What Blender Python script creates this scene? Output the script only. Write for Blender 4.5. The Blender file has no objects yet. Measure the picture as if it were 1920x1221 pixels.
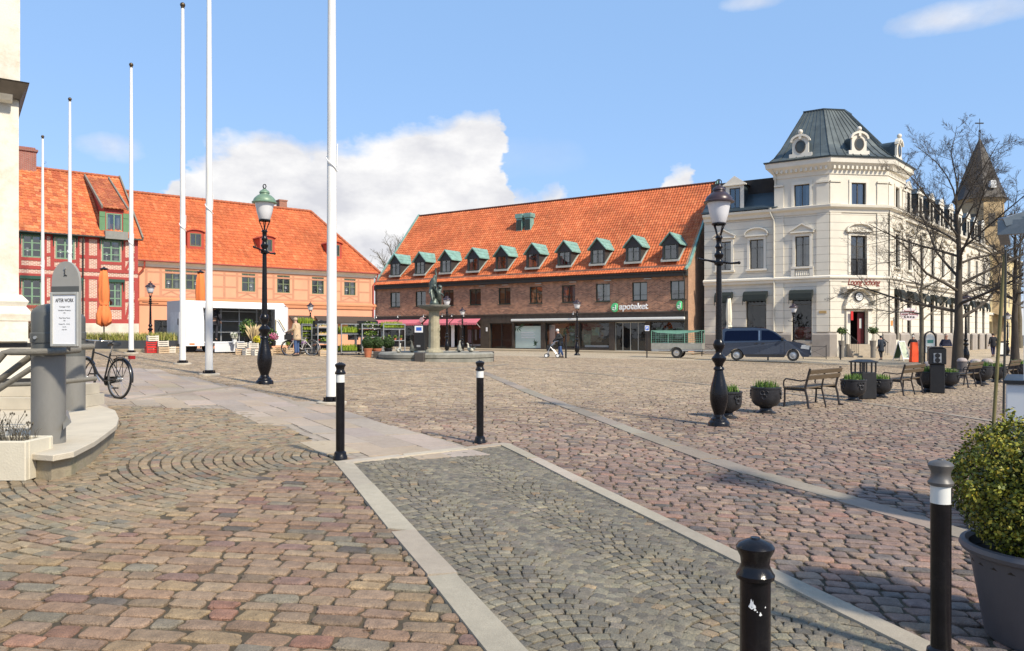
import bpy, math, random
import numpy as np
from mathutils import Matrix, Vector
R = math.radians
random.seed(7); rng = np.random.default_rng(11)
S = bpy.context.scene
COL = S.collection
# ------------------------------------------------------------------ camera, sky, sun, exposure
CZ = 1.65; F = 1440.0; HX = 960.0; HY = 628.0
cd = bpy.data.cameras.new('camera'); cam = bpy.data.objects.new('camera', cd); COL.objects.link(cam)
cam.location = (0, 0, CZ); cam.rotation_euler = (R(90), 0, 0)
cd.sensor_width = 36; cd.lens = 27.0; cd.shift_y = 17.5/1920; cd.clip_start = 0.05; cd.clip_end = 3000
S.camera = cam
SUN_AZ = 137.0; SUN_EL = 42.0       # azimuth clockwise from +Y
sd = bpy.data.lights.new('sun', 'SUN'); sun = bpy.data.objects.new('sun', sd); COL.objects.link(sun)
sd.energy = 4.6; sd.angle = R(4.5); sd.color = (1.0, 0.90, 0.74)
_az, _el = R(SUN_AZ), R(SUN_EL)
sv = Vector((math.sin(_az)*math.cos(_el), math.cos(_az)*math.cos(_el), math.sin(_el)))
sun.rotation_euler = sv.to_track_quat('Z', 'Y').to_euler(); sun.location = sv*80
S.view_settings.view_transform = 'Standard'; S.view_settings.look = 'None'
S.view_settings.gamma = 1; S.view_settings.exposure = 0.32
S.render.engine = 'CYCLES'
S.cycles.max_bounces = 6; S.cycles.transparent_max_bounces = 12
W = bpy.data.worlds.new('World'); S.world = W; W.use_nodes = True
def world():
    nt = W.node_tree; N = nt.nodes; L = nt.links
    for n in list(N): N.remove(n)
    out = N.new('ShaderNodeOutputWorld'); bg = N.new('ShaderNodeBackground')
    sky = N.new('ShaderNodeTexSky'); sky.sky_type = 'NISHITA'; sky.sun_disc = False
    sky.sun_elevation = _el; sky.sun_rotation = _az; sky.altitude = 0; sky.air_density = 1.0; sky.dust_density = 0.6; sky.ozone_density = 2.2
    tc = N.new('ShaderNodeTexCoord'); sep = N.new('ShaderNodeSeparateXYZ'); L.new(tc.outputs['Generated'], sep.inputs[0])
    def m(op, a, b=None, c=None, cl=False):
        n = N.new('ShaderNodeMath'); n.operation = op; n.use_clamp = cl
        for i, v in enumerate((a, b, c)):
            if v is None: continue
            if isinstance(v, (int, float)): n.inputs[i].default_value = v
            else: L.new(v, n.inputs[i])
        return n.outputs[0]
    X, Y, Z = sep.outputs
    az = m('ARCTAN2', X, Y)                       # azimuth
    hl = m('SQRT', m('ADD', m('MULTIPLY', X, X), m('MULTIPLY', Y, Y)))
    el = m('ARCTAN2', Z, hl)
    def noise(scale, det, rough, sx=1.0, sy=1.0, off=0.0):
        cb = N.new('ShaderNodeCombineXYZ'); L.new(m('MULTIPLY', az, sx), cb.inputs[0]); L.new(m('MULTIPLY', el, sy), cb.inputs[1]); cb.inputs[2].default_value = off
        t = N.new('ShaderNodeTexNoise'); t.inputs['Scale'].default_value = scale; t.inputs['Detail'].default_value = det; t.inputs['Roughness'].default_value = rough
        L.new(cb.outputs[0], t.inputs['Vector']); return t.outputs['Fac']
    # height of the cloud tops against azimuth (a bank of cumulus low in the sky)
    fc = N.new('ShaderNodeFloatCurve'); cv = fc.mapping.curves[0]
    pts = [(-3.2, .10), (-1.2, .16), (-.62, .08), (-.5, .05), (-.44, .05), (-.415, .19), (-.36, .235), (-.30, .245), (-.24, .225), (-.19, .245), (-.12, .262), (-.06, .27),
           (-.035, .292), (-.022, .27), (-.012, .19), (.02, .18), (.07, .20), (.10, .15), (.18, .12), (.195, .19), (.212, .222), (.232, .21), (.25, .12), (.5, .03), (1.2, .14), (3.2, .10)]
    P = [((a+3.2)/6.4, h) for a, h in pts]
    cv.points[0].location = P[0]; cv.points[1].location = P[-1]
    for q in P[1:-1]: cv.points.new(*q)
    for q in cv.points: q.handle_type = 'VECTOR'
    fc.mapping.update()
    n0 = noise(7, 5, .6, 1.0, 1.5, 5.5)
    az2 = m('ADD', az, m('MULTIPLY', m('SUBTRACT', n0, .5), .16))
    L.new(m('MULTIPLY_ADD', az2, 1/6.4, .5), fc.inputs['Value'])
    top = fc.outputs[0]
    n1 = noise(9, 7, .58, 1.0, 1.6, 3.1)
    nb = noise(26, 4, .55, 1.0, 1.3, 9.1)
    edge = m('ADD', m('SUBTRACT', top, el), m('MULTIPLY', m('SUBTRACT', m('ADD', m('MULTIPLY', n1, .75), m('MULTIPLY', nb, .25)), .5), .10))
    dens = m('MULTIPLY_ADD', edge, 1/.022, .35, cl=True)
    def blob(a0, e0, ra, re, amp, soft=.35):
        d = m('ADD', m('POWER', m('DIVIDE', m('SUBTRACT', az, a0), ra), 2.0), m('POWER', m('DIVIDE', m('SUBTRACT', el, e0), re), 2.0))
        v = m('SUBTRACT', m('ADD', 1.0, m('MULTIPLY', m('SUBTRACT', n1, .5), 3.6)), d)
        return m('MULTIPLY', m('MULTIPLY', v, soft, cl=True), amp, cl=True)
    # power of negative base is avoided with absolute values
    def blob2(a0, e0, ra, re, amp, soft=.9):
        d = m('ADD', m('POWER', m('ABSOLUTE', m('DIVIDE', m('SUBTRACT', az, a0), ra)), 2.0), m('POWER', m('ABSOLUTE', m('DIVIDE', m('SUBTRACT', el, e0), re)), 2.0))
        v = m('SUBTRACT', m('ADD', 1.0, m('MULTIPLY', m('SUBTRACT', n1, .5), 3.0)), d)
        return m('MULTIPLY', m('MULTIPLY', v, soft, cl=True), amp)
    bl = m('MAXIMUM', blob2(-.485, .213, .042, .019, .62), m('MAXIMUM', blob2(.53, .345, .075, .018, .7, .8), m('MAXIMUM', blob2(.30, .392, .045, .010, .5), m('MAXIMUM', blob2(.03, .225, .07, .03, .18, .5), blob2(-.3, .75, .5, .2, .3, .5)))))
    cl = m('MAXIMUM', dens, bl)
    n2 = noise(10, 6, .55, 1.0, 2.0, 7.7)
    n3 = noise(22, 5, .6, 1.0, 1.5, 1.7)
    shade = m('MULTIPLY_ADD', m('ADD', m('MULTIPLY', n2, .7), m('MULTIPLY', n3, .3)), 4.5, -1.65, cl=True)
    ce = N.new('ShaderNodeMix'); ce.data_type = 'RGBA'; L.new(shade, ce.inputs['Factor'])
    ce.inputs[6].default_value = (5.1, 5.15, 5.5, 1); ce.inputs[7].default_value = (7.0, 6.95, 6.95, 1)
    tint = N.new('ShaderNodeMix'); tint.data_type = 'RGBA'; tint.blend_type = 'MULTIPLY'; tint.inputs['Factor'].default_value = 1
    L.new(sky.outputs[0], tint.inputs[6]); tint.inputs[7].default_value = SKYTINT
    air = N.new('ShaderNodeMix'); air.data_type = 'RGBA'; air.inputs['Factor'].default_value = .62; L.new(tint.outputs[2], air.inputs[6]); air.inputs[7].default_value = (2.5, 4.45, 7.5, 1)
    mx = N.new('ShaderNodeMix'); mx.data_type = 'RGBA'; L.new(cl, mx.inputs['Factor']); L.new(air.outputs[2], mx.inputs[6]); L.new(ce.outputs[2], mx.inputs[7])
    L.new(mx.outputs[2], bg.inputs[0]); bg.inputs[1].default_value = 0.115
    L.new(bg.outputs[0], out.inputs[0])
SKYTINT = (1.25, 1.15, 1.2, 1)
world()

# ------------------------------------------------------------------ terrain and projection helpers
def G(x, y):
    x = np.clip(x, -20.0, 22.0); y = np.asarray(y, float)
    w = 1 - .8*np.clip((y-40)/30.0, 0, 1)
    t = .01*np.clip(y, -10, 40) - .01*np.clip(y-45, 0, 25)
    return -.03*x*w + t
def gz(x, y): return float(G(x, y))
def gp(px, py):
    """ground point under a photo pixel"""
    u = (px-HX)/F; v = (HY-py)/F
    t = np.linspace(1.0, 110, 8000); f = CZ+v*t-G(u*t, t)
    i = int(np.argmax(f < 0)); a, b = (t[i-1], t[i]) if i > 0 else (100, 100)
    T = (a+b)/2
    return (u*T, T)
def zat(py, Y): return CZ+(HY-py)/F*Y
def xat(px, Y): return (px-HX)/F*Y
# ------------------------------------------------------------------ mesh builder
class MB:
    def __init__(s, M=None): s.v = []; s.f = []; s.M = M
    def add(s, vs, fs):
        o = len(s.v)
        if s.M is not None: vs = [tuple(s.M @ Vector(p)) for p in vs]
        s.v += [tuple(p) for p in vs]; s.f += [tuple(i+o for i in f) for f in fs]; return s
    def box(s, x0, x1, y0, y1, z0, z1, T=None):
        vs = [(x0,y0,z0),(x1,y0,z0),(x1,y1,z0),(x0,y1,z0),(x0,y0,z1),(x1,y0,z1),(x1,y1,z1),(x0,y1,z1)]
        if T is not None: vs = [tuple(T @ Vector(p)) for p in vs]
        return s.add(vs, [(3,2,1,0),(4,5,6,7),(0,1,5,4),(1,2,6,5),(2,3,7,6),(3,0,4,7)])
    def quad(s, *p): return s.add(p, [tuple(range(len(p)))])
    def bar(s, a, b, w, h=None, up=(0,0,1)):
        """square bar from a to b"""
        h = h or w; a = Vector(a); b = Vector(b); d = (b-a).normalized(); u = Vector(up)
        if abs(d.dot(u)) > .95: u = Vector((1,0,0))
        r = d.cross(u).normalized()*(w/2); t = r.cross(d).normalized()*(h/2)
        vs = [a-r-t,a+r-t,a+r+t,a-r+t,b-r-t,b+r-t,b+r+t,b-r+t]
        return s.add(vs, [(0,1,2,3),(7,6,5,4),(0,4,5,1),(1,5,6,2),(2,6,7,3),(3,7,4,0)])
    def lathe(s, prof, n=16, c=(0,0,0), sx=1, sy=1, T=None, a0=0, caps=True):
        vs = []; fs = []
        for r, z in prof:
            for k in range(n):
                a = a0+2*math.pi*k/n; vs.append((c[0]+r*sx*math.cos(a), c[1]+r*sy*math.sin(a), c[2]+z))
        for i in range(len(prof)-1):
            for k in range(n):
                k2 = (k+1) % n; fs.append((i*n+k, i*n+k2, (i+1)*n+k2, (i+1)*n+k))
        if caps: fs.append(tuple(range(n-1, -1, -1))); fs.append(tuple((len(prof)-1)*n+k for k in range(n)))
        if T is not None: vs = [tuple(T @ Vector(p)) for p in vs]
        return s.add(vs, fs)
    def tube(s, pts, rad, n=8, cap=True, flat=1.0):
        pts = [Vector(p) for p in pts]; m = len(pts)
        if not hasattr(rad, '__len__'): rad = [rad]*m
        vs = []; fs = []; prev = None
        for i, p in enumerate(pts):
            d = (pts[min(i+1, m-1)]-pts[max(i-1, 0)])
            if d.length < 1e-9: d = Vector((0,0,1))
            d.normalize()
            if prev is None: u = Vector((0,0,1)) if abs(d.z) < .9 else Vector((1,0,0))
            else: u = prev
            r = d.cross(u)
            if r.length < 1e-6: r = d.cross(Vector((0,1,0)))
            r.normalize(); t = r.cross(d).normalized(); prev = t
            for k in range(n):
                a = 2*math.pi*k/n; vs.append(p+r*(rad[i]*math.cos(a))+t*(rad[i]*flat*math.sin(a)))
        for i in range(m-1):
            for k in range(n):
                k2 = (k+1) % n; fs.append((i*n+k, i*n+k2, (i+1)*n+k2, (i+1)*n+k))
        if cap: fs.append(tuple(range(n-1,-1,-1))); fs.append(tuple((m-1)*n+k for k in range(n)))
        return s.add(vs, fs)
    def ball(s, c, r, n=10, sx=1, sy=1, sz=1):
        m = max(5, n//2+1)
        prof = [(r*math.sin(math.pi*i/(m)) if 0 < i < m else r*.02, -r*sz*math.cos(math.pi*i/(m))) for i in range(m+1)]
        return s.lathe(prof, n, c, sx, sy)
    def prism(s, poly, a, b, axis='y'):
        """poly in 2D extruded along axis from a to b"""
        n = len(poly); vs = []
        for t in (a, b):
            for (p, q) in poly:
                vs.append((p, t, q) if axis == 'y' else ((t, p, q) if axis == 'x' else (p, q, t)))
        fs = [tuple(range(n)), tuple(range(2*n-1, n-1, -1))]+[(i, i+n, (i+1) % n+n, (i+1) % n) for i in range(n)]
        return s.add(vs, fs)
    def sweep(s, path, prof, closed=False):
        """sweep a profile [(out, z)] along a 2D path (outward = right of travel), mitred"""
        n = len(path); vs = []; fs = []; P = [Vector(p) for p in path]
        for i in range(n):
            if closed or 0 < i < n-1:
                d0 = (P[i]-P[i-1]).normalized(); d1 = (P[(i+1) % n]-P[i]).normalized()
            elif i == 0: d0 = d1 = (P[1]-P[0]).normalized()
            else: d0 = d1 = (P[-1]-P[-2]).normalized()
            n0 = Vector((d0.y, -d0.x)); n1 = Vector((d1.y, -d1.x)); m = (n0+n1)
            m = m/ (m.length_squared/2) if m.length > 1e-6 else n0
            for (o, z) in prof: vs.append((P[i].x+m.x*o, P[i].y+m.y*o, z))
        k = len(prof)
        for i in range(n if closed else n-1):
            j = (i+1) % n
            for a in range(k):
                b = (a+1) % k; fs.append((i*k+a, i*k+b, j*k+b, j*k+a))
        if not closed: fs.append(tuple(range(k))); fs.append(tuple((n-1)*k+a for a in range(k-1, -1, -1)))
        return s.add(vs, fs)
    def build(s, name, mat, parent=None, smooth=None, bevel=0.0, seg=1):
        me = bpy.data.meshes.new(name); me.from_pydata(s.v, [], s.f); me.validate()
        if mat: me.materials.append(mat)
        if smooth is None: me.polygons.foreach_set('use_smooth', [False]*len(me.polygons))
        else:
            me.polygons.foreach_set('use_smooth', [True]*len(me.polygons))
            me.set_sharp_from_angle(angle=R(smooth))
        o = bpy.data.objects.new(name, me); COL.objects.link(o)
        if parent: o.parent = parent
        if bevel:
            b = o.modifiers.new('bevel', 'BEVEL'); b.width = bevel; b.segments = seg; b.limit_method = 'ANGLE'
        return o
def fast_mesh(name, V, Fq, mat, col=None, parent=None, smooth=False, kf=4):
    me = bpy.data.meshes.new(name); V = np.asarray(V, np.float32); Fq = np.asarray(Fq, np.int32)
    me.vertices.add(len(V)); me.vertices.foreach_set('co', V.ravel())
    me.loops.add(Fq.size); me.loops.foreach_set('vertex_index', Fq.ravel())
    me.polygons.add(len(Fq)); me.polygons.foreach_set('loop_start', np.arange(0, Fq.size, kf, dtype=np.int32))
    me.polygons.foreach_set('loop_total', np.full(len(Fq), kf, np.int32))
    me.polygons.foreach_set('use_smooth', np.full(len(Fq), bool(smooth)))
    me.update(); me.validate()
    if col is not None:
        a = me.color_attributes.new('Col', 'FLOAT_COLOR', 'POINT'); c = np.ones((len(V), 4), np.float32); c[:, :3] = col; a.data.foreach_set('color', c.ravel())
    me.materials.append(mat)
    o = bpy.data.objects.new(name, me); COL.objects.link(o)
    if parent: o.parent = parent
    return o
def tag(o, label=None, cat=None, group=None, kind=None):
    if label: o['label'] = label
    if cat: o['category'] = cat
    if group: o['group'] = group
    if kind: o['kind'] = kind
    return o
def thing(name, label, cat, loc=(0,0,0), rz=0.0, group=None, sc=1.0):
    o = bpy.data.objects.new(name, None); COL.objects.link(o); o.location = loc; o.rotation_euler = (0, 0, rz); o.scale = (sc,)*3
    o.empty_display_size = .2
    return tag(o, label, cat, group)
def kids(o): return [c for c in bpy.data.objects if c.parent == o]
def dup(o, loc=None, rz=None, label=None, sc=None, parent=None):
    c = o.copy(); COL.objects.link(c)
    if parent is not None: c.parent = parent
    if loc is not None: c.location = loc
    if rz is not None: c.rotation_euler = (0, 0, rz)
    if sc is not None: c.scale = (sc,)*3
    if label: c['label'] = label
    for k in kids(o): dup(k, parent=c)
    return c
def text(s, size, mat, parent, name, loc, rot=(R(90),0,0), extr=.01, align='CENTER', sx=1.0, shear=0.0, off=0.0):
    cu = bpy.data.curves.new(name, 'FONT'); cu.body = s; cu.size = size; cu.extrude = extr; cu.align_x = align; cu.align_y = 'CENTER'; cu.shear = shear; cu.offset = off
    t = bpy.data.objects.new(name+'_tmp', cu); COL.objects.link(t)
    me = bpy.data.meshes.new_from_object(t.evaluated_get(bpy.context.evaluated_depsgraph_get()))
    bpy.data.objects.remove(t)
    if not me.vertices: return None
    me.materials.clear(); me.materials.append(mat)
    o = bpy.data.objects.new(name, me); COL.objects.link(o); o.parent = parent
    o.location = loc; o.rotation_euler = rot; o.scale = (sx, 1, 1)
    return o
# ------------------------------------------------------------------ materials
def newmat(name):
    m = bpy.data.materials.new(name); m.use_nodes = True
    return m, m.node_tree, m.node_tree.nodes, m.node_tree.links, m.node_tree.nodes['Principled BSDF']
def pm(name, col, rough=.6, metal=0.0, var=.14, scale=4.0, bump=0.0, bscale=30.0, spec=.5, dirt=None, dscale=1.2, coat=0.0, stretch=(1,1,1)):
    m, nt, N, L, b = newmat(name)
    tc = N.new('ShaderNodeTexCoord'); mp = N.new('ShaderNodeMapping'); mp.inputs['Scale'].default_value = stretch; L.new(tc.outputs['Object'], mp.inputs[0])
    n = N.new('ShaderNodeTexNoise'); n.inputs['Scale'].default_value = scale; n.inputs['Detail'].default_value = 6; n.inputs['Roughness'].default_value = .6; L.new(mp.outputs[0], n.inputs['Vector'])
    cr = N.new('ShaderNodeMapRange'); cr.inputs['To Min'].default_value = 1-var; cr.inputs['To Max'].default_value = 1+var; cr.inputs['From Min'].default_value = .3; cr.inputs['From Max'].default_value = .7; L.new(n.outputs['Fac'], cr.inputs['Value'])
    hs = N.new('ShaderNodeHueSaturation'); hs.inputs['Color'].default_value = (*col, 1); L.new(cr.outputs[0], hs.inputs['Value'])
    c = hs.outputs[0]
    if dirt:
        n2 = N.new('ShaderNodeTexNoise'); n2.inputs['Scale'].default_value = dscale; n2.inputs['Detail'].default_value = 8; n2.inputs['Roughness'].default_value = .7; L.new(mp.outputs[0], n2.inputs['Vector'])
        r2 = N.new('ShaderNodeMapRange'); r2.inputs['From Min'].default_value = .5; r2.inputs['From Max'].default_value = .72; r2.inputs['To Max'].default_value = .75; L.new(n2.outputs['Fac'], r2.inputs['Value'])
        mx = N.new('ShaderNodeMix'); mx.data_type = 'RGBA'; L.new(r2.outputs[0], mx.inputs['Factor']); L.new(c, mx.inputs[6]); mx.inputs[7].default_value = (*dirt, 1); c = mx.outputs[2]
    L.new(c, b.inputs['Base Color']); b.inputs['Roughness'].default_value = rough; b.inputs['Metallic'].default_value = metal
    b.inputs['Specular IOR Level'].default_value = spec; b.inputs['Coat Weight'].default_value = coat
    rr = N.new('ShaderNodeMapRange'); rr.inputs['To Min'].default_value = max(.02, rough-.08); rr.inputs['To Max'].default_value = min(1, rough+.08); L.new(n.outputs['Fac'], rr.inputs['Value']); L.new(rr.outputs[0], b.inputs['Roughness'])
    if bump:
        nb = N.new('ShaderNodeTexNoise'); nb.inputs['Scale'].default_value = bscale; nb.inputs['Detail'].default_value = 5; L.new(mp.outputs[0], nb.inputs['Vector'])
        bp = N.new('ShaderNodeBump'); bp.inputs['Strength'].default_value = bump; bp.inputs['Distance'].default_value = .02; L.new(nb.outputs['Fac'], bp.inputs['Height']); L.new(bp.outputs[0], b.inputs['Normal'])
    return m
def colmat(name, rough=.75, var=.22, scale=18.0, bump=.35, bscale=60, spec=.35, speck=0.0, lv=(.86,1.12), ls=.55):
    """uses the per-piece colour attribute of a mesh of many stones or tiles"""
    m, nt, N, L, b = newmat(name)
    at = N.new('ShaderNodeAttribute'); at.attribute_name = 'Col'
    tc = N.new('ShaderNodeTexCoord')
    n = N.new('ShaderNodeTexNoise'); n.inputs['Scale'].default_value = scale; n.inputs['Detail'].default_value = 7; n.inputs['Roughness'].default_value = .68; L.new(tc.outputs['Object'], n.inputs['Vector'])
    cr = N.new('ShaderNodeMapRange'); cr.inputs['From Min'].default_value = .3; cr.inputs['From Max'].default_value = .7; cr.inputs['To Min'].default_value = 1-var; cr.inputs['To Max'].default_value = 1+var; L.new(n.outputs['Fac'], cr.inputs['Value'])
    n2 = N.new('ShaderNodeTexNoise'); n2.inputs['Scale'].default_value = ls; n2.inputs['Detail'].default_value = 4; L.new(tc.outputs['Object'], n2.inputs['Vector'])
    c2 = N.new('ShaderNodeMapRange'); c2.inputs['From Min'].default_value = .3; c2.inputs['From Max'].default_value = .7; c2.inputs['To Min'].default_value = lv[0]; c2.inputs['To Max'].default_value = lv[1]; L.new(n2.outputs['Fac'], c2.inputs['Value'])
    mu = N.new('ShaderNodeMath'); mu.operation = 'MULTIPLY'; L.new(cr.outputs[0], mu.inputs[0]); L.new(c2.outputs[0], mu.inputs[1])
    v = mu.outputs[0]
    if speck:
        n3 = N.new('ShaderNodeTexNoise'); n3.inputs['Scale'].default_value = 190; n3.inputs['Detail'].default_value = 3; L.new(tc.outputs['Object'], n3.inputs['Vector'])
        c3 = N.new('ShaderNodeMapRange'); c3.inputs['From Min'].default_value = .35; c3.inputs['From Max'].default_value = .65; c3.inputs['To Min'].default_value = 1-speck; c3.inputs['To Max'].default_value = 1+speck; L.new(n3.outputs['Fac'], c3.inputs['Value'])
        m3 = N.new('ShaderNodeMath'); m3.operation = 'MULTIPLY'; L.new(v, m3.inputs[0]); L.new(c3.outputs[0], m3.inputs[1]); v = m3.outputs[0]
    hs = N.new('ShaderNodeHueSaturation'); L.new(at.outputs['Color'], hs.inputs['Color']); L.new(v, hs.inputs['Value']); L.new(hs.outputs[0], b.inputs['Base Color'])
    b.inputs['Roughness'].default_value = rough; b.inputs['Specular IOR Level'].default_value = spec
    nb = N.new('ShaderNodeTexNoise'); nb.inputs['Scale'].default_value = bscale; nb.inputs['Detail'].default_value = 6; L.new(tc.outputs['Object'], nb.inputs['Vector'])
    bp = N.new('ShaderNodeBump'); bp.inputs['Strength'].default_value = bump; bp.inputs['Distance'].default_value = .012; L.new(nb.outputs['Fac'], bp.inputs['Height']); L.new(bp.outputs[0], b.inputs['Normal'])
    return m
def brickmat(name, c1, c2, mortar, bw=.25, bh=.075, ms=.012, bias=0.0, var=.25, swapxy=False):
    m, nt, N, L, b = newmat(name)
    tc = N.new('ShaderNodeTexCoord'); sp = N.new('ShaderNodeSeparateXYZ'); L.new(tc.outputs['Object'], sp.inputs[0])
    ad = N.new('ShaderNodeMath'); ad.operation = 'ADD'; L.new(sp.outputs[0], ad.inputs[0]); L.new(sp.outputs[1], ad.inputs[1])
    cb = N.new('ShaderNodeCombineXYZ'); L.new(ad.outputs[0], cb.inputs[0]); L.new(sp.outputs[2], cb.inputs[1])
    br = N.new('ShaderNodeTexBrick'); L.new(cb.outputs[0], br.inputs['Vector']); br.inputs['Scale'].default_value = 1
    br.inputs['Color1'].default_value = (*c1, 1); br.inputs['Color2'].default_value = (*c2, 1); br.inputs['Mortar'].default_value = (*mortar, 1)
    br.inputs['Brick Width'].default_value = bw; br.inputs['Row Height'].default_value = bh; br.inputs['Mortar Size'].default_value = ms; br.inputs['Bias'].default_value = bias; br.inputs['Mortar Smooth'].default_value = .1
    n = N.new('ShaderNodeTexNoise'); n.inputs['Scale'].default_value = 1.3; n.inputs['Detail'].default_value = 9; n.inputs['Roughness'].default_value = .75; L.new(tc.outputs['Object'], n.inputs['Vector'])
    cr = N.new('ShaderNodeMapRange'); cr.inputs['From Min'].default_value = .3; cr.inputs['From Max'].default_value = .7; cr.inputs['To Min'].default_value = 1-var; cr.inputs['To Max'].default_value = 1+var; L.new(n.outputs['Fac'], cr.inputs['Value'])
    hs = N.new('ShaderNodeHueSaturation'); L.new(br.outputs['Color'], hs.inputs['Color']); L.new(cr.outputs[0], hs.inputs['Value']); L.new(hs.outputs[0], b.inputs['Base Color'])
    b.inputs['Roughness'].default_value = .88
    bp = N.new('ShaderNodeBump'); bp.inputs['Strength'].default_value = .5; bp.inputs['Distance'].default_value = .01; bp.invert = True; L.new(br.outputs['Fac'], bp.inputs['Height']); L.new(bp.outputs[0], b.inputs['Normal'])
    return m
def glassmat(name, tint=(.35,.38,.4), refl=.14, rough=.03):
    m = bpy.data.materials.new(name); m.use_nodes = True; nt = m.node_tree; N = nt.nodes; L = nt.links
    for n in list(N): N.remove(n)
    out = N.new('ShaderNodeOutputMaterial'); tr = N.new('ShaderNodeBsdfTransparent'); tr.inputs[0].default_value = (*tint, 1)
    gl = N.new('ShaderNodeBsdfGlossy'); gl.inputs['Roughness'].default_value = rough; gl.inputs[0].default_value = (.9,.95,1,1)
    tc = N.new('ShaderNodeTexCoord'); n = N.new('ShaderNodeTexNoise'); n.inputs['Scale'].default_value = .9; n.inputs['Detail'].default_value = 2; L.new(tc.outputs['Object'], n.inputs['Vector'])
    bp = N.new('ShaderNodeBump'); bp.inputs['Strength'].default_value = .12; bp.inputs['Distance'].default_value = .1; L.new(n.outputs['Fac'], bp.inputs['Height']); L.new(bp.outputs[0], gl.inputs['Normal'])
    lw = N.new('ShaderNodeLayerWeight'); lw.inputs[0].default_value = .25
    mr = N.new('ShaderNodeMapRange'); mr.inputs['To Min'].default_value = refl; mr.inputs['To Max'].default_value = .9; L.new(lw.outputs['Fresnel'], mr.inputs['Value'])
    mx = N.new('ShaderNodeMixShader'); L.new(mr.outputs[0], mx.inputs[0]); L.new(tr.outputs[0], mx.inputs[1]); L.new(gl.outputs[0], mx.inputs[2]); L.new(mx.outputs[0], out.inputs[0])
    return m
M = {}
M['castiron'] = pm('cast_iron_paint', (.006,.0055,.007), .26, 0, .3, 9, .15, 40, .32)
M['copper'] = pm('verdigris_copper', (.20,.36,.31), .6, .1, .22, 2.5, .05, 20, dirt=(.10,.17,.15), dscale=.9)
M['darkwood'] = pm('dark_stained_timber', (.035,.035,.03), .6, 0, .25, 6)
M['black'] = pm('black_paint', (.012,.012,.013), .4, 0, .2, 8)
M['white'] = pm('white_paint', (.78,.78,.76), .35, 0, .05, 3)
M['glass'] = glassmat('window_glass', (.42,.45,.46), .15)
M['glassdark'] = glassmat('shop_glass', (.8,.82,.82), .05)
M['room'] = pm('dim_room_interior', (.035,.03,.027), .9, 0, .4, 1.0)  # near-black colour stands in for unlit rooms behind the windows
M['curtain'] = pm('white_curtain_cloth', (.62,.62,.58), .9, 0, .15, 5, stretch=(6,6,.6))
M['steel'] = pm('galvanised_steel', (.42,.43,.43), .42, .6, .15, 9)
M['chrome'] = pm('chrome_metal', (.6,.6,.6), .2, .9, .1, 9)
M['rubber'] = pm('tyre_rubber', (.018,.018,.018), .75, 0, .2, 20)
M['terracotta'] = pm('terracotta_clay', (.45,.15,.07), .8, 0, .15, 9)
M['skin'] = pm('skin', (.48,.28,.2), .55, 0, .05, 9)
M['soil'] = pm('dark_soil', (.03,.022,.015), .95, 0, .3, 20, .5)
M['crate'] = pm('pale_crate_wood', (.52,.38,.24), .75, 0, .2, 7, stretch=(1,1,5))
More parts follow.
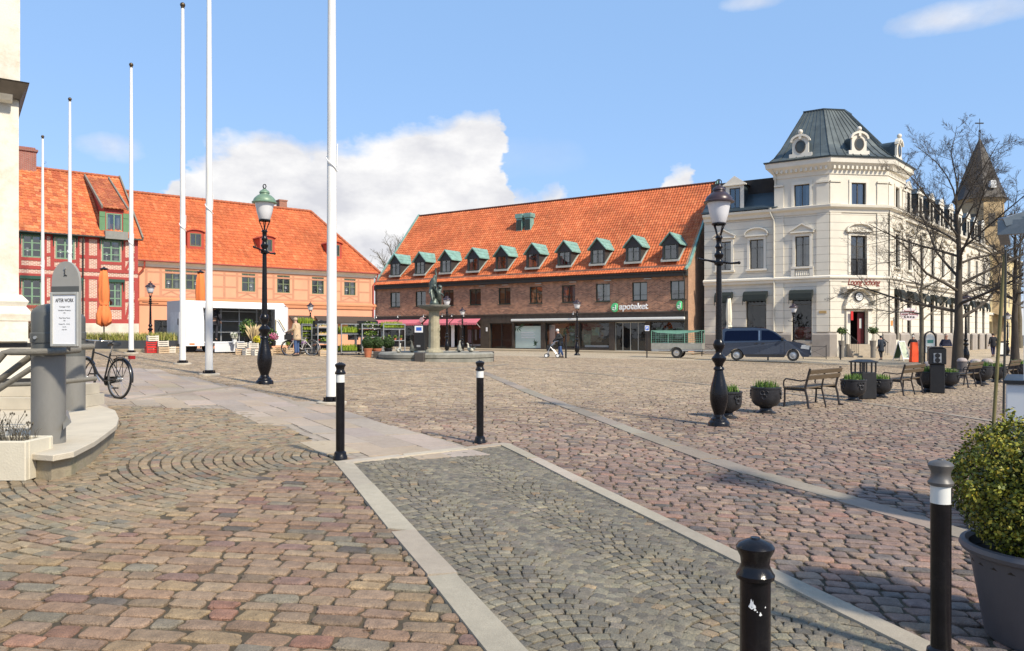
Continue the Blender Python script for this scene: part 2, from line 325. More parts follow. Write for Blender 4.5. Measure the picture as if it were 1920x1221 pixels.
# ------------------------------------------------------------------ ground
def inpoly(x, y, P):
    x = np.asarray(x); y = np.asarray(y); c = np.zeros(x.shape, bool); n = len(P)
    for i in range(n):
        x0, y0 = P[i]; x1, y1 = P[(i+1) % n]
        if y0 == y1: continue
        c ^= ((y0 > y) != (y1 > y)) & (x < (x1-x0)*(y-y0)/(y1-y0)+x0)
    return c
KC = 1.0
def palette(n, cols, wts, sd=.10, hue=.012):
    cols = np.array(cols)*KC; k = rng.choice(len(cols), n, p=np.array(wts)/sum(wts))
    c = cols[k]*(1+sd*rng.standard_normal((n, 1)))*(1+hue*rng.standard_normal((n, 3)))
    return np.clip(c, .01, .9)
def stones(name, cx, cy, a, b, ang, col, mat, detail=2, zoff=0.0, tilt=.02, warp=.06, ins=.012, crown=.008, deep=-.05, hvar=.004, rnd=.30):
    n = len(cx); cx, cy, a, b, ang = [np.broadcast_to(np.asarray(q, float), (n,)) for q in (cx, cy, a, b, ang)]
    if detail == 2: t = np.array([(-1,-1+rnd),(-1+rnd*.3,-1+rnd*.3),(-1+rnd,-1),(0,-1.02),(1-rnd,-1),(1-rnd*.3,-1+rnd*.3),(1,-1+rnd),(1.02,0),(1,1-rnd),(1-rnd*.3,1-rnd*.3),(1-rnd,1),(0,1.02),(-1+rnd,1),(-1+rnd*.3,1-rnd*.3),(-1,1-rnd),(-1.02,0)])
    elif detail == 1: t = np.array([(-1,-1+rnd),(-1+rnd,-1),(1-rnd,-1),(1,-1+rnd),(1,1-rnd),(1-rnd,1),(-1+rnd,1),(-1,1-rnd)])
    else: t = np.array([(-1,-1),(1,-1),(1,1),(-1,1)])
    K = len(t); rings = [(0, deep), (.001, -ins*.8), (ins*.9, -.001), (ins*3.2, crown)] if detail == 2 else ([(0, deep), (0.001, -ins*.7), (ins*1.3, crown*.5)] if detail == 1 else [(0, deep), (ins*.8, 0)])
    w1 = warp*rng.standard_normal((n,1)); w2 = warp*rng.standard_normal((n,1)); w3 = warp*rng.standard_normal((n,1))
    tx = tilt*rng.standard_normal((n,1)); ty = tilt*rng.standard_normal((n,1)); hz = hvar*rng.standard_normal((n,1))
    jx = 1+.055*rng.standard_normal((n, K)); jy = 1+.055*rng.standard_normal((n, K))
    V = []
    for (inset, z) in rings:
        lx = t[None,:,0]*jx*np.maximum(a[:,None]-inset, .01); ly = t[None,:,1]*jy*np.maximum(b[:,None]-inset, .01)
        ux = lx*(1+w1*t[None,:,1])+w3*ly*.6; uy = ly*(1+w2*t[None,:,0])
        ca = np.cos(ang)[:,None]; sa = np.sin(ang)[:,None]
        X = cx[:,None]+ux*ca-uy*sa; Y = cy[:,None]+ux*sa+uy*ca
        Z = G(X, Y)+zoff+z+(tx*ux+ty*uy+hz if z > deep else 0)
        V.append(np.stack([X, Y, Z], -1))
    V = np.stack(V, 1)                       # n, rings, K, 3
    nr = len(rings); per = nr*K
    fs = []
    for r in range(nr-1):
        for k in range(K): fs.append((r*K+k, r*K+(k+1) % K, (r+1)*K+(k+1) % K, (r+1)*K+k))
    o = (nr-1)*K
    if K == 4: fs.append((o, o+1, o+2, o+3))
    else:       # quads across the top
        h = K//2
        for k in range(h-1):
            fs.append((o+k, o+k+1, o+K-2-k, o+K-1-k))
    fs = np.array(fs); Fq = (fs[None]+(np.arange(n)*per)[:,None,None]).reshape(-1, 4)
    C = np.repeat(col, per, axis=0)
    return fast_mesh(name, V.reshape(-1, 3), Fq, mat, C, smooth=False)
def rows(P, org, ang, lw, rw, jit=.12, joint=.012, wvar=.18):
    """running-bond rows of setts filling polygon P; returns arrays"""
    P = np.array(P); ca, sa = math.cos(ang), math.sin(ang)
    rel = P-np.array(org); s = rel[:,0]*ca+rel[:,1]*sa; t = -rel[:,0]*sa+rel[:,1]*ca
    s0, s1, t0, t1 = s.min(), s.max(), t.min(), t.max()
    A = []
    y = t0-rw
    while y < t1+rw:
        h = rw*(1+.10*rng.standard_normal()); h = max(.6*rw, min(1.35*rw, h))
        n = int((s1-s0)/lw)+4
        L = lw*np.clip(1+wvar*rng.standard_normal(n), .6, 1.5)
        e = s0-rng.uniform(0, lw)+np.concatenate([[0], np.cumsum(L)])
        c = (e[1:]+e[:-1])/2
        A.append(np.stack([c, np.full(n, y+h/2), L/2-joint, np.full(n, h/2-joint)], -1)); y += h
    A = np.concatenate(A)
    wob = .018*np.sin(A[:,0]*1.7+A[:,1]*.6)+.012*np.sin(A[:,0]*4.1+2*A[:,1])
    A[:,1] += wob
    X = org[0]+A[:,0]*ca-A[:,1]*sa; Y = org[1]+A[:,0]*sa+A[:,1]*ca
    k = inpoly(X, Y, P)
    return X[k], Y[k], A[k,2]*(1-.05*rng.random(k.sum())), A[k,3]*(1-.1*rng.random(k.sum())), ang+.035*rng.standard_normal(k.sum())
def arcs(P, org, ang, lane, size, rise, joint=.006, rowj=0.0):
    """segmental-arc paving: lanes side by side, each filled with stacked arcs"""
    P = np.array(P); ca, sa = math.cos(ang), math.sin(ang)
    rel = P-np.array(org); s = rel[:,0]*ca+rel[:,1]*sa; t = -rel[:,0]*sa+rel[:,1]*ca
    out = []
    for li in range(int(math.floor(s.min()/lane))-1, int(math.ceil(s.max()/lane))+1):
        c0 = (li+.5)*lane; off = 0.0
        y = t.min()-1
        Rr = (lane*lane/4+rise*rise)/(2*rise); half = math.asin(lane/2/Rr)
        ln = 2*half*Rr; n = int(round(ln/size))
        while y < t.max()+1:
            h = size*(1+.03*rng.standard_normal())
            th = np.linspace(-half, half, n+1)+rng.uniform(-.3, .3)*half/n*2
            tc = (th[1:]+th[:-1])/2; w = (th[1:]-th[:-1])*Rr
            w = w*(1+.05*rng.standard_normal(n))
            out.append(np.stack([c0+Rr*np.sin(tc), y+off-(Rr*np.cos(tc)-Rr)*-1, w/2-.0045, np.full(n, h/2*1.0-.0095), -tc], -1))
            y += h
    A = np.concatenate(out)
    X = org[0]+A[:,0]*ca-A[:,1]*sa; Y = org[1]+A[:,0]*sa+A[:,1]*ca
    k = inpoly(X, Y, P); m = k.sum()
    return X[k], Y[k], A[k,2], A[k,3], ang+A[k,4]+.012*rng.standard_normal(m)
def strip(name, pts, width, slab, mat, cols, zoff=.008, joint=.004):
    """single line of long granite slabs along a polyline (centre line)"""
    P = np.array(pts); d = np.linalg.norm(np.diff(P, axis=0), axis=1); cum = np.concatenate([[0], np.cumsum(d)])
    cx, cy, a, an = [], [], [], []
    s = 0.0
    while s < cum[-1]:
        L = min(slab*rng.uniform(.8, 1.25), cum[-1]-s); m = s+L/2
        x = np.interp([s, m, s+L], cum, P[:,0]); y = np.interp([s, m, s+L], cum, P[:,1])
        cx.append(x[1]); cy.append(y[1]); a.append(math.hypot(x[2]-x[0], y[2]-y[0])/2-joint); an.append(math.atan2(y[2]-y[0], x[2]-x[0])); s += L
    n = len(cx)
    return tag(stones(name, cx, cy, a, np.full(n, width/2), an, palette(n, cols, [1]*len(cols), .05, .02), mat, 0, zoff=zoff, tilt=.0, warp=.0, ins=.006, hvar=.0005, deep=-.06), kind='structure')
def off(pts, d):
    P = np.array(pts, float); T = np.gradient(P, axis=0); T /= np.linalg.norm(T, axis=1)[:,None]
    return P+d*np.stack([-T[:,1], T[:,0]], -1)
MS = colmat('sett_stone', .72, .30, 13, .9, 70, .4, speck=.24)
MSl = colmat('granite_slab_stone', .75, .10, 9, .25, 80, .35, speck=.14)
mj = pm('joint_sand_and_dirt', (.075,.057,.034), .95, 0, .35, 7, .4, 60, dirt=(.035,.035,.018), dscale=2.5)
# base sheet (joints) : one terrain sheet reaching the horizon
def terrain():
    xs = np.concatenate([[-2500,-800,-300,-120], np.linspace(-60,70,131), [140,300,800,2500]])
    ys = np.concatenate([[-2500,-500,-60,-20,-10,-5], np.linspace(0,110,111), [150,300,800,2500]])
    X, Y = np.meshgrid(xs, ys); Z = G(X, Y)-.017
    nx, ny = len(xs), len(ys); V = np.stack([X, Y, Z], -1).reshape(-1, 3)
    i = np.arange(nx-1)[None]+np.arange(ny-1)[:,None]*nx; Fq = np.stack([i, i+1, i+nx+1, i+nx], -1).reshape(-1, 4)
    return Fq, V
Fq, V = terrain()
ground = fast_mesh('ground', V, Fq, mj); tag(ground, kind='structure')
# photo pixels -> ground
g = lambda *L: [gp(*p) for p in L]
A0, A1 = gp(645, 868), gp(950, 1221); B0, B1 = gp(945, 834), gp(1740, 1221)
def ext(p, q, k): return (q[0]+(q[0]-p[0])*k, q[1]+(q[1]-p[1])*k)
A2 = ext(A0, A1, .6); B2 = ext(B0, B1, .6)
CL = g((905,698),(1000,738),(1100,776),(1250,832),(1400,884),(1540,922),(1740,983),(1900,1030)); CL.append(ext(CL[-2], CL[-1], 2.5))
slab_lo = g((722,868),(700,869),(650,856),(600,833),(525,798),(470,776),(407,765),(300,763),(208,760)); slab_lo += [(-7.4,13.0),(-9,13),(-30,18)]
slab_hi = g((915,839),(890,838),(780,810),(611,765),(520,742),(424,721),(340,704),(269,690)); slab_hi += [(-17,24.5),(-33,31)]
RB = [(.16,.085,.055),(.19,.115,.08),(.21,.14,.09),(.15,.14,.115),(.055,.058,.062),(.12,.065,.058),(.20,.13,.07)]
RED = [(.27,.185,.12),(.29,.21,.14),(.31,.235,.15),(.235,.21,.15),(.135,.118,.095),(.22,.145,.112),(.33,.245,.14),(.29,.165,.11)]
def put(name, arr, cols, wts, mat, sd=.12, near=9.0, far=16.0, **kw):
    X, Y, a, b, an = arr; D = np.hypot(X, Y); c = palette(len(X), cols, wts, sd)
    vis = (Y > .3) & (D < 60)
    for lo, hi, det, suf in ((0, near, 2, ''), (near, far, 1, ''), (far, 99, 0, '')):
        k = vis & (D >= lo) & (D < hi)
        if k.sum(): tag(stones(name, X[k], Y[k], a[k], b[k], an[k], c[k], mat, det, **kw), kind='structure')
KC = np.array([.82,.77,.76])
# left foreground: large reddish setts
split = g((-60,1098),(0,1068),(180,1020),(390,925),(500,885),(600,858),(660,868))
PL = [(-9, split[0][1]*.9)]+split+[A0, A1, A2, (-9, A2[1])]
put('cobbled_ground', rows(PL, (-2, 5), R(-3.5), .235, .150, joint=.009), RED, [16,18,16,7,2,6,8,1.5], MS, .11, near=9, rnd=.26, ins=.009, crown=.003, tilt=.014, warp=.06, hvar=.003)
# left mid: small setts laid in rings around the stone landing
PC = (-6.3, 9.6)
PD = [split[-1]]+slab_lo[1:9]+[(-7.4,13.0),(-9.5,13),(-9.5, split[0][1])]+split[:-1]
def ringset(P, PC, r0, r1, h0, ln):
    out = []; r = r0
    while r < r1:
        h = h0*(1+.03*rng.standard_normal()); n = max(5, int(2*math.pi*r/ln)); th = np.linspace(0, 2*math.pi, n+1)[:-1]+rng.uniform(0, 1)+.12*(2*math.pi/n)*rng.standard_normal(n)
        r_ = r+.004*rng.standard_normal(n)+.02*np.sin(3*th+r); out.append(np.stack([PC[0]+r_*np.cos(th), PC[1]+r_*np.sin(th), np.full(n, math.pi*r/n-.003)*(1-.03*rng.random(n)), np.full(n, h/2-.0075), th+math.pi/2], -1)); r += h
    A = np.concatenate(out); k = inpoly(A[:,0], A[:,1], np.array(P)); A = A[k]
    return [A[:,q] for q in range(4)]+[A[:,4]+.03*rng.standard_normal(len(A))]
GOLD = [(.29,.235,.16),(.31,.235,.155),(.26,.225,.165),(.335,.265,.175),(.29,.20,.145),(.20,.185,.15)]
KC = np.array([.84,.80,.74])
LC_ = (-6.6, 10.2); slabQ = [(-9.5,13.0),(-7.3,13.35),(-6.2,12.0),(-5.58,10.9),(-5.15,10.0),(-4.88,9.25),(-4.62,8.5),(-4.42,7.75),(-4.48,7.5),(-4.8,7.62),(-4.8,8.05),(-9.5,8.05)]
border = [(LC_[0]+(p[0]-LC_[0])*1.17, LC_[1]+(p[1]-LC_[1])*1.15) for p in slabQ]
RA = list(ringset(PD, (-1.7, 9.7), .25, 9.5, .108, .165)); kk = ~inpoly(RA[0], RA[1], np.array(border)); RA = [q[kk] for q in RA]
put('ring_laid_cobbles', RA, GOLD, [10,8,8,5,4,2], MS, .09, near=10, ins=.006, crown=.0015, tilt=.010, hvar=.002, warp=.04, rnd=.22)
RB_ = list(ringset(border, (-8.2, 10.6), 1.0, 7, .12, .16)); kk = inpoly(RB_[0], RB_[1], np.array(PD)); RB_ = [q[kk] for q in RB_]
put('border_cobbles', RB_, GOLD, [10,8,8,5,4,2], MS, .09, near=10, ins=.006, crown=.0015, tilt=.010, hvar=.002, warp=.04, rnd=.22)
KC = np.array([.90,.88,.84])
# wedge: small grey setts in segmental arcs
PW = [A0, (B0[0], B0[1]), B1, B2, A2, A1]
GREY = [(.21,.187,.145),(.24,.215,.163),(.188,.168,.135),(.27,.237,.17),(.31,.235,.15),(.158,.145,.122)]
wang = math.atan2(B1[1]-A1[1]+B0[1]-A0[1], B1[0]-A1[0]+B0[0]-A0[0])
axis = np.array([(A1[0]+B1[0])/2-(A0[0]+B0[0])/2, (A1[1]+B1[1])/2-(A0[1]+B0[1])/2]); wa = math.atan2(axis[1], axis[0])
put('arc_laid_cobbles', arcs(PW, A0, wa+math.pi/2, 1.0, .094, .36), [tuple(.86*q for q in c) for c in GREY], [10,9,7,5,.7,3], MS, .10, near=11, ins=.006, crown=.0015, tilt=.012, hvar=.0012, warp=.03, rnd=.16)
KC = np.array([.80,.74,.72])
# right: purple-grey setts in rows, on both sides of the slab line; colour darkened for shade and wet
PURP = [(.25,.185,.15),(.27,.195,.155),(.22,.175,.15),(.30,.235,.175),(.17,.155,.14),(.31,.20,.15),(.14,.13,.12)]
PR = [B0]+slab_hi[1:8]+[(-17,24.5),(-22,27),(-24,46),(46,46),(30,2),(B2[0],B2[1])]+[B1]
arr = rows(PR, (2, 8), R(-7), .185, .135, joint=.0095)
SAND = [(.45,.37,.25),(.49,.40,.275),(.42,.34,.235),(.53,.44,.30),(.36,.30,.22)]
_pal = palette
def palette(n, cols, wts, sd=.1, hue=.012):
    c = _pal(n, cols, wts, sd, hue)
    if cols is PURP:
        X, Y = arr[0], arr[1]; s2 = _pal(n, SAND, [5,5,4,3,3], sd, hue)
        t = np.clip((Y-.45*X-9.5)/9+.25*rng.standard_normal(n), 0, 1)[:,None]; c = c*(1-t)+s2*t
    return c
put('rowed_cobbles', arr, PURP, [10,9,9,6,3,3,1], MS, .11, near=9, far=13, ins=.008, crown=.0025, tilt=.014, warp=.08, hvar=.0025)
# far paving sheet
def farmat():
    m, nt, N, L, b = newmat('distant_cobbles')
    tc = N.new('ShaderNodeTexCoord'); mp = N.new('ShaderNodeMapping'); mp.inputs['Rotation'].default_value = (0,0,R(12)); L.new(tc.outputs['Object'], mp.inputs[0])
    wv = N.new('ShaderNodeTexNoise'); wv.inputs['Scale'].default_value = .8; L.new(mp.outputs[0], wv.inputs['Vector'])
    ad = N.new('ShaderNodeMix'); ad.data_type = 'VECTOR'; ad.inputs['Factor'].default_value = .12; L.new(mp.outputs[0], ad.inputs[4]); L.new(wv.outputs['Color'], ad.inputs[5])
    br = N.new('ShaderNodeTexBrick'); L.new(ad.outputs[1], br.inputs['Vector']); br.inputs['Scale'].default_value = 1; br.inputs['Brick Width'].default_value = .24; br.inputs['Row Height'].default_value = .16; br.inputs['Mortar Size'].default_value = .016
    br.inputs['Color1'].default_value = (.50,.40,.265,1); br.inputs['Color2'].default_value = (.41,.325,.215,1); br.inputs['Mortar'].default_value = (.27,.21,.14,1)
    n = N.new('ShaderNodeTexNoise'); n.inputs['Scale'].default_value = .35; n.inputs['Detail'].default_value = 8; n.inputs['Roughness'].default_value = .7; L.new(tc.outputs['Object'], n.inputs['Vector'])
    cr = N.new('ShaderNodeMapRange'); cr.inputs['From Min'].default_value = .3; cr.inputs['From Max'].default_value = .7; cr.inputs['To Min'].default_value = .8; cr.inputs['To Max'].default_value = 1.2; L.new(n.outputs['Fac'], cr.inputs['Value'])
    hs = N.new('ShaderNodeHueSaturation'); L.new(br.outputs['Color'], hs.inputs['Color']); L.new(cr.outputs[0], hs.inputs['Value']); L.new(hs.outputs[0], b.inputs['Base Color']); b.inputs['Roughness'].default_value = .8
    bp = N.new('ShaderNodeBump'); bp.inputs['Strength'].default_value = .6; bp.inputs['Distance'].default_value = .02; bp.invert = True; L.new(br.outputs['Fac'], bp.inputs['Height']); L.new(bp.outputs[0], b.inputs['Normal'])
    return m
xs = np.linspace(-60, 75, 136); ys = np.linspace(45.5, 130, 100); X, Y = np.meshgrid(xs, ys); Z = G(X, Y)
i = np.arange(135)[None]+np.arange(99)[:,None]*136
tag(fast_mesh('square_paving', np.stack([X,Y,Z],-1).reshape(-1,3), np.stack([i,i+1,i+137,i+136],-1).reshape(-1,4), farmat()), kind='structure')
KC = 1.0
# slab walkway
SL = [(.36,.29,.225),(.385,.315,.25),(.34,.28,.23),(.37,.29,.21)]
PS = slab_lo+slab_hi[::-1]
wdir = math.atan2(slab_lo[2][1]-slab_lo[5][1], slab_lo[2][0]-slab_lo[5][0])
X, Y, a, b, an = rows(PS, slab_lo[5], wdir, 1.0, .52, joint=.004, wvar=.06)
u_ = rows(PS, slab_lo[5], wdir, .16, .12, joint=-.012, wvar=0, jit=0)
put('slab_bedding', u_, [(.33,.275,.215)], [1], MSl, .02, near=0, far=0, zoff=-.006, ins=.001, tilt=0, warp=0, hvar=0)
an = np.full(len(X), wdir); bb = np.full(len(X), .255)
put('slab_walkway', (X, Y, a+.01, b+.02, an), SL, [3,3,2,2], MSl, .05, near=1, far=2, zoff=.003, ins=.002, tilt=.002, warp=.0, hvar=.001)
# granite lines
ST = [(.385,.33,.25),(.42,.365,.28),(.35,.305,.235)]
strip('granite_kerb_line', [A0, A1, A2], .20, 1.4, MSl, ST, zoff=.014)
strip('granite_kerb_line', [B0, B1, B2], .17, 1.4, MSl, ST, zoff=.015)
strip('granite_kerb_line', [ext(B0, A0, .02), ext(A0, B0, .02)], .15, 1.0, MSl, ST, zoff=.017)
STC = [(.27,.225,.17),(.30,.25,.19),(.25,.21,.165)]
strip('granite_slab_line', CL, .33, 1.2, MSl, STC, zoff=.010)
strip('granite_slab_line', g((208,755),(330,738),(464,722),(600,708),(760,696),(950,684)), .22, 1.2, MSl, STC, zoff=.013)
strip('granite_slab_line', g((960,690),(1100,700),(1250,714),(1400,729),(1560,748),(1740,772),(1900,796)), .2, 1.2, MSl, STC, zoff=.012)
strip('granite_slab_line', g((1000,683),(1200,690),(1330,694)), .2, 1.2, MSl, STC, zoff=.012)
# ------------------------------------------------------------------ building helpers
class Fr:
    def __init__(s, ox, oy, z0, ang=None, d=None):
        if d: ang = math.atan2(d[1], d[0])
        s.o = (ox, oy, z0); s.a = ang; s.d = (math.cos(ang), math.sin(ang)); s.b = (-math.sin(ang), math.cos(ang))
        s.M = Matrix.Translation((ox, oy, z0)) @ Matrix.Rotation(ang, 4, 'Z')
    def px(s, px, py=HY, yo=0.0):
        u = (px-HX)/F; ox, oy, z0 = s.o
        t = (yo+ox*s.b[0]+oy*s.b[1])/(u*s.b[0]+s.b[1])
        return (t*u-ox)*s.d[0]+(t-oy)*s.d[1], CZ+(HY-py)/F*t-z0
    def sub(s, ox, oy, ang):   # frame in local coords
        return Matrix.Translation((ox, oy, 0)) @ Matrix.Rotation(ang, 4, 'Z')
def wall(mb, s0, s1, z0, z1, holes=(), rev=.18, y=0.0):
    xs = sorted({s0, s1, *[h[0] for h in holes], *[h[1] for h in holes]}); zs = sorted({z0, z1, *[h[2] for h in holes], *[h[3] for h in holes]})
    for a, b in zip(xs[:-1], xs[1:]):
        for c, d in zip(zs[:-1], zs[1:]):
            mx, mz = (a+b)/2, (c+d)/2
            if any(h[0] < mx < h[1] and h[2] < mz < h[3] for h in holes): continue
            mb.quad((a,y,c),(b,y,c),(b,y,d),(a,y,d))
    for (a, b, c, d) in holes:
        mb.quad((a,y,c),(a,y,d),(a,y+rev,d),(a,y+rev,c)); mb.quad((b,y,d),(b,y,c),(b,y+rev,c),(b,y+rev,d))
        mb.quad((a,y,c),(a,y+rev,c),(b,y+rev,c),(b,y,c)); mb.quad((a,y,d),(b,y,d),(b,y+rev,d),(a,y+rev,d))
def window(root, h, y, fm, gm, cols=2, rows=(), fw=.06, Mx=None, bar=None, sill=None, curtain=0, lamp=False, name='window', dp=.05):
    a, b, c, d = h; bar = bar or fw*.8; f = MB(Mx)
    f.box(a, a+fw, y-dp, y+dp, c, d); f.box(b-fw, b, y-dp, y+dp, c, d)
    f.box(a+fw, b-fw, y-dp, y+dp, c, c+fw); f.box(a+fw, b-fw, y-dp, y+dp, d-fw, d)
    for k in range(1, cols):
        x = a+(b-a)*k/cols; f.box(x-bar/2, x+bar/2, y-dp*.7, y+dp*.7, c+fw, d-fw)
    for r in rows:
        z = c+(d-c)*r
        for k in range(cols):
            xa = a+(b-a)*k/cols+(bar/2 if k else fw); xb = a+(b-a)*(k+1)/cols-(bar/2 if k < cols-1 else fw)
            f.box(xa, xb, y-dp*.5, y+dp*.5, z-bar*.32, z+bar*.32)
    w = f.build(name, fm, root)
    g = MB(Mx); g.quad((a+fw*.5,y+.012,c+fw*.5),(b-fw*.5,y+.012,c+fw*.5),(b-fw*.5,y+.012,d-fw*.5),(a+fw*.5,y+.012,d-fw*.5)); g.build('pane', gm, w)
    if curtain:
        q = MB(Mx); n = 9; W_ = (b-a)*.30
        for sd_ in ((0, 1) if curtain == 2 else ((1,) if curtain == 1 else (0,))):
            x0 = a if sd_ == 0 else b-W_
            P = [(x0+W_*i/n, y+.16+.03*math.sin(i*2.2)) for i in range(n+1)]
            for i in range(n): q.quad((P[i][0],P[i][1],c),(P[i+1][0],P[i+1][1],c),(P[i+1][0],P[i+1][1],d),(P[i][0],P[i][1],d))
        q.build('curtain', M['curtain'], w)
    if lamp:
        q = MB(Mx); x = a+(b-a)*(.27 if lamp == 1 else .72); u = (d-c)
        q.lathe([(u*.06,0),(u*.05,.02),(u*.02,.04),(u*.03,u*.12),(u*.015,u*.2),(u*.015,u*.24)], 8, (x,y+.14,c+fw)); q.lathe([(u*.10,u*.22),(u*.055,u*.38)], 10, (x,y+.14,c+fw))
        q.build('table_lamp', M['white'], w, smooth=50)
    if sill:
        q = MB(Mx); q.box(a-.06, b+.06, -.07, y-dp, c-.06, c-.003); q.build('window_sill', sill, w)
    return w
def tiles(name, parent, P0, U, V, L, H, mat, cols, wts, clip=None, tw=.25, th=.36, Mx=None, hgt=.05):
    """pantiles: P0 corner (lower left), U along eave, V up the slope (unit vectors), clip(h) -> (smin, smax)"""
    P0, U, V = [np.array(q, float) for q in (P0, U, V)]; Nn = np.cross(U, V); nc = int(round(L/tw)); nr = int(round(H/th)); tw = L/nc; th = H/nr
    c, r = [q.ravel() for q in np.meshgrid(np.arange(nc), np.arange(nr))]
    if clip:
        lo = np.array([clip((k+.5)*th)[0] for k in range(nr)])[r]; hi = np.array([clip((k+.5)*th)[1] for k in range(nr)])[r]
        k = ((c+1)*tw > lo) & (c*tw < hi); c, r, lo, hi = c[k], r[k], lo[k], hi[k]
    n = len(c); pr = np.array([(0,.55),(.16,.95),(.34,1.0),(.52,.45),(.78,.0),(1.0,.38)])
    m = len(pr); V3 = []
    for j, (hh, lift) in enumerate(((0,-.02),(0,.034),(1.04,.006))):
        s = (c[:,None]+pr[None,:,0])*tw
        if clip: s = np.clip(s, lo[:,None], hi[:,None])
        h = (r[:,None]+hh)*th+np.zeros((1,m)); z = pr[None,:,1]*hgt*(1 if j else .6)+lift+.004*rng.standard_normal((n,1))
        V3.append(P0+s[...,None]*U+h[...,None]*V+z[...,None]*Nn)
    V3 = np.stack(V3, 1); per = 3*m; fs = []
    for j in range(2):
        for k in range(m-1): fs.append((j*m+k, j*m+k+1, (j+1)*m+k+1, (j+1)*m+k))
    Fq = (np.array(fs)[None]+(np.arange(n)*per)[:,None,None]).reshape(-1,4)
    C = np.repeat(_pal(n, cols, wts, .06, .01), per, axis=0); VV = V3.reshape(-1,3)
    if Mx is not None: VV = (np.array(Mx)[:3,:3] @ VV.T).T+np.array(Mx)[:3,3]
    return fast_mesh(name, VV, Fq, mat, C, parent)
MT = colmat('clay_pantile', .72, .16, 4, .2, 40, .3, lv=(.74,1.10), ls=.38)
TC = [(.54,.14,.05),(.57,.155,.055),(.50,.125,.045),(.60,.18,.07)]
def ridge(parent, a, b, mat, r=.11, n=None, name='ridge_tiles'):
    a = Vector(a); b = Vector(b); L = (b-a).length; n = n or int(L/.38); m = MB()
    for i in range(n):
        p = a.lerp(b, i/n); q = a.lerp(b, (i+1.08)/n); m.tube([p, q], [r*1.08, r*.9], 8)
    return m.build(name, mat, parent, smooth=50)
MR = pm('clay_ridge_tile', (.36,.11,.05), .8, 0, .25, 3)
def pipe(parent, pts, r, mat, name='drainpipe', n=8):
    m = MB(); m.tube(pts, r, n); return m.build(name, mat, parent, smooth=50)
# ------------------------------------------------------------------ long brick building with the pharmacy
BK = Fr(-15.2, 85.3, .1, d=(.83,-.558)); LB = 36.3
apo = thing('brick_building', 'long two-storey dark brick building with tall orange tiled roof, ten copper dormers and a pharmacy', 'building', BK.o, BK.a)
mbk = brickmat('brown_brick', (.44,.20,.115), (.19,.085,.055), (.38,.28,.20), .30, .10, .014, 0, .35)
mbg = brickmat('sunlit_gable_brick', (.44,.22,.12), (.34,.17,.10), (.40,.31,.22), .25, .08, .012, 0, .2)  # gable brick coloured paler to carry the sunlight on that wall
mfr = pm('dark_green_window_paint', (.03,.042,.03), .5, 0, .2, 6)
mtile = pm('dark_stone_cladding', (.055,.043,.032), .5, 0, .35, 2.2, .2, 20)
ups = [BK.px(x, 560, 0)[0] for x in (728, 776, 829, 877, 931, 990, 1050, 1113, 1181, 1251)]
ups = [ups[0]+(ups[-1]-ups[0])*i/9*1.0*.5+ups[i]*.5 for i in range(10)]
zt = BK.px(1251, 527)[1]; zb = BK.px(1251, 562)[1]
hu = [(s-.72, s+.72, zb, zt) for s in ups]
sp = lambda x: BK.px(x)[0]
zf = BK.px(1250, 586)[1]              # top of shop front band
bays = [(706,752),(756,796),(812,838),(843,862),(867,901),(918,960),(964,1014),(1022,1078),(1086,1142),(1152,1210),(1219,1283)]
bz = [.35]*5+[.1]+[.25,.3,.3,.1,.3]
ZS = BK.px(1250, 603)[1]
hb = [(sp(a), sp(b), z, ZS) for (a, b), z in zip(bays, bz)]
m = MB(); wall(m, 0, LB, zf, 7.55, hu, .2); m.build('front_wall', mbk, apo)
m = MB(); wall(m, 0, LB, -.4, zf, hb, .35, y=-.02); m.box(-.0,LB,-.09,-.021,zf-.02,zf+.1); m.build('shopfront_surround', mtile, apo)
# gable walls
for (sx, nm, mt) in ((LB, 'gable_wall', mbg), (0, 'gable_wall', mbk)):
    m = MB(); t = .3 if sx else -.3
    m.prism([(0.0,-.4),(14.8,-.4),(14.8,7.35),(7.4,15.55),(0.0,7.35)], sx-.3 if sx else 0, sx if sx else .3, axis='x'); m.build(nm, mt, apo)
m = MB(); m.box(0, LB, 14.6, 14.8, -.4, 7.3); m.build('rear_wall', mbk, apo)
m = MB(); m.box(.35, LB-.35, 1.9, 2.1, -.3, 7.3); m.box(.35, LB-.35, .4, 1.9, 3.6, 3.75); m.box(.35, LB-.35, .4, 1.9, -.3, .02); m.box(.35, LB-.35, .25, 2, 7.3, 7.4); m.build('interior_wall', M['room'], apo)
for i, h in enumerate(hu):
    gm = M['glass']
    w = window(apo, h, .14, mfr, gm, 2, (.3,), .07, sill=mfr, curtain=(2 if i in (0,6,7) else 0))
    if i in (4, 5):
        q = MB(); q.quad((h[0],.34,h[2]),(h[0]+.72,.34,h[2]),(h[0]+.72,.34,h[3]),(h[0],.34,h[3])); q.build('orange_curtain', pm('orange_curtain_cloth', (.75,.33,.10), .9, 0, .1, 4), w)
    if i in (8, 9):
        q = MB(); q.quad((h[0],.3,(h[2]+h[3])/2 if i == 9 else h[2]),(h[1],.3,(h[2]+h[3])/2 if i == 9 else h[2]),(h[1],.3,h[3]),(h[0],.3,h[3])); q.build('roller_blind', pm('pale_blind_cloth', (.55,.62,.60), .8, 0, .08, 4), w)
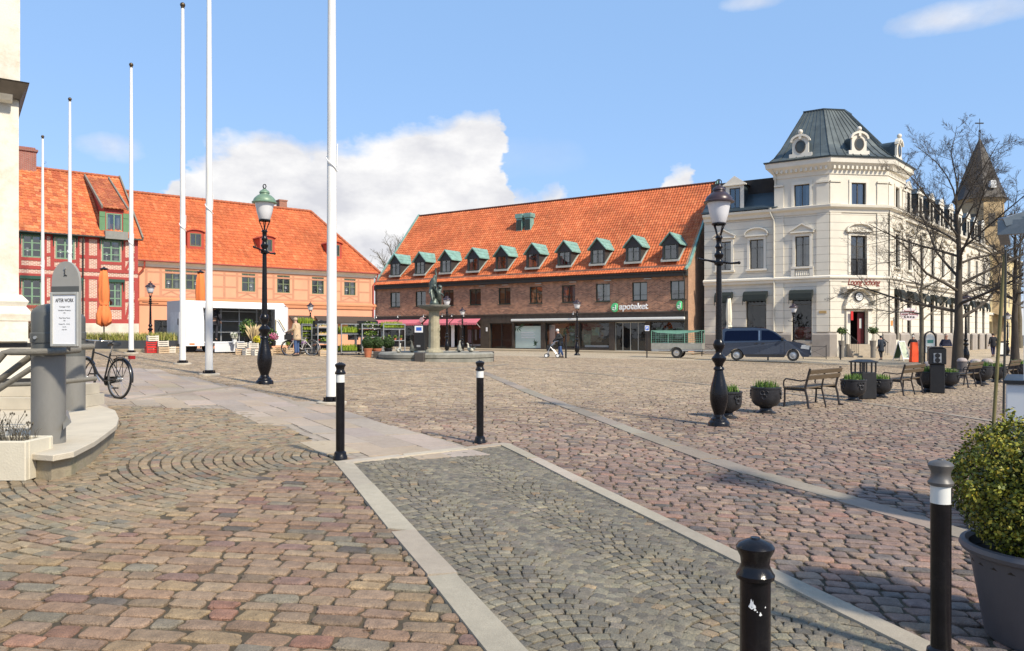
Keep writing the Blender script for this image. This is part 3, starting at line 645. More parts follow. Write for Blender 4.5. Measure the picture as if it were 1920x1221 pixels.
# main roof
th_ = math.atan2(15.7-.1-7.35-.1, 7.4+.0); sl = Vector((0, math.cos(th_), math.sin(th_)))
y0 = -.0; ang2 = R(30)
zE = 7.02
tiles('roof_tiles', apo, (0,-.55,zE), (1,0,0), (0,math.cos(ang2),math.sin(ang2)), LB, 1.05, MT, TC, [4,4,3,2], tw=.27, th=.35)
yb = -.55+1.0*math.cos(ang2); zb2 = zE+1.0*math.sin(ang2); hr = math.hypot(7.4-yb, 15.62-zb2); vv = ((7.4-yb)/hr, (15.62-zb2)/hr)
tiles('roof_tiles', apo, (0,yb,zb2), (1,0,0), (0,vv[0],vv[1]), LB, hr, MT, TC, [4,4,3,2], tw=.27, th=.37)
m = MB(); m.quad((0,-.5,zE-.03),(LB,-.5,zE-.03),(LB,yb,zb2-.06),(0,yb,zb2-.06)); m.quad((0,yb,zb2-.06),(LB,yb,zb2-.06),(LB,7.4,15.55),(0,7.4,15.55)); m.quad((LB,15.3,zE),(0,15.3,zE),(0,7.4,15.6),(LB,7.4,15.6))
m.build('roof_deck', MR, apo)
m = MB(); m.box(0,LB,-.5,-.003,zE-.14,zE-.05); m.box(0,LB,-.35,-.004,zE-.45,zE-.141); m.build('eave_soffit', M['darkwood'], apo)
ridge(apo, (0,7.4,15.72), (LB,7.4,15.72), pm('dark_ridge_tile', (.12,.045,.03), .8, 0, .25, 3), .1)
for sx in (0, LB):
    m = MB(); a = (sx,-.62,zE+.08); b = (sx,yb,zb2+.1); c = (sx,7.4,15.82); m.bar(a,b,.16,.2); m.bar(b,c,.16,.2); m.bar(c,(sx,15.3,zE+.1),.16,.2); m.build('copper_verge', M['copper'], apo)
# dormers
dc = [BK.px(x, 470, .25)[0] for x in (740,786,834,886,939,999,1058,1120,1187,1256)]
dc = [.5*dc[i]+.5*(dc[0]+(dc[-1]-dc[0])*i/9) for i in range(10)]
mdark = pm('dark_dormer_boards', (.035,.035,.034), .6, 0, .25, 5)
for i, s in enumerate(dc):
    zl = 7.95; w2 = .74; ze = 9.55; zp = 10.35; yf = .35
    m = MB(); hh = (s-w2+.16, s+w2-.16, zl+.15, ze-.2); wall(m, s-w2, s+w2, zl, ze, [hh], .12, y=yf)
    m.add([(s-w2,yf,ze),(s+w2,yf,ze),(s,yf,zp)], [(0,1,2)])
    yr = lambda z: yb+(z-zb2)*(7.4-yb)/(15.62-zb2)
    m.quad((s-w2,yf,zl),(s-w2,yf,ze),(s-w2,yr(ze),ze),(s-w2,yf,zl)); m.quad((s+w2,yf,zl),(s+w2,yr(ze),ze),(s+w2,yf,ze))
    d_ = m.build('dormer', mdark, apo)
    c = MB(); t = .05; ov = .2; x1 = w2+.22; zlow = ze-.16
    for sg in (-1, 1):
        P = [(s,yf-ov,zp+.1),(s+sg*x1,yf-ov,zlow+.02),(s+sg*x1,yr(zlow)+.1,zlow+.02),(s,yr(zp)+.25,zp+.1)]
        Q = [(p[0],p[1],p[2]-.11) for p in P]
        c.add(P+Q, [(0,1,2,3),(7,6,5,4),(0,4,5,1),(1,5,6,2),(2,6,7,3),(3,7,4,0)])
        for k in (.33,.66):
            ax = s+sg*x1*k; az = zp+.1-(zp+.08-zlow)*k; c.bar((ax,yf-ov,az+.01),(ax,yr(az)+.15,az+.01),.03,.03)
    c.build('copper_roof', M['copper'], d_)
    c = MB(); c.box(s-w2-.08,s+w2+.08,yf-.16,yf+.02,zl-.08,zl+.1)
    for sg in (-1,1): c.bar((s+sg*(w2+.06),yf-.1,zl+.02),(s+sg*(w2+.06),yr(ze)-.1,ze-.1),.14,.05)
    c.build('lead_flashing', pm('pale_flashing', (.42,.44,.38), .6, .1, .15, 4), d_)
    w = window(d_, hh, yf+.08, mfr, M['glass'], 2, (.68,), .05)
    if i in (0,2,3,4,5,6,7,8):
        q = MB(); q.quad((hh[0],yf+.2,hh[2]),(s-.2,yf+.2,hh[2]),(s-.28,yf+.2,hh[3]),(hh[0],yf+.2,hh[3])); q.quad((s+.25,yf+.2,hh[2]),(hh[1],yf+.2,hh[2]),(hh[1],yf+.2,hh[3]),(s+.3,yf+.2,hh[3])); q.build('curtain', M['curtain'], w)
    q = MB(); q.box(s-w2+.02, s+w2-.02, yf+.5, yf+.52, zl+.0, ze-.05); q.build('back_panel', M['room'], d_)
# copper chimneys
for x in (975, 991):
    s, z = BK.px(x, 414, 4.7); m = MB(); zz = 15.6-(7.4-4.6)*vv[1]/vv[0]
    m.box(s-.36, s+.36, 4.5, 5.2, zz-.3, zz+1.3); m.box(s-.45, s+.45, 4.4, 5.3, zz+1.3, zz+1.75); m.build('chimney', M['copper'], apo, bevel=.02)
    m = MB(); m.box(s-.3, s+.3, 4.47, 4.499, zz+.05, zz+1.1); m.build('chimney_louvre', mfr, apo)
# shopfront glazing
mal = pm('pale_aluminium', (.38,.38,.34), .4, .4, .1, 6); mdk = pm('dark_shop_frame', (.035,.035,.032), .4, .2, .2, 6)
cols_ = [2,2,1,1,2,2,1,1,1,4,1]; frm = [mdk]*6+[mdk]*3+[mal]+[mdk]
for i, (h, c_, f_) in enumerate(zip(hb, cols_, frm)):
    nm = 'door' if i in (5, 9) else 'shop_window'
    w = window(apo, h, .2, f_, M['glassdark'], c_, (.36,) if i == 5 else (), .08, name=nm, dp=.04)
# awnings (pink, scalloped), one per stretch
mpk = pm('pink_awning_cloth', (.60,.16,.20), .85, 0, .1, 5)
for a, b in ((705,748),(750,798),(802,850),(852,868),(869,902)):
    s0, s1 = sp(a), sp(b); z1 = BK.px(800, 599, 0)[1]; m = MB(); y1 = -.75; zl = z1-.42
    m.quad((s0,-.1,z1),(s1,-.1,z1),(s1,y1,zl),(s0,y1,zl)); m.quad((s0,-.1,z1-.02),(s1,-.1,z1-.02),(s1,y1,zl-.02),(s0,y1,zl-.02))
    n = max(2, int((s1-s0)/.3)); st = (s1-s0)/n
    for k in range(n):
        P = [(s0+k*st+st*t, zl-.16-.08*math.sin(math.pi*t)) for t in (0,.25,.5,.75,1)]
        m.add([(s0+k*st,y1,zl),(s0+(k+1)*st,y1,zl)]+[(p,y1-.004,q) for p, q in P[::-1]], [tuple(range(7))])
    w = m.build('awning', mpk, apo)
    for xx in (s0+.05, s1-.05): q = MB(); q.tube([(xx,-.1,z1-.9),(xx,y1+.05,zl-.05)], .02, 6); q.build('awning_arm', M['white'], w)
m = MB(); s0, s1 = sp(962), sp(1286); zc = BK.px(1250, 597.5)[1]
m.box(s0, s1, -.42, -.13, zc-.1, zc+.13); m.build('rolled_awning', pm('white_awning_case', (.72,.72,.68), .5, 0, .06, 3), apo, bevel=.05, seg=2)
m = MB(); m.box(s0, s1, -.38, -.12, zc-.22, zc-.105); m.build('awning_rail', mdk, apo)
# interior of shops
def poster(name, x0, x1, z0, z1, y, mat, par=apo):
    q = MB(); q.box(x0, x1, y, y+.02, z0, z1); return q.build(name, mat, par)
mgr = pm('pale_green_window_film', (.50,.60,.54), .5, 0, .05, 2)
h = hb[6]; poster('window_film', h[0]+.05, h[1]-.05, h[2]+.02, h[3]-.3, .155, mgr)
leaf = pm('printed_leaf', (.05,.10,.05), .6)
m = MB()
for (cx, cz, a0, sg) in ((h[0]+.1, h[3]-.35, -60, 1), (h[1]-.5, h[2]+.25, 60, -1)):
    for k in range(7):
        a = R(a0+(-30+k*22)); L = .5+.35*((k*7) % 3)/3; p = Vector((cx+.1*k*sg*.8, .150, cz)); d = Vector((math.cos(a)*sg, 0, math.sin(a))); n = Vector((-d.z, 0, d.x))*.06
        e = p+d*L; c = p+d*L*.5; m.quad(p, c+n, e, c-n)
m.build('leaf_print', leaf, apo)
mwt = pm('white_lettering', (.8,.8,.78), .5, 0, .03)
for k in range(4): poster('poster_line', h[0]+.75, h[1]-.75-.15*(k % 2), h[2]+1.0+.17*k, h[2]+1.06+.17*k, .130, mwt)
mgp = pm('green_pharmacy_poster', (.05,.13,.06), .6, 0, .4, 2); mgl = pm('shop_shelf_green', (.10,.16,.11), .7, 0, .5, 3)
for i, (a, b, z0, z1, mm) in {7:(.15,.55,.1,1.0,mgp)}.items(): pass
for bi, L in ((7, [(.05,.25,.3,2.2,M['steel']),(.35,.62,1.1,1.9,mgp),(.62,.95,.2,1.4,mgl),(.7,.9,1.5,2.1,mgp)]), (8, [(.06,.3,.3,1.3,mgl),(.33,.58,1.2,1.95,mgp),(.64,.92,.9,1.95,mdk),(.1,.9,.12,.3,M['white'])]), (10, [(.1,.3,.9,1.9,mgl),(.4,.6,1.0,1.8,mgp),(.68,.9,1.0,1.9,mgl),(.1,.9,.1,.4,M['steel'])]), (0, [(.1,.28,.5,1.9,mdk),(.55,.9,.4,1.2,M['room'])]), (4, [(.1,.9,1.75,2.1,pm('red_shop_poster',(.3,.02,.03),.6)),(.1,.9,.05,.25,M['white'])])):
    h = hb[bi]; wd = h[1]-h[0]
    for (a, b, z0, z1, mm) in L: poster('shop_display', h[0]+wd*a, h[0]+wd*b, h[2]+z0, h[2]+z1, .5+.2*a, mm)
# clothes on rails in the pink-awning shop
def cloth(x, z, w, hgt, col, par):
    q = MB(); q.lathe([(w*.30,0),(w*.5,.02),(w*.46,hgt*.5),(w*.5,hgt*.86),(w*.2,hgt*.97),(w*.06,hgt)], 8, (x,.75,z), 1, .45); q.build('hanging_garment', pm('garment_cloth', col, .9, 0, .15, 6), par, smooth=60)
h = hb[4]; cloth(h[0]+.35,.7,.5,1.5,(.36,.27,.33),apo); cloth(h[0]+1.15,1.0,.25,1.2,(.4,.4,.42),apo); cloth(h[0]+1.85,1.2,.5,1.0,(.12,.16,.42),apo)
h = hb[1]; cloth(h[0]+.5,.8,.5,1.4,(.12,.12,.10),apo); cloth(h[1]-.4,1.2,.4,1.1,(.12,.16,.42),apo)
h = hb[0]; cloth(h[1]-.6,.7,.6,1.6,(.10,.11,.10),apo)
m = MB(); m.box(sp(846)+.05, sp(846)+.45, -.06,-.02,.3,2.6); m.build('pale_pilaster', M['white'], apo)
# signs
mgn = pm('pharmacy_green', (.10,.55,.22), .45, 0, .05, 3)
sx0, sz0 = BK.px(1145, 577, -.2); sx1, _ = BK.px(1215, 577, -.2)
def leafsign(cx, cz, rx, rz, par, nm='shop_emblem'):
    q = MB(); P = []
    for k in range(28):
        a = 2*math.pi*k/28; x = math.cos(a); z = math.sin(a); x = min(x, .72) if x > 0 else x; P.append((cx+rx*x, cz+rz*z))
    q.prism(P, -.28, -.1); e = q.build(nm, mgn, par, bevel=.02)
    q = MB(); q.tube([(cx-.10*rx+rx*.42*math.cos(t), -.30, cz+.25*rz+rz*.38*math.sin(t)) for t in np.linspace(-2.6,.9,14)], .035*rz/.4, 6)
    q.tube([(cx-.10*rx+rx*.45*math.cos(t), -.30, cz-.15*rz+rz*.42*math.sin(t)) for t in np.linspace(-2.9,-.1,14)], .035*rz/.4, 6); q.bar((cx+rx*.32,-.30,cz-rz*.2),(cx+rx*.32,-.30,cz+rz*.6),.06*rz/.4); q.build('emblem_mark', mwt, e)
leafsign(sx0+.42, sz0, .36, .40, apo); leafsign(BK.px(1273.5,577,-.3)[0], sz0+.05, .28, .40, apo)
W0 = sx1-(sx0+.85); t = text('apoteket', .95, mwt, apo, 'shop_lettering', ((sx0+.83+sx1)/2,-.22,sz0+.05), extr=.05, off=.018); t.scale = (W0/t.dimensions.x,)*2+(1,)
m = MB(); s = LB-.28; m.tube([(s,-.5,zE-.05),(s,-.42,zE-.4),(s,-.1,zE-.9),(s,-.1,.0)], .05, 8); m.build('drainpipe', M['darkwood'], apo, smooth=50)
m = MB()
for x in (905,948,1010,1075,1140,1215):
    s = sp(x); m.box(s-.35, s+.35, -.12, -.05, zE-.62, zE-.52)
m.build('soffit_vent', mal, apo)
# wall lamps on the fascia
m = MB()
for x in (712,752,800,835,853,875,1080): s = sp(x); m.tube([(s,-.05,zf+.15),(s,-.5,zf+.2),(s,-.55,zf+.05)], .02, 6); m.lathe([(.03,.02),(.09,-.12)], 8, (s,-.55,zf+.05))
m.build('spotlight', M['steel'], apo)
m = MB(); s = sp(799); m.tube([(s,-.05,zf-.1),(s,-.6,zf-.1)], .02, 6); m.lathe([(.26,-.03),(.26,.03)], 16, (0,0,0), T=Matrix.Translation((s,-.75,zf-.35)) @ Matrix.Rotation(R(90),4,'X')); m.build('round_hanging_sign', pm('pink_sign_board',(.6,.42,.42),.6), apo)
for xx in (1209,): pass
poster('house_number', sp(913)-.1, sp(913)+.1, 1.9, 2.3, -.05, M['white'])
# ------------------------------------------------------------------ orange half-timbered building
OR = Fr(-27.0, 55.9, .4, d=(.772,.635)); LO = 19.1
ora = thing('orange_building', 'salmon orange two-storey house with faded timber framing, hipped orange tile roof and green windows', 'building', OR.o, OR.a)
mor = pm('salmon_plaster', (.70,.325,.195), .85, 0, .05, 1.2, .1, 40, dirt=(.55,.27,.17), dscale=.5, stretch=(1,1,.35))
mbm = pm('faded_timber_paint', (.47,.225,.135), .8, 0, .10, 2)
mwc = pm('cream_cornice', (.72,.66,.56), .7, 0, .06, 2)
mgw = pm('olive_green_window_paint', (.13,.16,.085), .55, 0, .12, 5)
zE = OR.px(262, 487, 0)[1]-.05; zs = OR.px(480, 570)[1]
def rect(Fm, x0, x1, y0, y1, yo=0):
    s0, _ = Fm.px(x0, y0, yo); s1, _ = Fm.px(x1, y0, yo); xm = (x0+x1)/2; return (s0, s1, Fm.px(xm, y1, yo)[1], Fm.px(xm, y0, yo)[1])
wo = [rect(OR,*q) for q in ((310,337,508,544),(349,375,510,546),(453,479,514,547),(519,544,517,549),(584,608,519,551),(645,667,521,552))]
wo = [((a+b)/2-.55, (a+b)/2+.55, 4.05-.02, 5.42) for a, b, c, d in wo]
zo = [rect(OR,310,337,508,544)[2:], rect(OR,645,667,521,552)[2:]]; zc0 = (zo[0][0]+zo[1][0])/2; zc1 = (zo[0][1]+zo[1][1])/2; wo = [(a, b, zc0, zc1) for a, b, c, d in wo]
go = [rect(OR,289,321,588,625), rect(OR,552,577,592,640), rect(OR,604,617,594,620), rect(OR,652,672,594,620)]
go = [(a, b, z0, z1) for (a, b, c, d), (z0, z1) in zip(go, ((.9,2.35),(.1,2.3),(.8,2.2),(.8,2.2)))]
m = MB(); wall(m, -.8, LO, -.5, zE, wo+go, .14); m.box(LO-.2, LO, .15, 11.6, -.5, zE); m.build('wall', mor, ora)
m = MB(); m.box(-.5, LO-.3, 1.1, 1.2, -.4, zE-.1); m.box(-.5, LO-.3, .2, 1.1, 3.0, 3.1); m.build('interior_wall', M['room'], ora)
for i, h in enumerate(wo): window(ora, h, .07, mgw, M['glass'], 2, (.5,), .07, curtain=(1, 0, 1, 0, 1, 1)[i], lamp=(1, 2, 2, 2, 2, 1)[i], bar=.1)
for i, h in enumerate(go): window(ora, h, .09, mdk, M['glassdark'], 1 if i else 2, (), .07, name='door' if i == 1 else 'shop_window')
# string course and cornice
m = MB(); m.sweep([(-.8,0),(LO,0),(LO,11)], [(.0,zs-.25),(.10,zs-.25),(.12,zs-.02),(.18,zs+.02),(.18,zs+.16),(.03,zs+.3),(0,zs+.3)]); m.build('string_course', pm('deep_orange_plaster', (.56,.24,.12), .85, 0, .08, 2), ora)
m = MB(); m.sweep([(-.8,0),(LO,0),(LO,11)], [(.0,zE-.42),(.08,zE-.42),(.10,zE-.25),(.3,zE-.08),(.34,zE+.02),(0,zE+.02)]); m.build('cornice', mwc, ora)
bm = MB(); z0, z1 = zs+.31, zE-.43; zr1, zr2 = z0+.95, z1-.35; y_ = -.012
xsb = [.35]+sorted([h[0]-.28 for h in wo]+[h[1]+.28 for h in wo]+[7.0, 8.6, LO-.35, 6.0])
xsb = [x for i, x in enumerate(xsb) if i == 0 or x-xsb[i-1] > .45]
for x in xsb: bm.box(x-.09, x+.09, y_, .0, z0, z1)
for zz in (z0+.06, zr2, z1-.06):
    for a, b in zip(xsb[:-1], xsb[1:]): bm.box(a+.09, b-.09, y_, 0, zz-.07, zz+.07)
for a, b in zip(xsb[:-1], xsb[1:]):
    mid = (a+b)/2
    inwin = any(h[0] < mid < h[1] for h in wo)
    if inwin:
        bm.box(a+.09, b-.09, y_, 0, zc0-.16, zc0-.04)
        for sg in (1, -1):
            xa, xb = (mid, a+.1) if sg > 0 else (mid, b-.1)
            bm.bar((mid+.0*sg,-.004,zc0-.2),(xb,-.004,z0+.15),.012,.12,up=(0,0,1))
    else: bm.box(a+.09, b-.09, y_, 0, zr1-.06, zr1+.06)
bm.build('timber_frame', mbm, ora)
# hipped roof
ov = .4; D = 11.7; zr = 12.9-.4; zl = zE-.02; rise = zr-zl
run = D/2+ov; k_hip = 3.25
hs = math.hypot(run, rise); V1 = (0, run/hs, rise/hs)
tiles('roof_tiles', ora, (-1.6,-ov,zl), (1,0,0), V1, LO+1.6+ov, hs, MT, TC, [5,3,4,1], clip=lambda h: (1.6-1.6, LO+1.6+ov-(k_hip+ov)*h/hs), tw=.26, th=.37)
m = MB(); A = (-1.6,-ov,zl-.03); B = (LO+ov,-ov,zl-.03); C = (LO-k_hip,D/2,zr-.04); D_ = (-1.6,D/2,zr-.04); E_ = (LO+ov,D+ov,zl-.03); F_ = (-1.6,D+ov,zl-.03)
m.quad(A,B,C,D_); m.add([B,E_,C],[(0,1,2)]); m.quad(F_,D_,C,E_); m.build('roof_deck', MR, ora)
hv = math.hypot(k_hip+ov, rise); V2 = (-(k_hip+ov)/hv, 0, rise/hv)
tiles('roof_tiles', ora, (LO+ov,-ov,zl), (0,1,0), V2, D+2*ov, hv, MT, TC, [5,3,4,1], clip=lambda h: ((D/2+ov)*h/hv, D+2*ov-(D/2+ov)*h/hv), tw=.26, th=.37)
ridge(ora, (-1.6,D/2,zr+.1), (LO-k_hip,D/2,zr+.1), MR, .12); ridge(ora, (LO+ov,-ov,zl+.12), (LO-k_hip,D/2,zr+.1), MR, .12)
m = MB(); m.tube([(-1.0,-ov-.06,zl),(LO+ov,-ov-.06,zl)], .06, 8); m.build('gutter', pm('red_painted_metal', (.28,.05,.03), .5), ora, smooth=50)
mrd = pm('red_ochre_paint', (.40,.055,.03), .75, 0, .12, 3)
for x, yy in ((365,458),(499,462),(626,474)):
    s, _ = OR.px(x, yy, 1.1); yf = .85; zf_ = zl+(yf+ov)*rise/run; m = MB(); hh = (s-.42, s+.42, zf_+.25, zf_+1.25)
    yq = lambda z: -ov+(z-zl)*run/rise
    wall(m, s-.62, s+.62, zf_-.1, zf_+1.3, [hh], .1, y=yf)
    arc = [(s+.62*math.cos(a), zf_+1.3+.22*math.sin(a)) for a in np.linspace(0, math.pi, 9)]
    m.add([(p, yf, q) for p, q in arc], [tuple(range(9))])
    for sg in (-1, 1): m.add([(s+sg*.62,yf,zf_-.1),(s+sg*.62,yf,zf_+1.3),(s+sg*.62,yq(zf_+1.3),zf_+1.3)],[(0,1,2)])
    d_ = m.build('dormer', mrd, ora)
    r_ = MB(); arc = [(s+.72*math.cos(a), zf_+1.3+.26*math.sin(a)) for a in np.linspace(0, math.pi, 9)]
    for (p, q), (p2, q2) in zip(arc[:-1], arc[1:]): r_.add([(p,yf-.12,q),(p2,yf-.12,q2),(p2,yq(q2)+.1,q2),(p,yq(q)+.1,q),(p,yf-.12,q-.06),(p2,yf-.12,q2-.06)],[(0,1,2,3),(0,4,5,1)])
    r_.build('dormer_roof', mrd, d_)
    window(d_, hh, yf+.06, mgw, M['glass'], 2, (), .06)
    q = MB(); q.box(s-.6, s+.6, yf+.4, yf+.42, zf_-.1, zf_+1.3); q.build('back_panel', M['room'], d_)
s, z = OR.px(532, 388, D/2); m = MB(); m.box(s-.35, s+.35, D/2+.1, D/2+.8, zr-.6, zr+.75); m.box(s-.4, s+.4, D/2+.05, D/2+.85, zr+.75, zr+.88); m.build('chimney', brickmat('chimney_brick', (.35,.10,.06), (.28,.08,.05), (.35,.28,.2)), ora)
# awnings at street level
maw = pm('dark_brown_awning', (.06,.045,.035), .85, 0, .15, 4)
for a, b in ((541,582),(589,699)):
    s0, s1 = OR.px(a)[0], OR.px(b)[0]; m = MB(); m.add([(s0,-.02,2.85),(s1,-.02,2.85),(s1,-.95,2.35),(s0,-.95,2.35),(s0,-.95,2.15),(s1,-.95,2.15),(s0,-.02,2.8),(s1,-.02,2.8)],[(0,1,2,3),(3,2,5,4),(6,7,5,4),(0,3,4,6),(1,7,5,2)]); m.build('awning', maw, ora)
mrp = pm('red_drainpipe_paint', (.36,.06,.04), .5)
pipe(ora, [(LO+.2,-ov,zl-.02),(LO+.15,-.12,zl-.7),(LO-.1,-.12,zl-1.0),(LO-.1,-.12,0)], .06, mrp)
pipe(ora, [(.15,-ov,zl-.05),(.15,-.3,zl-.5),(-.2,-.12,zl-1.0),(-.2,-.12,0)], .06, mrp)
m = MB(); s, z = OR.px(600, 602, -.8); m.tube([(s+.45*math.cos(a), -.9, 2.0+.45*math.sin(a)) for a in np.linspace(0, math.pi, 14)], .05, 6); m.bar((s-.5,-.9,2.0),(s+.5,-.9,2.0),.05); m.tube([(s,-.02,2.45),(s,-.9,2.45)],.02,6); m.build('arched_hanging_sign', M['black'], ora)
# ------------------------------------------------------------------ red half-timbered house
RE = Fr(-26.3-.772*12, 54.0-.635*12, .8, d=(.772,.635)); LR = 12.0
red = thing('red_half_timbered_house', 'red half-timbered brick house with green windows, orange tile roof and a shuttered dormer', 'building', RE.o, RE.a)
mbr = brickmat('pale_pink_brick', (.48,.20,.145), (.36,.14,.11), (.62,.50,.40), .25, .09, .022, 0, .15)
mrb = pm('red_beam_paint', (.34,.042,.034), .7, 0, .12, 3); mgn2 = pm('sage_green_window_paint', (.16,.27,.17), .5, 0, .1, 5); mga = pm('dark_green_awning', (.02,.07,.05), .8)
zE = RE.px(150, 441)[1]; zb0 = .9
def fixz(L, idx=(0, -1)): z0 = sum(q[2] for q in L)/len(L); z1 = sum(q[3] for q in L)/len(L); return [(a, b, z0, z1) for a, b, c, d in L]
wu = fixz([rect(RE,*q) for q in ((42,78,440,483),(104,140,446,487),(191,226,452,490))]); wl = fixz([rect(RE,*q) for q in ((42,78,524,572),(122,150,526,573),(203,228,529,576))])
z1 = RE.px(150,606)[1]; zmid = RE.px(240, 513)[1]
m = MB(); wall(m, 0, LR, z1, zE, wu+wl, .15); m.box(LR-.2, LR, .16, 12, z1, zE); m.prism([(0,zE),(12.8,zE),(6.4,12.65)], LR-.2, LR, axis='x'); m.build('wall', mbr, red)
m = MB(); m.box(-.05, LR+.05, -.06, .3, -.8, z1); m.build('stone_plinth', pm('pale_plinth_stone', (.55,.50,.42), .85, 0, .2, 1.5, .3, 20), red)
m = MB(); m.box(0, LR-.3, 1.1, 1.2, 0, zE); m.build('interior_wall', M['room'], red)
for L_, rows_ in ((wu, (.34,.66)), (wl, (.34,.66))):
    for i, h in enumerate(L_):
        w = window(red, h, .05, mgn2, M['glass'], 2, rows_, .09, bar=.1, lamp=1 if L_ is wu else 0, curtain=(1 if i == 2 else 0))
        q = MB(); q.box(h[0]-.16, h[1]+.16, -.22, -.04, h[3]+.0, h[3]+.2)
        for xx in (h[0]-.12, h[1]+.12): q.add([(xx-.03,-.2,h[3]),(xx+.03,-.2,h[3]),(xx+.03,-.1,h[3]-.6),(xx-.03,-.1,h[3]-.6),(xx-.03,-.04,h[3]),(xx+.03,-.04,h[3])],[(0,1,2,3),(0,3,4),(1,5,2),(4,3,2,5)])
        q.build('awning_box', mga, w)
bm = MB(); yy = -.035
posts = sorted([h[i] + (-.18 if i == 0 else .18) for h in wu for i in (0, 1)]+[.12, LR-.12, RE.px(163)[0]])
def posts_at(z0, z1, L_):
    for x in posts: bm.box(x-.11, x+.11, yy, 0, z0, z1)
bands = [(z1+.0, z1+.28), (zmid-.5, zmid-.28), (zmid+.0, zmid+.22), (zE-.22, zE)]
for a, b in bands: bm.box(0, LR, yy-.004, 0, a, b)
posts_at(z1+.28, zmid-.5, wl); posts_at(zmid+.22, zE-.22, wu)
for x0, x1 in zip(posts[:-1], posts[1:]):
    mid = (x0+x1)/2
    for L_, za in ((wu, zmid+1.0), (wl, z1+1.6)):
        hit = [h for h in L_ if h[0] < mid < h[1]]
        if hit: bm.box(x0+.11, x1-.11, yy, 0, hit[0][2]-.2, hit[0][2]-.01)
        else: bm.box(x0+.11, x1-.11, yy, 0, za-.1, za+.1)
x0 = posts[-2]; bm.bar((x0+.15,-.02,z1+.3),(LR-.2,-.02,zmid-.6),.04,.16); bm.bar((x0+.15,-.018,zmid+.25),(LR-.25,-.018,zE-1.0),.04,.16)
bm.build('timber_frame', mrb, red)
ov = .35; D = 12.8; zr = 13.66-.8; zl = zE-.05; run = D/2+ov; rise = zr-zl; hs = math.hypot(run, rise)
tiles('roof_tiles', red, (-1,-ov,zl), (1,0,0), (0,run/hs,rise/hs), LR+1.2, hs, MT, [(.56,.16,.06),(.62,.19,.07),(.48,.12,.05),(.66,.24,.10)], [4,4,3,2], tw=.27, th=.38)
m = MB(); m.quad((-1,-ov,zl-.03),(LR+.2,-ov,zl-.03),(LR+.2,D/2,zr-.04),(-1,D/2,zr-.04)); m.quad((LR+.2,D+ov,zl-.03),(-1,D+ov,zl-.03),(-1,D/2,zr-.04),(LR+.2,D/2,zr-.04)); m.build('roof_deck', MR, red)
ridge(red, (-1,D/2,zr+.08), (LR+.2,D/2,zr+.08), MR, .11)
m = MB(); m.bar((LR+.22,-ov-.05,zl+.08),(LR+.22,D/2,zr+.16),.1,.22); m.bar((LR+.22,D/2,zr+.16),(LR+.22,D+ov,zl+.08),.1,.22); m.build('verge_board', pm('weathered_grey_board', (.20,.19,.15), .8, 0, .2, 4), red)
m = MB(); m.tube([(-1,-ov-.05,zl-.02),(LR+.2,-ov-.05,zl-.02)], .06, 8); m.build('gutter', M['darkwood'], red, smooth=50)
s, z = RE.px(50, 300, D/2); m = MB(); m.box(s-.55, s+.55, D/2-.4, D/2+.6, zr-.8, zr+1.15); m.box(s-.65, s+.65, D/2-.5, D/2+.7, zr+1.15, zr+1.3); m.box(s-.5,s+.5,D/2-.3,D/2+.5,zr+1.3,zr+1.45); m.build('chimney', brickmat('chimney_brick', (.33,.09,.06), (.26,.07,.05), (.30,.24,.2)), red)
# dormer with a long shed roof
s0, _ = RE.px(194, 388, .6); s1, _ = RE.px(230, 390, .6); yf = .3; zq = lambda y: zl+(y+ov)*rise/run
zt = RE.px(212, 392, .3)[1]; zb_ = zq(yf)-.1; m = MB(); sm = (s0+s1)/2; hh = (sm-.5, sm+.5, zt-1.75, zt-.3)
wall(m, s0, s1, zb_, zt, [hh], .12, y=yf); yt = D/2-.5; zt2 = zq(yt)+.15
for x in (s0, s1): m.add([(x,yf,zb_),(x,yf,zt),(x,yt,zt2),(x,yt,zq(yt)-.2)],[(0,1,2,3)])
d_ = m.build('dormer', mrb, red)
hs2 = math.hypot(yt-yf+.25, zt2-zt); tiles('dormer_roof', d_, (s0-.15,yf-.25,zt), (1,0,0), (0,(yt-yf+.25)/hs2,(zt2-zt)/hs2), s1-s0+.3, hs2, MT, [(.44,.13,.06),(.38,.11,.05),(.5,.17,.07)], [1,1,1], tw=.27, th=.38)
m = MB()
for x in (s0-.2, s1+.2): m.bar((x,yf-.3,zt+.03),(x,yt,zt2+.1),.1,.2)
m.build('verge_board', pm('weathered_grey_board', (.20,.19,.15), .8, 0, .2, 4), d_)
window(d_, hh, yf+.06, mgn2, M['glass'], 2, (), .09, curtain=2)
for x0, x1 in ((s0-.32, sm-.56), (sm+.56, s1+.32)):
    q = MB(); q.box(x0, x1, yf-.06, yf-.005, hh[2]-.05, hh[3]+.05); q.box(x0+.02, x1-.02, yf-.085, yf-.061, hh[2]+.2, hh[2]+.28); q.box(x0+.02, x1-.02, yf-.085, yf-.061, hh[3]-.3, hh[3]-.22); q.build('shutter', pm('green_shutter_paint', (.10,.22,.10), .6, 0, .1, 4), d_)
q = MB(); q.box(s0+.05, s1-.05, yf+.9, yf+.92, zb_, zt); q.build('back_panel', M['room'], d_)
q = MB(); q.box(s0-.1, s1+.1, -.5, yf-.02, zl-.1, zb_+.02); q.build('lead_apron', pm('grey_lead', (.22,.22,.20), .6), d_)
pipe(red, [(RE.px(155)[0],-ov,zl-.05),(RE.px(155)[0],-.12,zl-.5),(RE.px(155)[0],-.12,0)], .05, M['darkwood'])
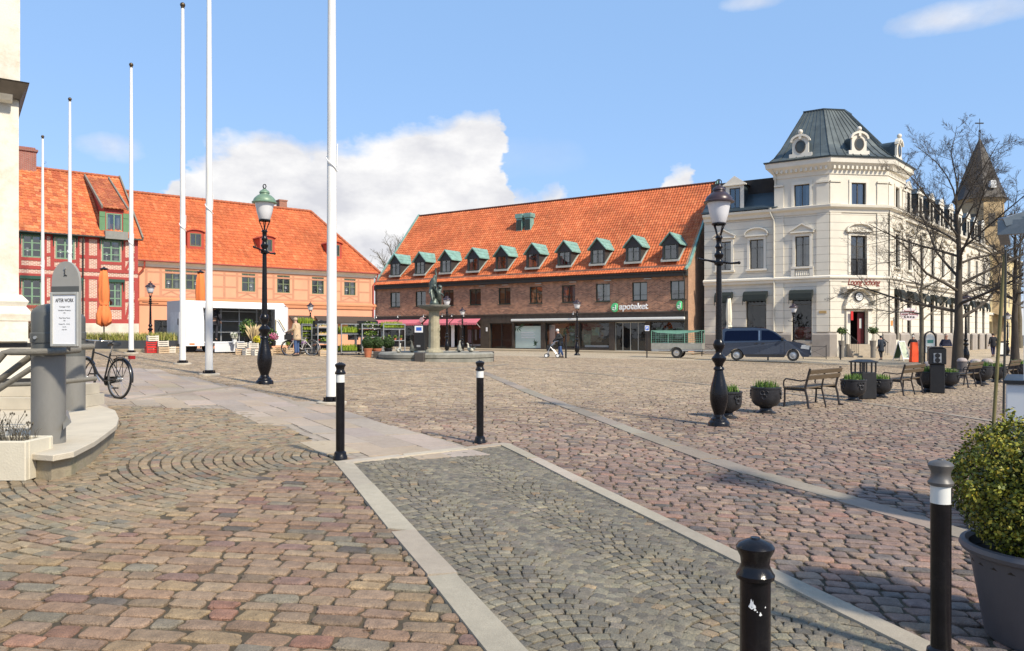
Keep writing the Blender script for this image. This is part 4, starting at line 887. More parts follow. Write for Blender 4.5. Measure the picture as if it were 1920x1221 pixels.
# ------------------------------------------------------------------ white corner building
C1 = (24.8, 60.0); C2 = (29.7, 60.71); ZW = -.06
FL = Fr(16.4, 65.65, ZW, d=(24.8-16.4, 60.0-65.65)); LL_ = math.hypot(8.4, 5.65)
FC = Fr(*C1, ZW, d=(4.9, .71)); LC = math.hypot(4.9, .71)
FR = Fr(*C2, ZW, d=(.667, .745)); LT = 4.7; LW = 40.0
whi = thing('white_corner_building', 'cream white corner building with chamfered entrance tower, slate-green mansard roof and pedimented windows', 'building', (*C1, ZW))
WI = whi.matrix_basis.inverted() if False else Matrix.Translation((-C1[0], -C1[1], -ZW))
ML, MC, MRt = WI @ FL.M, WI @ FC.M, WI @ FR.M
def plaster(name, col, pitch=.62, z0=1.8, z1=11.6):
    m, nt, N, L, b = newmat(name)
    tc = N.new('ShaderNodeTexCoord'); sp_ = N.new('ShaderNodeSeparateXYZ'); L.new(tc.outputs['Object'], sp_.inputs[0])
    def mt(op, a, b_=None, cl=False):
        n = N.new('ShaderNodeMath'); n.operation = op; n.use_clamp = cl
        for i, v in enumerate((a, b_)):
            if v is None: continue
            if isinstance(v, (int, float)): n.inputs[i].default_value = v
            else: L.new(v, n.inputs[i])
        return n.outputs[0]
    f = mt('FRACT', mt('DIVIDE', mt('SUBTRACT', sp_.outputs[2], z0), pitch)); g_ = mt('MULTIPLY', mt('LESS_THAN', f, .055), mt('MULTIPLY', mt('GREATER_THAN', sp_.outputs[2], z0+.1), mt('LESS_THAN', sp_.outputs[2], z1)))
    n = N.new('ShaderNodeTexNoise'); n.inputs['Scale'].default_value = .7; n.inputs['Detail'].default_value = 8; n.inputs['Roughness'].default_value = .7; L.new(tc.outputs['Object'], n.inputs['Vector'])
    cr = N.new('ShaderNodeMapRange'); cr.inputs['From Min'].default_value = .3; cr.inputs['From Max'].default_value = .7; cr.inputs['To Min'].default_value = .92; cr.inputs['To Max'].default_value = 1.06; L.new(n.outputs['Fac'], cr.inputs['Value'])
    v = mt('MULTIPLY', cr.outputs[0], mt('SUBTRACT', 1.0, mt('MULTIPLY', g_, .38)))  # groove lines darkened in the colour for dirt and shadow
    hs = N.new('ShaderNodeHueSaturation'); hs.inputs['Color'].default_value = (*col, 1); L.new(v, hs.inputs['Value']); L.new(hs.outputs[0], b.inputs['Base Color']); b.inputs['Roughness'].default_value = .8
    bp = N.new('ShaderNodeBump'); bp.inputs['Strength'].default_value = .8; bp.inputs['Distance'].default_value = .02; bp.invert = True; L.new(g_, bp.inputs['Height']); L.new(bp.outputs[0], b.inputs['Normal'])
    return m
mwl = plaster('cream_plaster_grooved', (.68,.625,.52)); mwp = pm('cream_plaster', (.70,.65,.55), .75, 0, .06, 1.2); mgp2 = pm('grey_plinth_stone', (.30,.265,.23), .85, 0, .15, 1.0, .2, 30)
mwf = pm('brown_window_paint', (.07,.06,.045), .5, 0, .15, 5); mrf = pm('grey_green_sheet_metal', (.085,.10,.098), .45, .3, .25, .9, dirt=(.16,.185,.175), dscale=.5); mrfd = pm('dark_blue_sheet_metal', (.055,.075,.085), .4, .3, .25, .7); msl = pm('dark_slate', (.05,.045,.045), .7, 0, .3, 3)
def R2(Fm, x0, x1, y0, y1): return rect(Fm, x0, x1, y0, y1)
# --- left wing + tower left face (frame FL)
sC0 = 5.9
gL = [R2(FL,1345,1371,552,641), R2(FL,1398,1436,552,641), R2(FL,1485,1522,552,641)]; gL = [(a,b,1.25,4.95) for a,b,c,d in gL]
fL = [R2(FL,1345,1370,452,506), R2(FL,1405,1431,450,503), R2(FL,1491,1518,443,500)]; z0 = fL[2][2]; z1 = fL[2][3]; fL = [(a,b,z0,z1) for a,b,c,d in fL]
tL = [R2(FL,1489,1518,346,391)]
hT = 15.0
m = MB(ML); wall(m, 0, sC0, -.4, 11.8, gL[:2]+fL[:2], .25, y=.12); wall(m, sC0, LL_, -.4, hT, gL[2:]+fL[2:]+tL, .3)
gC = [(2.45-.78,2.45+.74,.98,3.55)]; c_ = R2(FC,1592,1624,442,516); fC = [(2.45-.68,2.45+.68,c_[2],c_[3])]; c_ = R2(FC,1594,1622,343,387); tC = [(2.45-.62,2.45+.62,c_[2],c_[3])]
m2 = MB(MC); wall(m2, 0, LC, -.4, hT, gC+fC+tC, .3)
ss = [2.45]+[2.7+3.78*k for k in range(1,10)]
gR = [(s-.62,s+.62,1.3,5.1) for s in ss]; fR = [(s-.58,s+.58,7.2,9.9) for s in ss]; tR = [(ss[0]-.55,ss[0]+.55,tL[0][2],tL[0][3])]
m3 = MB(MRt); wall(m3, 0, LT, -.4, hT, gR[:1]+fR[:1]+tR, .3); wall(m3, LT, LW, -.4, 11.8, gR[1:]+fR[1:], .25, y=.12); m3.quad((LW,.12,-.4),(LW,12,-.4),(LW,12,11.8),(LW,.12,11.8))
m.build('wall_of_left_wing', mwl, whi); m2.build('chamfered_corner_wall', mwl, whi); m3.build('wall_of_street_wing', mwl, whi)
m = MB(ML); m.box(.1, LL_-.5, 1.5, 1.6, -.3, 14.8); 
m.build('interior_wall', M['room'], whi); m = MB(MC); m.box(-.1, LC+.1, 2.4, 2.5, -.3, 14.8); m.build('interior_wall', M['room'], whi); m = MB(MRt); m.box(.7, LW-.2, 1.5, 1.6, -.3, 11.6); m.box(.7, LT, 1.5, 1.6, 11.7, 14.8); m.build('interior_wall', M['room'], whi)
loc = lambda Fm, s, y=0: tuple((WI @ Fm.M @ Vector((s, y, 0)))[:2])
pL, pC0, pC1, pC2, pC3, pR = loc(FL,0), loc(FL,sC0), loc(FL,LL_), loc(FR,0), loc(FR,LT), loc(FR,LW)
pB0, pB3 = loc(FL,sC0,9.3), loc(FR,LT,8.6)
# sweeps
def swp(nm, path, prof, mat, closed=False): m = MB(); m.sweep(path, prof, closed); return m.build(nm, mat, whi)
base = [pL, pC1, pC2, pR]
segs = []                                                     # plinth pieces stop at the doorway
PP = [(0,-.4),(.14,-.4),(.14,1.72),(0,1.9)]
pl_ = [[pL, loc(FL,gL[0][0]-.05)]]+[[loc(FL,a), loc(FL,b)] for a, b in ((gL[0][1]+.05, gL[1][0]-.05), (gL[1][1]+.05, gL[2][0]-.05))]+[[loc(FL,gL[2][1]+.05), pC1, loc(FC,.55)], [loc(FC,LC-.45), pC2, loc(FR,gR[0][0]-.05)]]+[[loc(FR,a[1]+.05), loc(FR,b[0]-.05)] for a, b in zip(gR[:-1], gR[1:])]+[[loc(FR,gR[-1][1]+.05), pR]]
for P_ in pl_: m = MB(); m.sweep(P_, PP); m.build('plinth', mgp2, whi)
zb1 = 6.15; zb2_ = 11.75
swp('string_course', base, [(0,zb1-.25),(.08,zb1-.25),(.12,zb1-.05),(.24,zb1+.02),(.24,zb1+.14),(.1,zb1+.24),(0,zb1+.24)], mwp)
swp('middle_cornice', base, [(0,zb2_-.45),(.08,zb2_-.45),(.12,zb2_-.2),(.36,zb2_-.05),(.4,zb2_+.12),(.1,zb2_+.2),(-.12,zb2_+.2)], mwp)
tow = [pC0, pC1, pC2, pC3, pB3, pB0]
swp('top_cornice', tow, [(-.2,14.3),(.06,14.3),(.08,14.62),(.42,15.0),(.55,15.12),(.6,15.5),(-.2,15.5)], mwp, True)
m = MB(); 
for (Mx, L_) in ((ML, (sC0+.1, LL_)), (MC, (.05, LC)), (MRt, (.1, LT))):
    n = int((L_[1]-L_[0])/.36)
    for k in range(n):
        s = L_[0]+(k+.5)*(L_[1]-L_[0])/n; q = MB(Mx); q.box(s-.08, s+.08, -.36, -.085, 14.66, 14.92); q.build('cornice_bracket', mwp, whi)
m = MB(); m.sweep(tow, [(-.3,15.5),(.66,15.5),(.70,15.62),(-.3,15.66)], True); m.build('gutter', mrfd, whi)
m = MB(ML); m.box(0, sC0-.02, .25, 9.3, 11.0, 11.9); m.build('wing_attic', mwp, whi)
# tower body closing walls
m = MB(); m.sweep([pC3, pB3, pB0, pC0], [(0,11.5),(.0,15.4),(-.2,15.4),(-.2,11.5)]); m.build('tower_rear_wall', mwp, whi)
m = MB(MRt); m.box(LT, LT+.02, .02, .5, 11.9, 15.3); m.build('tower_side_wall', mwp, whi)
# pilasters
for Mx, prs in ((ML, ((sC0+.02, sC0+.75), (LL_-.95, LL_-.02))), (MC, ((.02,.95),(LC-.95,LC-.02))), (MRt, ((.02,.8),(LT-.8,LT-.02)))):
    for a, b in prs:
        for z0, z1 in ((1.95,zb1-.28),(zb1+.26,zb2_-.48),(zb2_+.22,13.6)):
            m = MB(Mx); m.box(a, b, -.085, -.0, z0, z1)
            if z1 == 13.6: m.box(a, b, -.16, 0, 13.65, 13.8)
            m.build('pilaster', mwl, whi)
# windows with surrounds
def surround(Mx, h, kind, y=0.0, sill=True):
    a, b, c, d = h; m = MB(Mx); w = .2
    m.box(a-w, a-.002, y-.07, y, c, d); m.box(b+.002, b+w, y-.07, y, c, d); m.box(a-w, b+w, y-.08, y, d+.002, d+.24)
    if kind in ('tri', 'arc'):
        m.box(a-w-.15, b+w+.15, y-.24, y, d+.26, d+.38); xm = (a+b)/2; W2 = (b-a)/2+w+.18
        if kind == 'tri':
            m.prism([(xm-W2,d+.385),(xm+W2,d+.385),(xm,d+.95)], y-.1, y)
            for sg in (-1, 1): m.bar((xm+sg*(W2+.02),y-.14,d+.42),(xm,y-.14,d+.98),.28,.09)
        else:
            P = [(xm+W2*math.cos(t), d+.385+.52*math.sin(t)) for t in np.linspace(0, math.pi, 13)]; m.prism(P, y-.1, y)
            for (p, q), (p2, q2) in zip(P[:-1], P[1:]): m.bar((p,y-.14,q+.03),(p2,y-.14,q2+.03),.28,.09)
    if sill: m.box(a-w-.1, b+w+.1, y-.2, y, c-.16, c-.002)
    return m.build('window_surround', mwp, whi)
for h, k in zip(fL, ('tri','arc','tri')): yy = .12 if h is not fL[2] else 0; surround(ML, h, k, yy); window(whi, h, yy+.16, mwf, M['glass'], 2, (.72,), .07, ML, curtain=2 if h is fL[2] else 1)
surround(ML, tL[0], '', 0); window(whi, tL[0], .16, mwf, M['glass'], 2, (), .07, ML, curtain=2)
surround(MC, fC[0], 'arc', 0, False); window(whi, fC[0], .2, mwf, M['glass'], 2, (.74,), .1, MC)
m = MB(MC); a, b, c, d = fC[0]
for k in range(15): x = a+.04+(b-a-.08)*k/14; m.box(x-.012, x+.012, -.1, -.07, c+.05, c+1.25)
m.box(a, b, -.11, -.06, c+1.25, c+1.3); m.box(a, b, -.11, -.06, c+.0, c+.05); m.build('balcony_railing', M['black'], whi)
surround(MC, tC[0], '', 0); window(whi, tC[0], .16, mwf, M['glass'], 2, (), .07, MC, curtain=2)
surround(MRt, tR[0], '', 0); window(whi, tR[0], .16, mwf, M['glass'], 2, (), .07, MRt)
for i, h in enumerate(fR): yy = 0 if i == 0 else .12; surround(MRt, h, 'tri' if i % 2 else 'arc', yy); window(whi, h, yy+.14, mwf, M['glass'], 2, (.72,), .07, MRt, curtain=1 if i % 3 == 0 else 0)
m = MB(ML); a, b, c, d = fL[2]
for k in range(7): x = a+.1+(b-a-.2)*k/6; m.lathe([(.05,0),(.08,.12),(.05,.3),(.06,.4)], 8, (x,-.1,c-.78))
m.box(a-.3,b+.3,-.18,0,c-.9,c-.79); m.box(a-.3,a-.02,-.17,0,c-.785,c-.18); m.box(b+.02,b+.3,-.17,0,c-.785,c-.18); m.build('balustrade', mwp, whi)
# dark awnings over the ground floor windows
maw2 = pm('black_green_awning_cloth', (.012,.018,.016), .8, 0, .2, 5)
def hoodaw(Mx, h, y=0.0):
    a, b, c, d = h; a -= .12; b += .12; m = MB(Mx); P = [(y-.02,d+.35),(y-.35,d+.28),(y-.55,d+.05),(y-.62,d-.35),(y-.6,d-.75)]
    for (p, q), (p2, q2) in zip(P[:3], P[1:4]): m.quad((a,p,q),(b,p,q),(b,p2,q2),(a,p2,q2))
    for x in (a, b): m.add([(x,*P[0]),(x,*P[1]),(x,*P[2]),(x,*P[3]),(x,*P[4]),(x,y-.45,d-.8),(x,y-.42,d-.35),(x,y-.02,d-.1)], [tuple(range(8))])
    n = 6
    for k in range(n): x0, x1 = a+(b-a)*k/n, a+(b-a)*(k+1)/n; m.add([(x0,*P[3]),(x1,*P[3]),(x1,P[3][0],P[3][1]-.12),((x0+x1)/2,P[3][0],P[3][1]-.18),(x0,P[3][0],P[3][1]-.12)], [(0,1,2,3,4)])
    return m.build('awning', maw2, whi)
mred = pm('dark_red_interior', (.16,.02,.015), .8)
for i, h in enumerate(gL):
    yy = .12 if i < 2 else 0; w = window(whi, h, yy+.2, mwf, M['glassdark'], 1, (.25,.78), .08, ML, name='shop_window'); hoodaw(ML, h, yy)
    q = MB(ML); q.box(h[0]+.1, h[1]-.1, yy+.5, yy+.55, h[2], h[2]+1.1); q.build('red_half_curtain', mred, w)
    q = MB(ML); q.box(h[0]-.1, h[1]+.1, yy-.1, yy+.1, 1.0, 1.22); q.build('window_sill', mgp2, w)
for i, h in enumerate(gR): yy = 0 if i == 0 else .12; window(whi, h, yy+.16, mwf, M['glass'], 1, (.3,.75), .08, MRt, name='shop_window'); hoodaw(MRt, h, yy)
# entrance
mdr = pm('dark_red_door_paint', (.11,.012,.015), .45)
a, b, c, d = gC[0]; m = MB(MC); m.box((a+b)/2+.15, b-.06, .35, .41, c+.02, d-.08); w = m.build('door_leaf', mdr, whi)
q = MB(MC); q.box((a+b)/2+.32, b-.25, .34, .349, c+1.25, d-.55); q.build('door_pane', M['curtain'], w)
m = MB(MC)
m.box(a-.32, a-.002, -.15, 0, c, d+.1); m.box(b+.002, b+.32, -.15, 0, c, d+.1); m.box(a-.5, b+.55, -.35, 0, d+.2, d+.45)
xm = (a+b)/2; W2 = (b-a)/2+.4
P = [(xm+W2*math.cos(t), d+.455+1.25*math.sin(t)**1.2) for t in np.linspace(0, math.pi, 17)]; m.prism(P, -.12, 0)
for (p, q), (p2, q2) in zip(P[:-1], P[1:]): m.bar((p,-.2,q+.04),(p2,-.2,q2+.04),.36,.13)
m.box(a-.62, b+.75, -.7, 0, 5.28, 5.45)
for x in (a-.55, b+.68): m.prism([(-.0,4.9),(0,5.275),(-.6,5.275),(-.45,5.0)], x-.07, x+.07, axis='x')
m.build('door_surround', mwp, whi)
m = MB(MC); m.lathe([(.34,-.02),(.38,-.02),(.38,.04),(.34,.04)], 20, T=Matrix.Translation((xm-.05,-.19,d+1.15)) @ Matrix.Rotation(R(90),4,'X')); ck = m.build('wall_clock', M['black'], whi)
m = MB(MC); m.lathe([(.30,0),(.30,.03)], 20, T=Matrix.Translation((xm-.05,-.22,d+1.15)) @ Matrix.Rotation(R(90),4,'X')); m.build('clock_face', M['white'], ck)
m = MB(MC); m.bar((xm-.05,-.262,d+1.15),(xm-.15,-.262,d+1.32),.025); m.bar((xm-.05,-.262,d+1.15),(xm+.02,-.262,d+1.34),.02); m.build('clock_hand', M['black'], ck)
mred2 = pm('brown_red_sign_letters', (.22,.05,.035), .5)
tp = MC @ Vector((xm+.05,-.62,5.78)); t = text('Loong Schöng', .72, mred2, whi, 'sign_lettering', tp, rot=(R(90),0,FC.a), extr=.03, shear=.35, off=.012); t.scale = (2.75/t.dimensions.x, 1, 1)
m = MB(MC); m.box(a-.08, a+.12, -.35,-.33, d-.7, d-.0); m.build('red_pennant', pm('red_cloth', (.55,.02,.02), .8), whi)
# entrance steps
m = MB(MC)
for k in range(6): m.box(xm-1.0-.12*k, xm+1.15+.12*k, -.32*(k+1), -.32*k if k else 0, -.4, .98-.17*k)
m.build('entrance_steps', pm('worn_step_stone', (.38,.32,.24), .85, 0, .12, 3, .2, 40), whi)
m = MB(MC)
for x in (xm-1.1, xm+1.3):
    m = MB(MC)
    for k in range(8): y = -.1-.24*k; m.tube([(x,y,1.0-.12*k),(x,y,1.95-.12*k)], .015, 5)
    m.tube([(x,-.05,2.0),(x,-1.85,1.1)], .03, 6); m.build('stair_railing', M['black'], whi)
# signs on the wall
m = MB(MC); x, z = FC.px(1549, 585); q = MB(ML); q.box(LL_-.75,LL_-.2,-.12,-.088,3.4,3.6); q.build('street_name_sign', pm('ochre_sign', (.45,.3,.12), .5), whi)
sgn = FR.px(1683, 588, -1.0)
m = MB(MRt); x = 1.75; m.tube([(x,0,sgn[1]+.75),(x,-1.9,sgn[1]+.75)], .02, 6); m.build('sign_bracket', M['black'], whi)
pc = MRt @ Vector((x,-1.1,sgn[1]))
oval = thing('oval_hanging_sign', 'white oval restaurant sign with dark red writing hanging from a bracket beside the corner entrance', 'sign', (whi.location.x+pc.x, whi.location.y+pc.y, ZW+pc.z), R(-6))
m = MB(); m.lathe([(.72,-.03),(.74,0),(.72,.03)], 28, T=Matrix.Rotation(R(90),4,'X') @ Matrix.Scale(.68,4,(0,1,0))); m.build('sign_board', pm('pinkish_white_board', (.70,.62,.62), .5), oval)
m = MB(); m.tube([(-.5,0,.3),(-.5,0,.75)], .012, 5); m.build('hanging_rod', M['black'], oval); m = MB(); m.tube([(.5,0,.3),(.5,0,.75)], .012, 5); m.build('hanging_rod', M['black'], oval)
ms_ = pm('dark_red_letters', (.25,.015,.03), .5)
for s_, z, sz, mm in (('Restaurang', .24, .17, ms_), ('Loong Schöng', .02, .24, ms_), ('乐 凤 龙 店', -.24, .17, M['black'])):
    t = text(s_, sz, mm, oval, 'sign_lettering', (0,-.045,z), extr=.004, off=.004)
m = MB(MRt); m.box(.5,.95,-.12,-.088,2.45,2.85); m.build('small_orange_notice', pm('orange_notice', (.6,.25,.05), .5), whi)
# tower roof
ctr = Vector(((pC0[0]+pC2[0]+pB0[0]+pB3[0])/4+.3, (pC0[1]+pC1[1]+pB3[1]+pB0[1])/4-.2))
def ring(k, z, off_=0.0):
    out = []
    for p in tow:
        v = Vector(p)-ctr; out.append((ctr.x+v.x*k, ctr.y+v.y*k, z))
    return out
zT = 20.35
rs = [ring(1.095,15.63), ring(1.0,16.0), ring(.86,16.8), ring(.36,zT)]
m = MB()
for r0, r1 in zip(rs[:-1], rs[1:]):
    for k in range(6): m.quad(r0[k], r0[(k+1)%6], r1[(k+1)%6], r1[k])
m.add(rs[-1], [tuple(range(6))]); rf = m.build('tower_roof', mrf, whi)
m = MB()
for k, n in ((5,4),(0,7),(1,8),(2,7),(3,5)):
    for j in range(n+1):
        t = j/n; P = [Vector(r[k]).lerp(Vector(r[(k+1)%6]), t)+Vector((0,0,.02)) for r in rs]
        for p, q in zip(P[:-1], P[1:]): m.bar(p, q, .05, .06)
m.build('standing_seam', mrf, rf)
m = MB(); m.sweep([(p[0],p[1]) for p in rs[-1]], [(-.1,zT),(.08,zT-.05),(.1,zT+.06),(-.1,zT+.06)], True); m.build('roof_edge', mrfd, rf)
for Fm, Mx, px_ in ((FL, ML, 1502), (FC, MC, 1608), (FR, MRt, None)):
    s = Fm.px(px_, 270, .0)[0] if px_ else 2.35
    m = MB(Mx); z0 = 15.64; w = .62; y = -.1; P = [(s-w,z0),(s+w,z0)]+[(s+w*math.cos(t), z0+1.35+.5*math.sin(t)) for t in np.linspace(0, math.pi, 11)]
    m.prism(P, y-.12, y+.05)
    for (p, q), (p2, q2) in zip(P[2:-1], P[3:]): m.bar((s+(p-s)*1.12,y-.12,q+.07),(s+(p2-s)*1.12,y-.12,q2+.07),.3,.16)
    m.box(s-w-.25, s-w-.002, y-.12, y+.05, z0+.02, z0+.5); m.box(s+w+.002, s+w+.25, y-.12, y+.05, z0+.02, z0+.5); m.box(s-.1, s+.1, y-.26, y, z0+1.6, z0+2.02); m.ball((s,y-.12,z0+2.2), .19, 12); m.lathe([(.08,1.98),(.05,2.08)],8,(s,y-.12,z0))
    d_ = m.build('oculus_dormer', mwp, rf, smooth=35)
    m = MB(Mx); m.prism([(s-w*.95,z0),(s+w*.95,z0)]+[(s+w*math.cos(t)*.95, z0+1.33+.45*math.sin(t)) for t in np.linspace(0, math.pi, 9)], y+.051, y+2.0); m.build('dormer_cheek', mrfd, d_)
    m = MB(Mx); m.lathe([(.40,0),(.40,.04),(.31,.05),(.31,0)], 24, T=Matrix.Translation((s,y-.12,z0+1.02)) @ Matrix.Rotation(R(90),4,'X') @ Matrix.Scale(1.28,4,(0,1,0))); m.build('oval_frame', mwf, d_)
    m = MB(Mx); m.lathe([(.32,0),(.32,.02)], 24, T=Matrix.Translation((s,y-.13,z0+1.02)) @ Matrix.Rotation(R(90),4,'X') @ Matrix.Scale(1.28,4,(0,1,0))); m.build('oval_pane', pm('dull_dark_glass', (.05,.055,.05), .1, 0, .2, 2), d_)
# left wing roof with dormer
m = MB(ML); L0, L1 = -.1, sC0+.3
m.quad((L0,-.2,12.0),(L1,-.2,12.0),(L1,2.6,14.6),(L0,2.6,14.6)); m.quad((L0,2.6,14.6),(L1,2.6,14.6),(L1,6,15.3),(L0,6,15.3)); m.add([(L0,-.2,12),(L0,2.6,14.6),(L0,6,15.3),(L0,6,12)],[(0,1,2,3)]); wr = m.build('wing_roof', mrfd, whi)
m = MB(ML); m.box(L0, L1-.3, -.36, -.2, 11.98, 12.12); m.build('gutter', mrfd, wr)
a, b, c, d = R2(FL,1366,1386,352,398); a = FL.px(1362)[0]-.1; b = a+1.55; m = MB(ML); hh = (a+.32, b-.32, 12.2, 14.0); wall(m, a, b, 11.95, 14.3, [hh], .15, y=.1); m.prism([(a-.2,14.3),(b+.2,14.3),((a+b)/2,15.0)], 0.0, .2); m.box(a-.2,b+.2,-.05,.2,14.2,14.299); d_ = m.build('dormer', mwp, whi)
m = MB(ML); m.box(a+.05,a+.1,.25,2.6,12.,14.3); m.box(b-.1,b-.05,.25,2.6,12.,14.3); m.quad((a-.15,.2,14.3),((a+b)/2,.2,14.95),((a+b)/2,3,14.95),(a-.15,3,14.3)); m.quad((b+.15,.2,14.3),((a+b)/2,.2,14.95),((a+b)/2,3,14.95),(b+.15,3,14.3)); m.build('dormer_roof', mrfd, d_); window(d_, hh, .2, mwf, M['glass'], 2, (), .07, ML)
m = MB(ML); m.box(a+.1,b-.1,.6,.62,12,14.2); m.build('back_panel', M['room'], d_)
# street wing mansard and dormers
m = MB(MRt); m.quad((LT,.25,11.95),(LW+.1,.25,11.95),(LW+.1,1.7,14.7),(LT,1.7,14.7)); m.quad((LT,1.7,14.7),(LW+.1,1.7,14.7),(LW+.1,6,15.9),(LT,6,15.9)); m.add([(LW+.1,.25,11.95),(LW+.1,1.7,14.7),(LW+.1,6,15.9),(LW+.1,12,11.95)],[(0,1,2,3)]); m.build('mansard_roof', msl, whi)
for s in ss[1:]:
    if s > LW-1: continue
    w = .75; hh = (s-w+.25, s+w-.25, 12.15, 13.9); m = MB(MRt); wall(m, s-w, s+w, 11.95, 14.2, [hh], .15, y=.15); m.prism([(s-w-.15,14.2),(s+w+.15,14.2),(s,14.85)], .05, .25); m.box(s-w-.22, s-w-.002, .1,.25,11.95,12.6); m.box(s+w+.002, s+w+.22, .1,.25,11.95,12.6); d_ = m.build('dormer', mwp, whi)
    m = MB(MRt); m.box(s-w+.04,s-w+.1,.3,2.2,11.97,14.2); m.box(s+w-.1,s+w-.04,.3,2.2,11.97,14.2); m.quad((s-w-.1,.25,14.22),(s,.25,14.8),(s,3.4,14.8),(s-w-.1,3.4,14.22)); m.quad((s+w+.1,.25,14.22),(s,.25,14.8),(s,3.4,14.8),(s+w+.1,3.4,14.22)); m.build('dormer_roof', mrfd, d_); window(d_, hh, .25, mwf, M['glass'], 2, (.7,), .06, MRt)
    m = MB(MRt); m.box(s-w+.1,s+w-.1,.6,.62,12,14.1); m.build('back_panel', M['room'], d_)
mp_ = pm('cream_drainpipe', (.6,.56,.46), .5)
q = MB(ML); q.tube([(sC0-.25,-.3,11.9),(sC0-.25,-.3,11.6),(sC0+.0,-.14,11.0),(sC0+.0,-.14,.4)], .07, 8); q.lathe([(.14,.1),(.07,-.1)],8,(sC0-.25,-.3,11.9)); q.build('drainpipe', mp_, whi, smooth=50)
q = MB(ML); q.tube([(sC0+.05,-.5,15.5),(sC0-.05,-.5,15.2),(sC0+.1,-.14,14.6),(sC0+.1,-.1,13.8)], .06, 8); q.build('drainpipe', mp_, whi, smooth=50)
q = MB(MRt); q.tube([(.0,-.12,11.6),(.0,-.12,1.9)], .04, 8); q.build('drainpipe', M['darkwood'], whi, smooth=50)
# ------------------------------------------------------------------ buildings down the street
FS = Fr(29.7+.667*41.5-.745*1.2, 60.71+.745*41.5+.667*1.2, ZW, d=(.667,.745))
cre = thing('cream_street_building', 'pale yellow building further down the street beyond the white corner building', 'building', FS.o, FS.a)
mcy = pm('pale_yellow_plaster', (.62,.50,.27), .85, 0, .1, 1)
hs_ = [(2+3.2*k-.55, 2+3.2*k+.55, z, z+2.2) for k in range(8) for z in (1.2, 5.4, 9.0) if not (k == 1 and z == 1.2)]+[(4.2,6.3,-.3,3.4)]
m = MB(); wall(m, 0, 27, -.4, 12.2, hs_, .3); m.box(0, .2, .31, 12, -.4, 12.2); m.build('wall', mcy, cre)
m = MB(); m.box(.2, 27, 1.5, 1.6, -.4, 12); m.build('interior_wall', M['room'], cre)
for h in hs_[:-1]: window(cre, h, .15, M['white'], M['glass'], 2, (.6,), .08)
m = MB(); m.sweep([(0,0),(27,0)], [(0,11.9),(.1,11.9),(.4,12.2),(.4,12.35),(0,12.35)]); m.box(0,27,-.15,-.005,4.2,4.5); m.build('cornice', mwp, cre)
m = MB(); m.quad((0,-.3,12.3),(27,-.3,12.3),(27,5,16),(0,5,16)); m.add([(0,-.3,12.3),(0,5,16),(0,11,12.3)],[(0,1,2)]); m.build('roof', msl, cre)
m = MB(); m.add([(6.6,-.02,4.5),(10.5,-.02,4.5),(10.5,-2,3.6),(6.6,-2,3.6),(6.6,-2,3.2),(10.5,-2,3.2)],[(0,1,2,3),(3,2,5,4)]); m.build('awning', maw2, cre)
tx, ty = 60.9, 100.0
twr = thing('yellow_brick_turret', 'yellow brick corner turret with tall dark pointed roof and weathervane behind the bare tree', 'tower', (tx, ty, 0))
m = MB(); m.lathe([(2.75,-.3),(2.75,18.6),(3.0,18.9),(3.0,19.2)], 8, a0=R(22.5)); m.build('tower_wall', brickmat('yellow_brick', (.42,.30,.15), (.34,.24,.12), (.38,.30,.2), .3, .1, .015), twr)
m = MB(); m.lathe([(3.25,19.1),(3.0,19.5),(2.2,21.6),(.9,25.2),(.08,27.2)], 8, a0=R(22.5)); rr_ = m.build('spire_roof', pm('brown_slate', (.05,.042,.038), .7, 0, .3, 2, dirt=(.10,.085,.055), dscale=.5), twr)
m = MB(); m.tube([(0,0,27.1),(0,0,29.8)], .04, 5); m.ball((0,0,28.2),.14,8); m.bar((-.6,0,29.2),(.5,0,29.2),.06,.16); m.build('weathervane', M['black'], twr)
m = MB(); m.box(-.35,.35,-2.9,-2.2,20.3,21.2); m.build('roof_hatch', M['white'], rr_)
for z in (11.5, 15.5):
    for k in (5, 6): a = R(22.5+45*k-22.5+0); m = MB(Matrix.Rotation(a+R(90),4,'Z')); m.box(-.4,.4,-2.62,-2.56,z,z+1.6); m.build('window', mwf, twr)
# ------------------------------------------------------------------ near building on the left
NL = thing('white_rendered_building', 'white rendered building corner at the left edge with banded pilaster and dark ledge above', 'building', (-8.35, 13.0, .3), R(36))
mwn = pm('weathered_white_render', (.66,.62,.53), .8, 0, .08, 1.6, .25, 25, dirt=(.42,.33,.20), dscale=1.4)
m = MB(); zz = lambda py: zat(py, 13.0)-.3
m.box(-7, -.06, .12, 5, 0, 12); m.build('wall', mwn, NL)
m = MB(); m.box(-.32, .0, -.02, 4, zz(560), zz(188)); m.box(-.30, .02, .0, 4, zz(155)+.0, 12); m.build('corner_strip', mwn, NL)
m = MB(); y = zz(560)
while y < 11:
    h = .52
    if not (zz(195) < y+h and y < zz(150)): m.box(-2.2, -.34, -.10, .1, y+.015, y+h-.015)
    y += h
m.build('rusticated_block', mwn, NL, bevel=.02)
m = MB(); m.sweep([(-3,-.12),(.0,-.12),(.0,4)], [(0,zz(190)),(.02,zz(190)),(.12,zz(162)),(.14,zz(160)),(.02,zz(156)),(0,zz(156))]); m.build('dark_ledge', pm('rusty_dark_metal', (.06,.045,.03), .6, 0, .3, 5), NL)
m = MB(); m.prism([(-.12,zz(200)),(-.12,zz(188)),(-.3,zz(188)),(-.22,zz(197))], -.3,-.1,axis='x'); m.build('scroll_bracket', mwn, NL)
m = MB(); m.sweep([(-3,-.05),(.04,-.05),(.04,4)], [(-.1,zz(602)),(.14,zz(602)),(.16,zz(590)),(.06,zz(575)),(.10,zz(566)),(.0,zz(553)),(-.1,zz(553))]); m.build('base_moulding', mwn, NL)
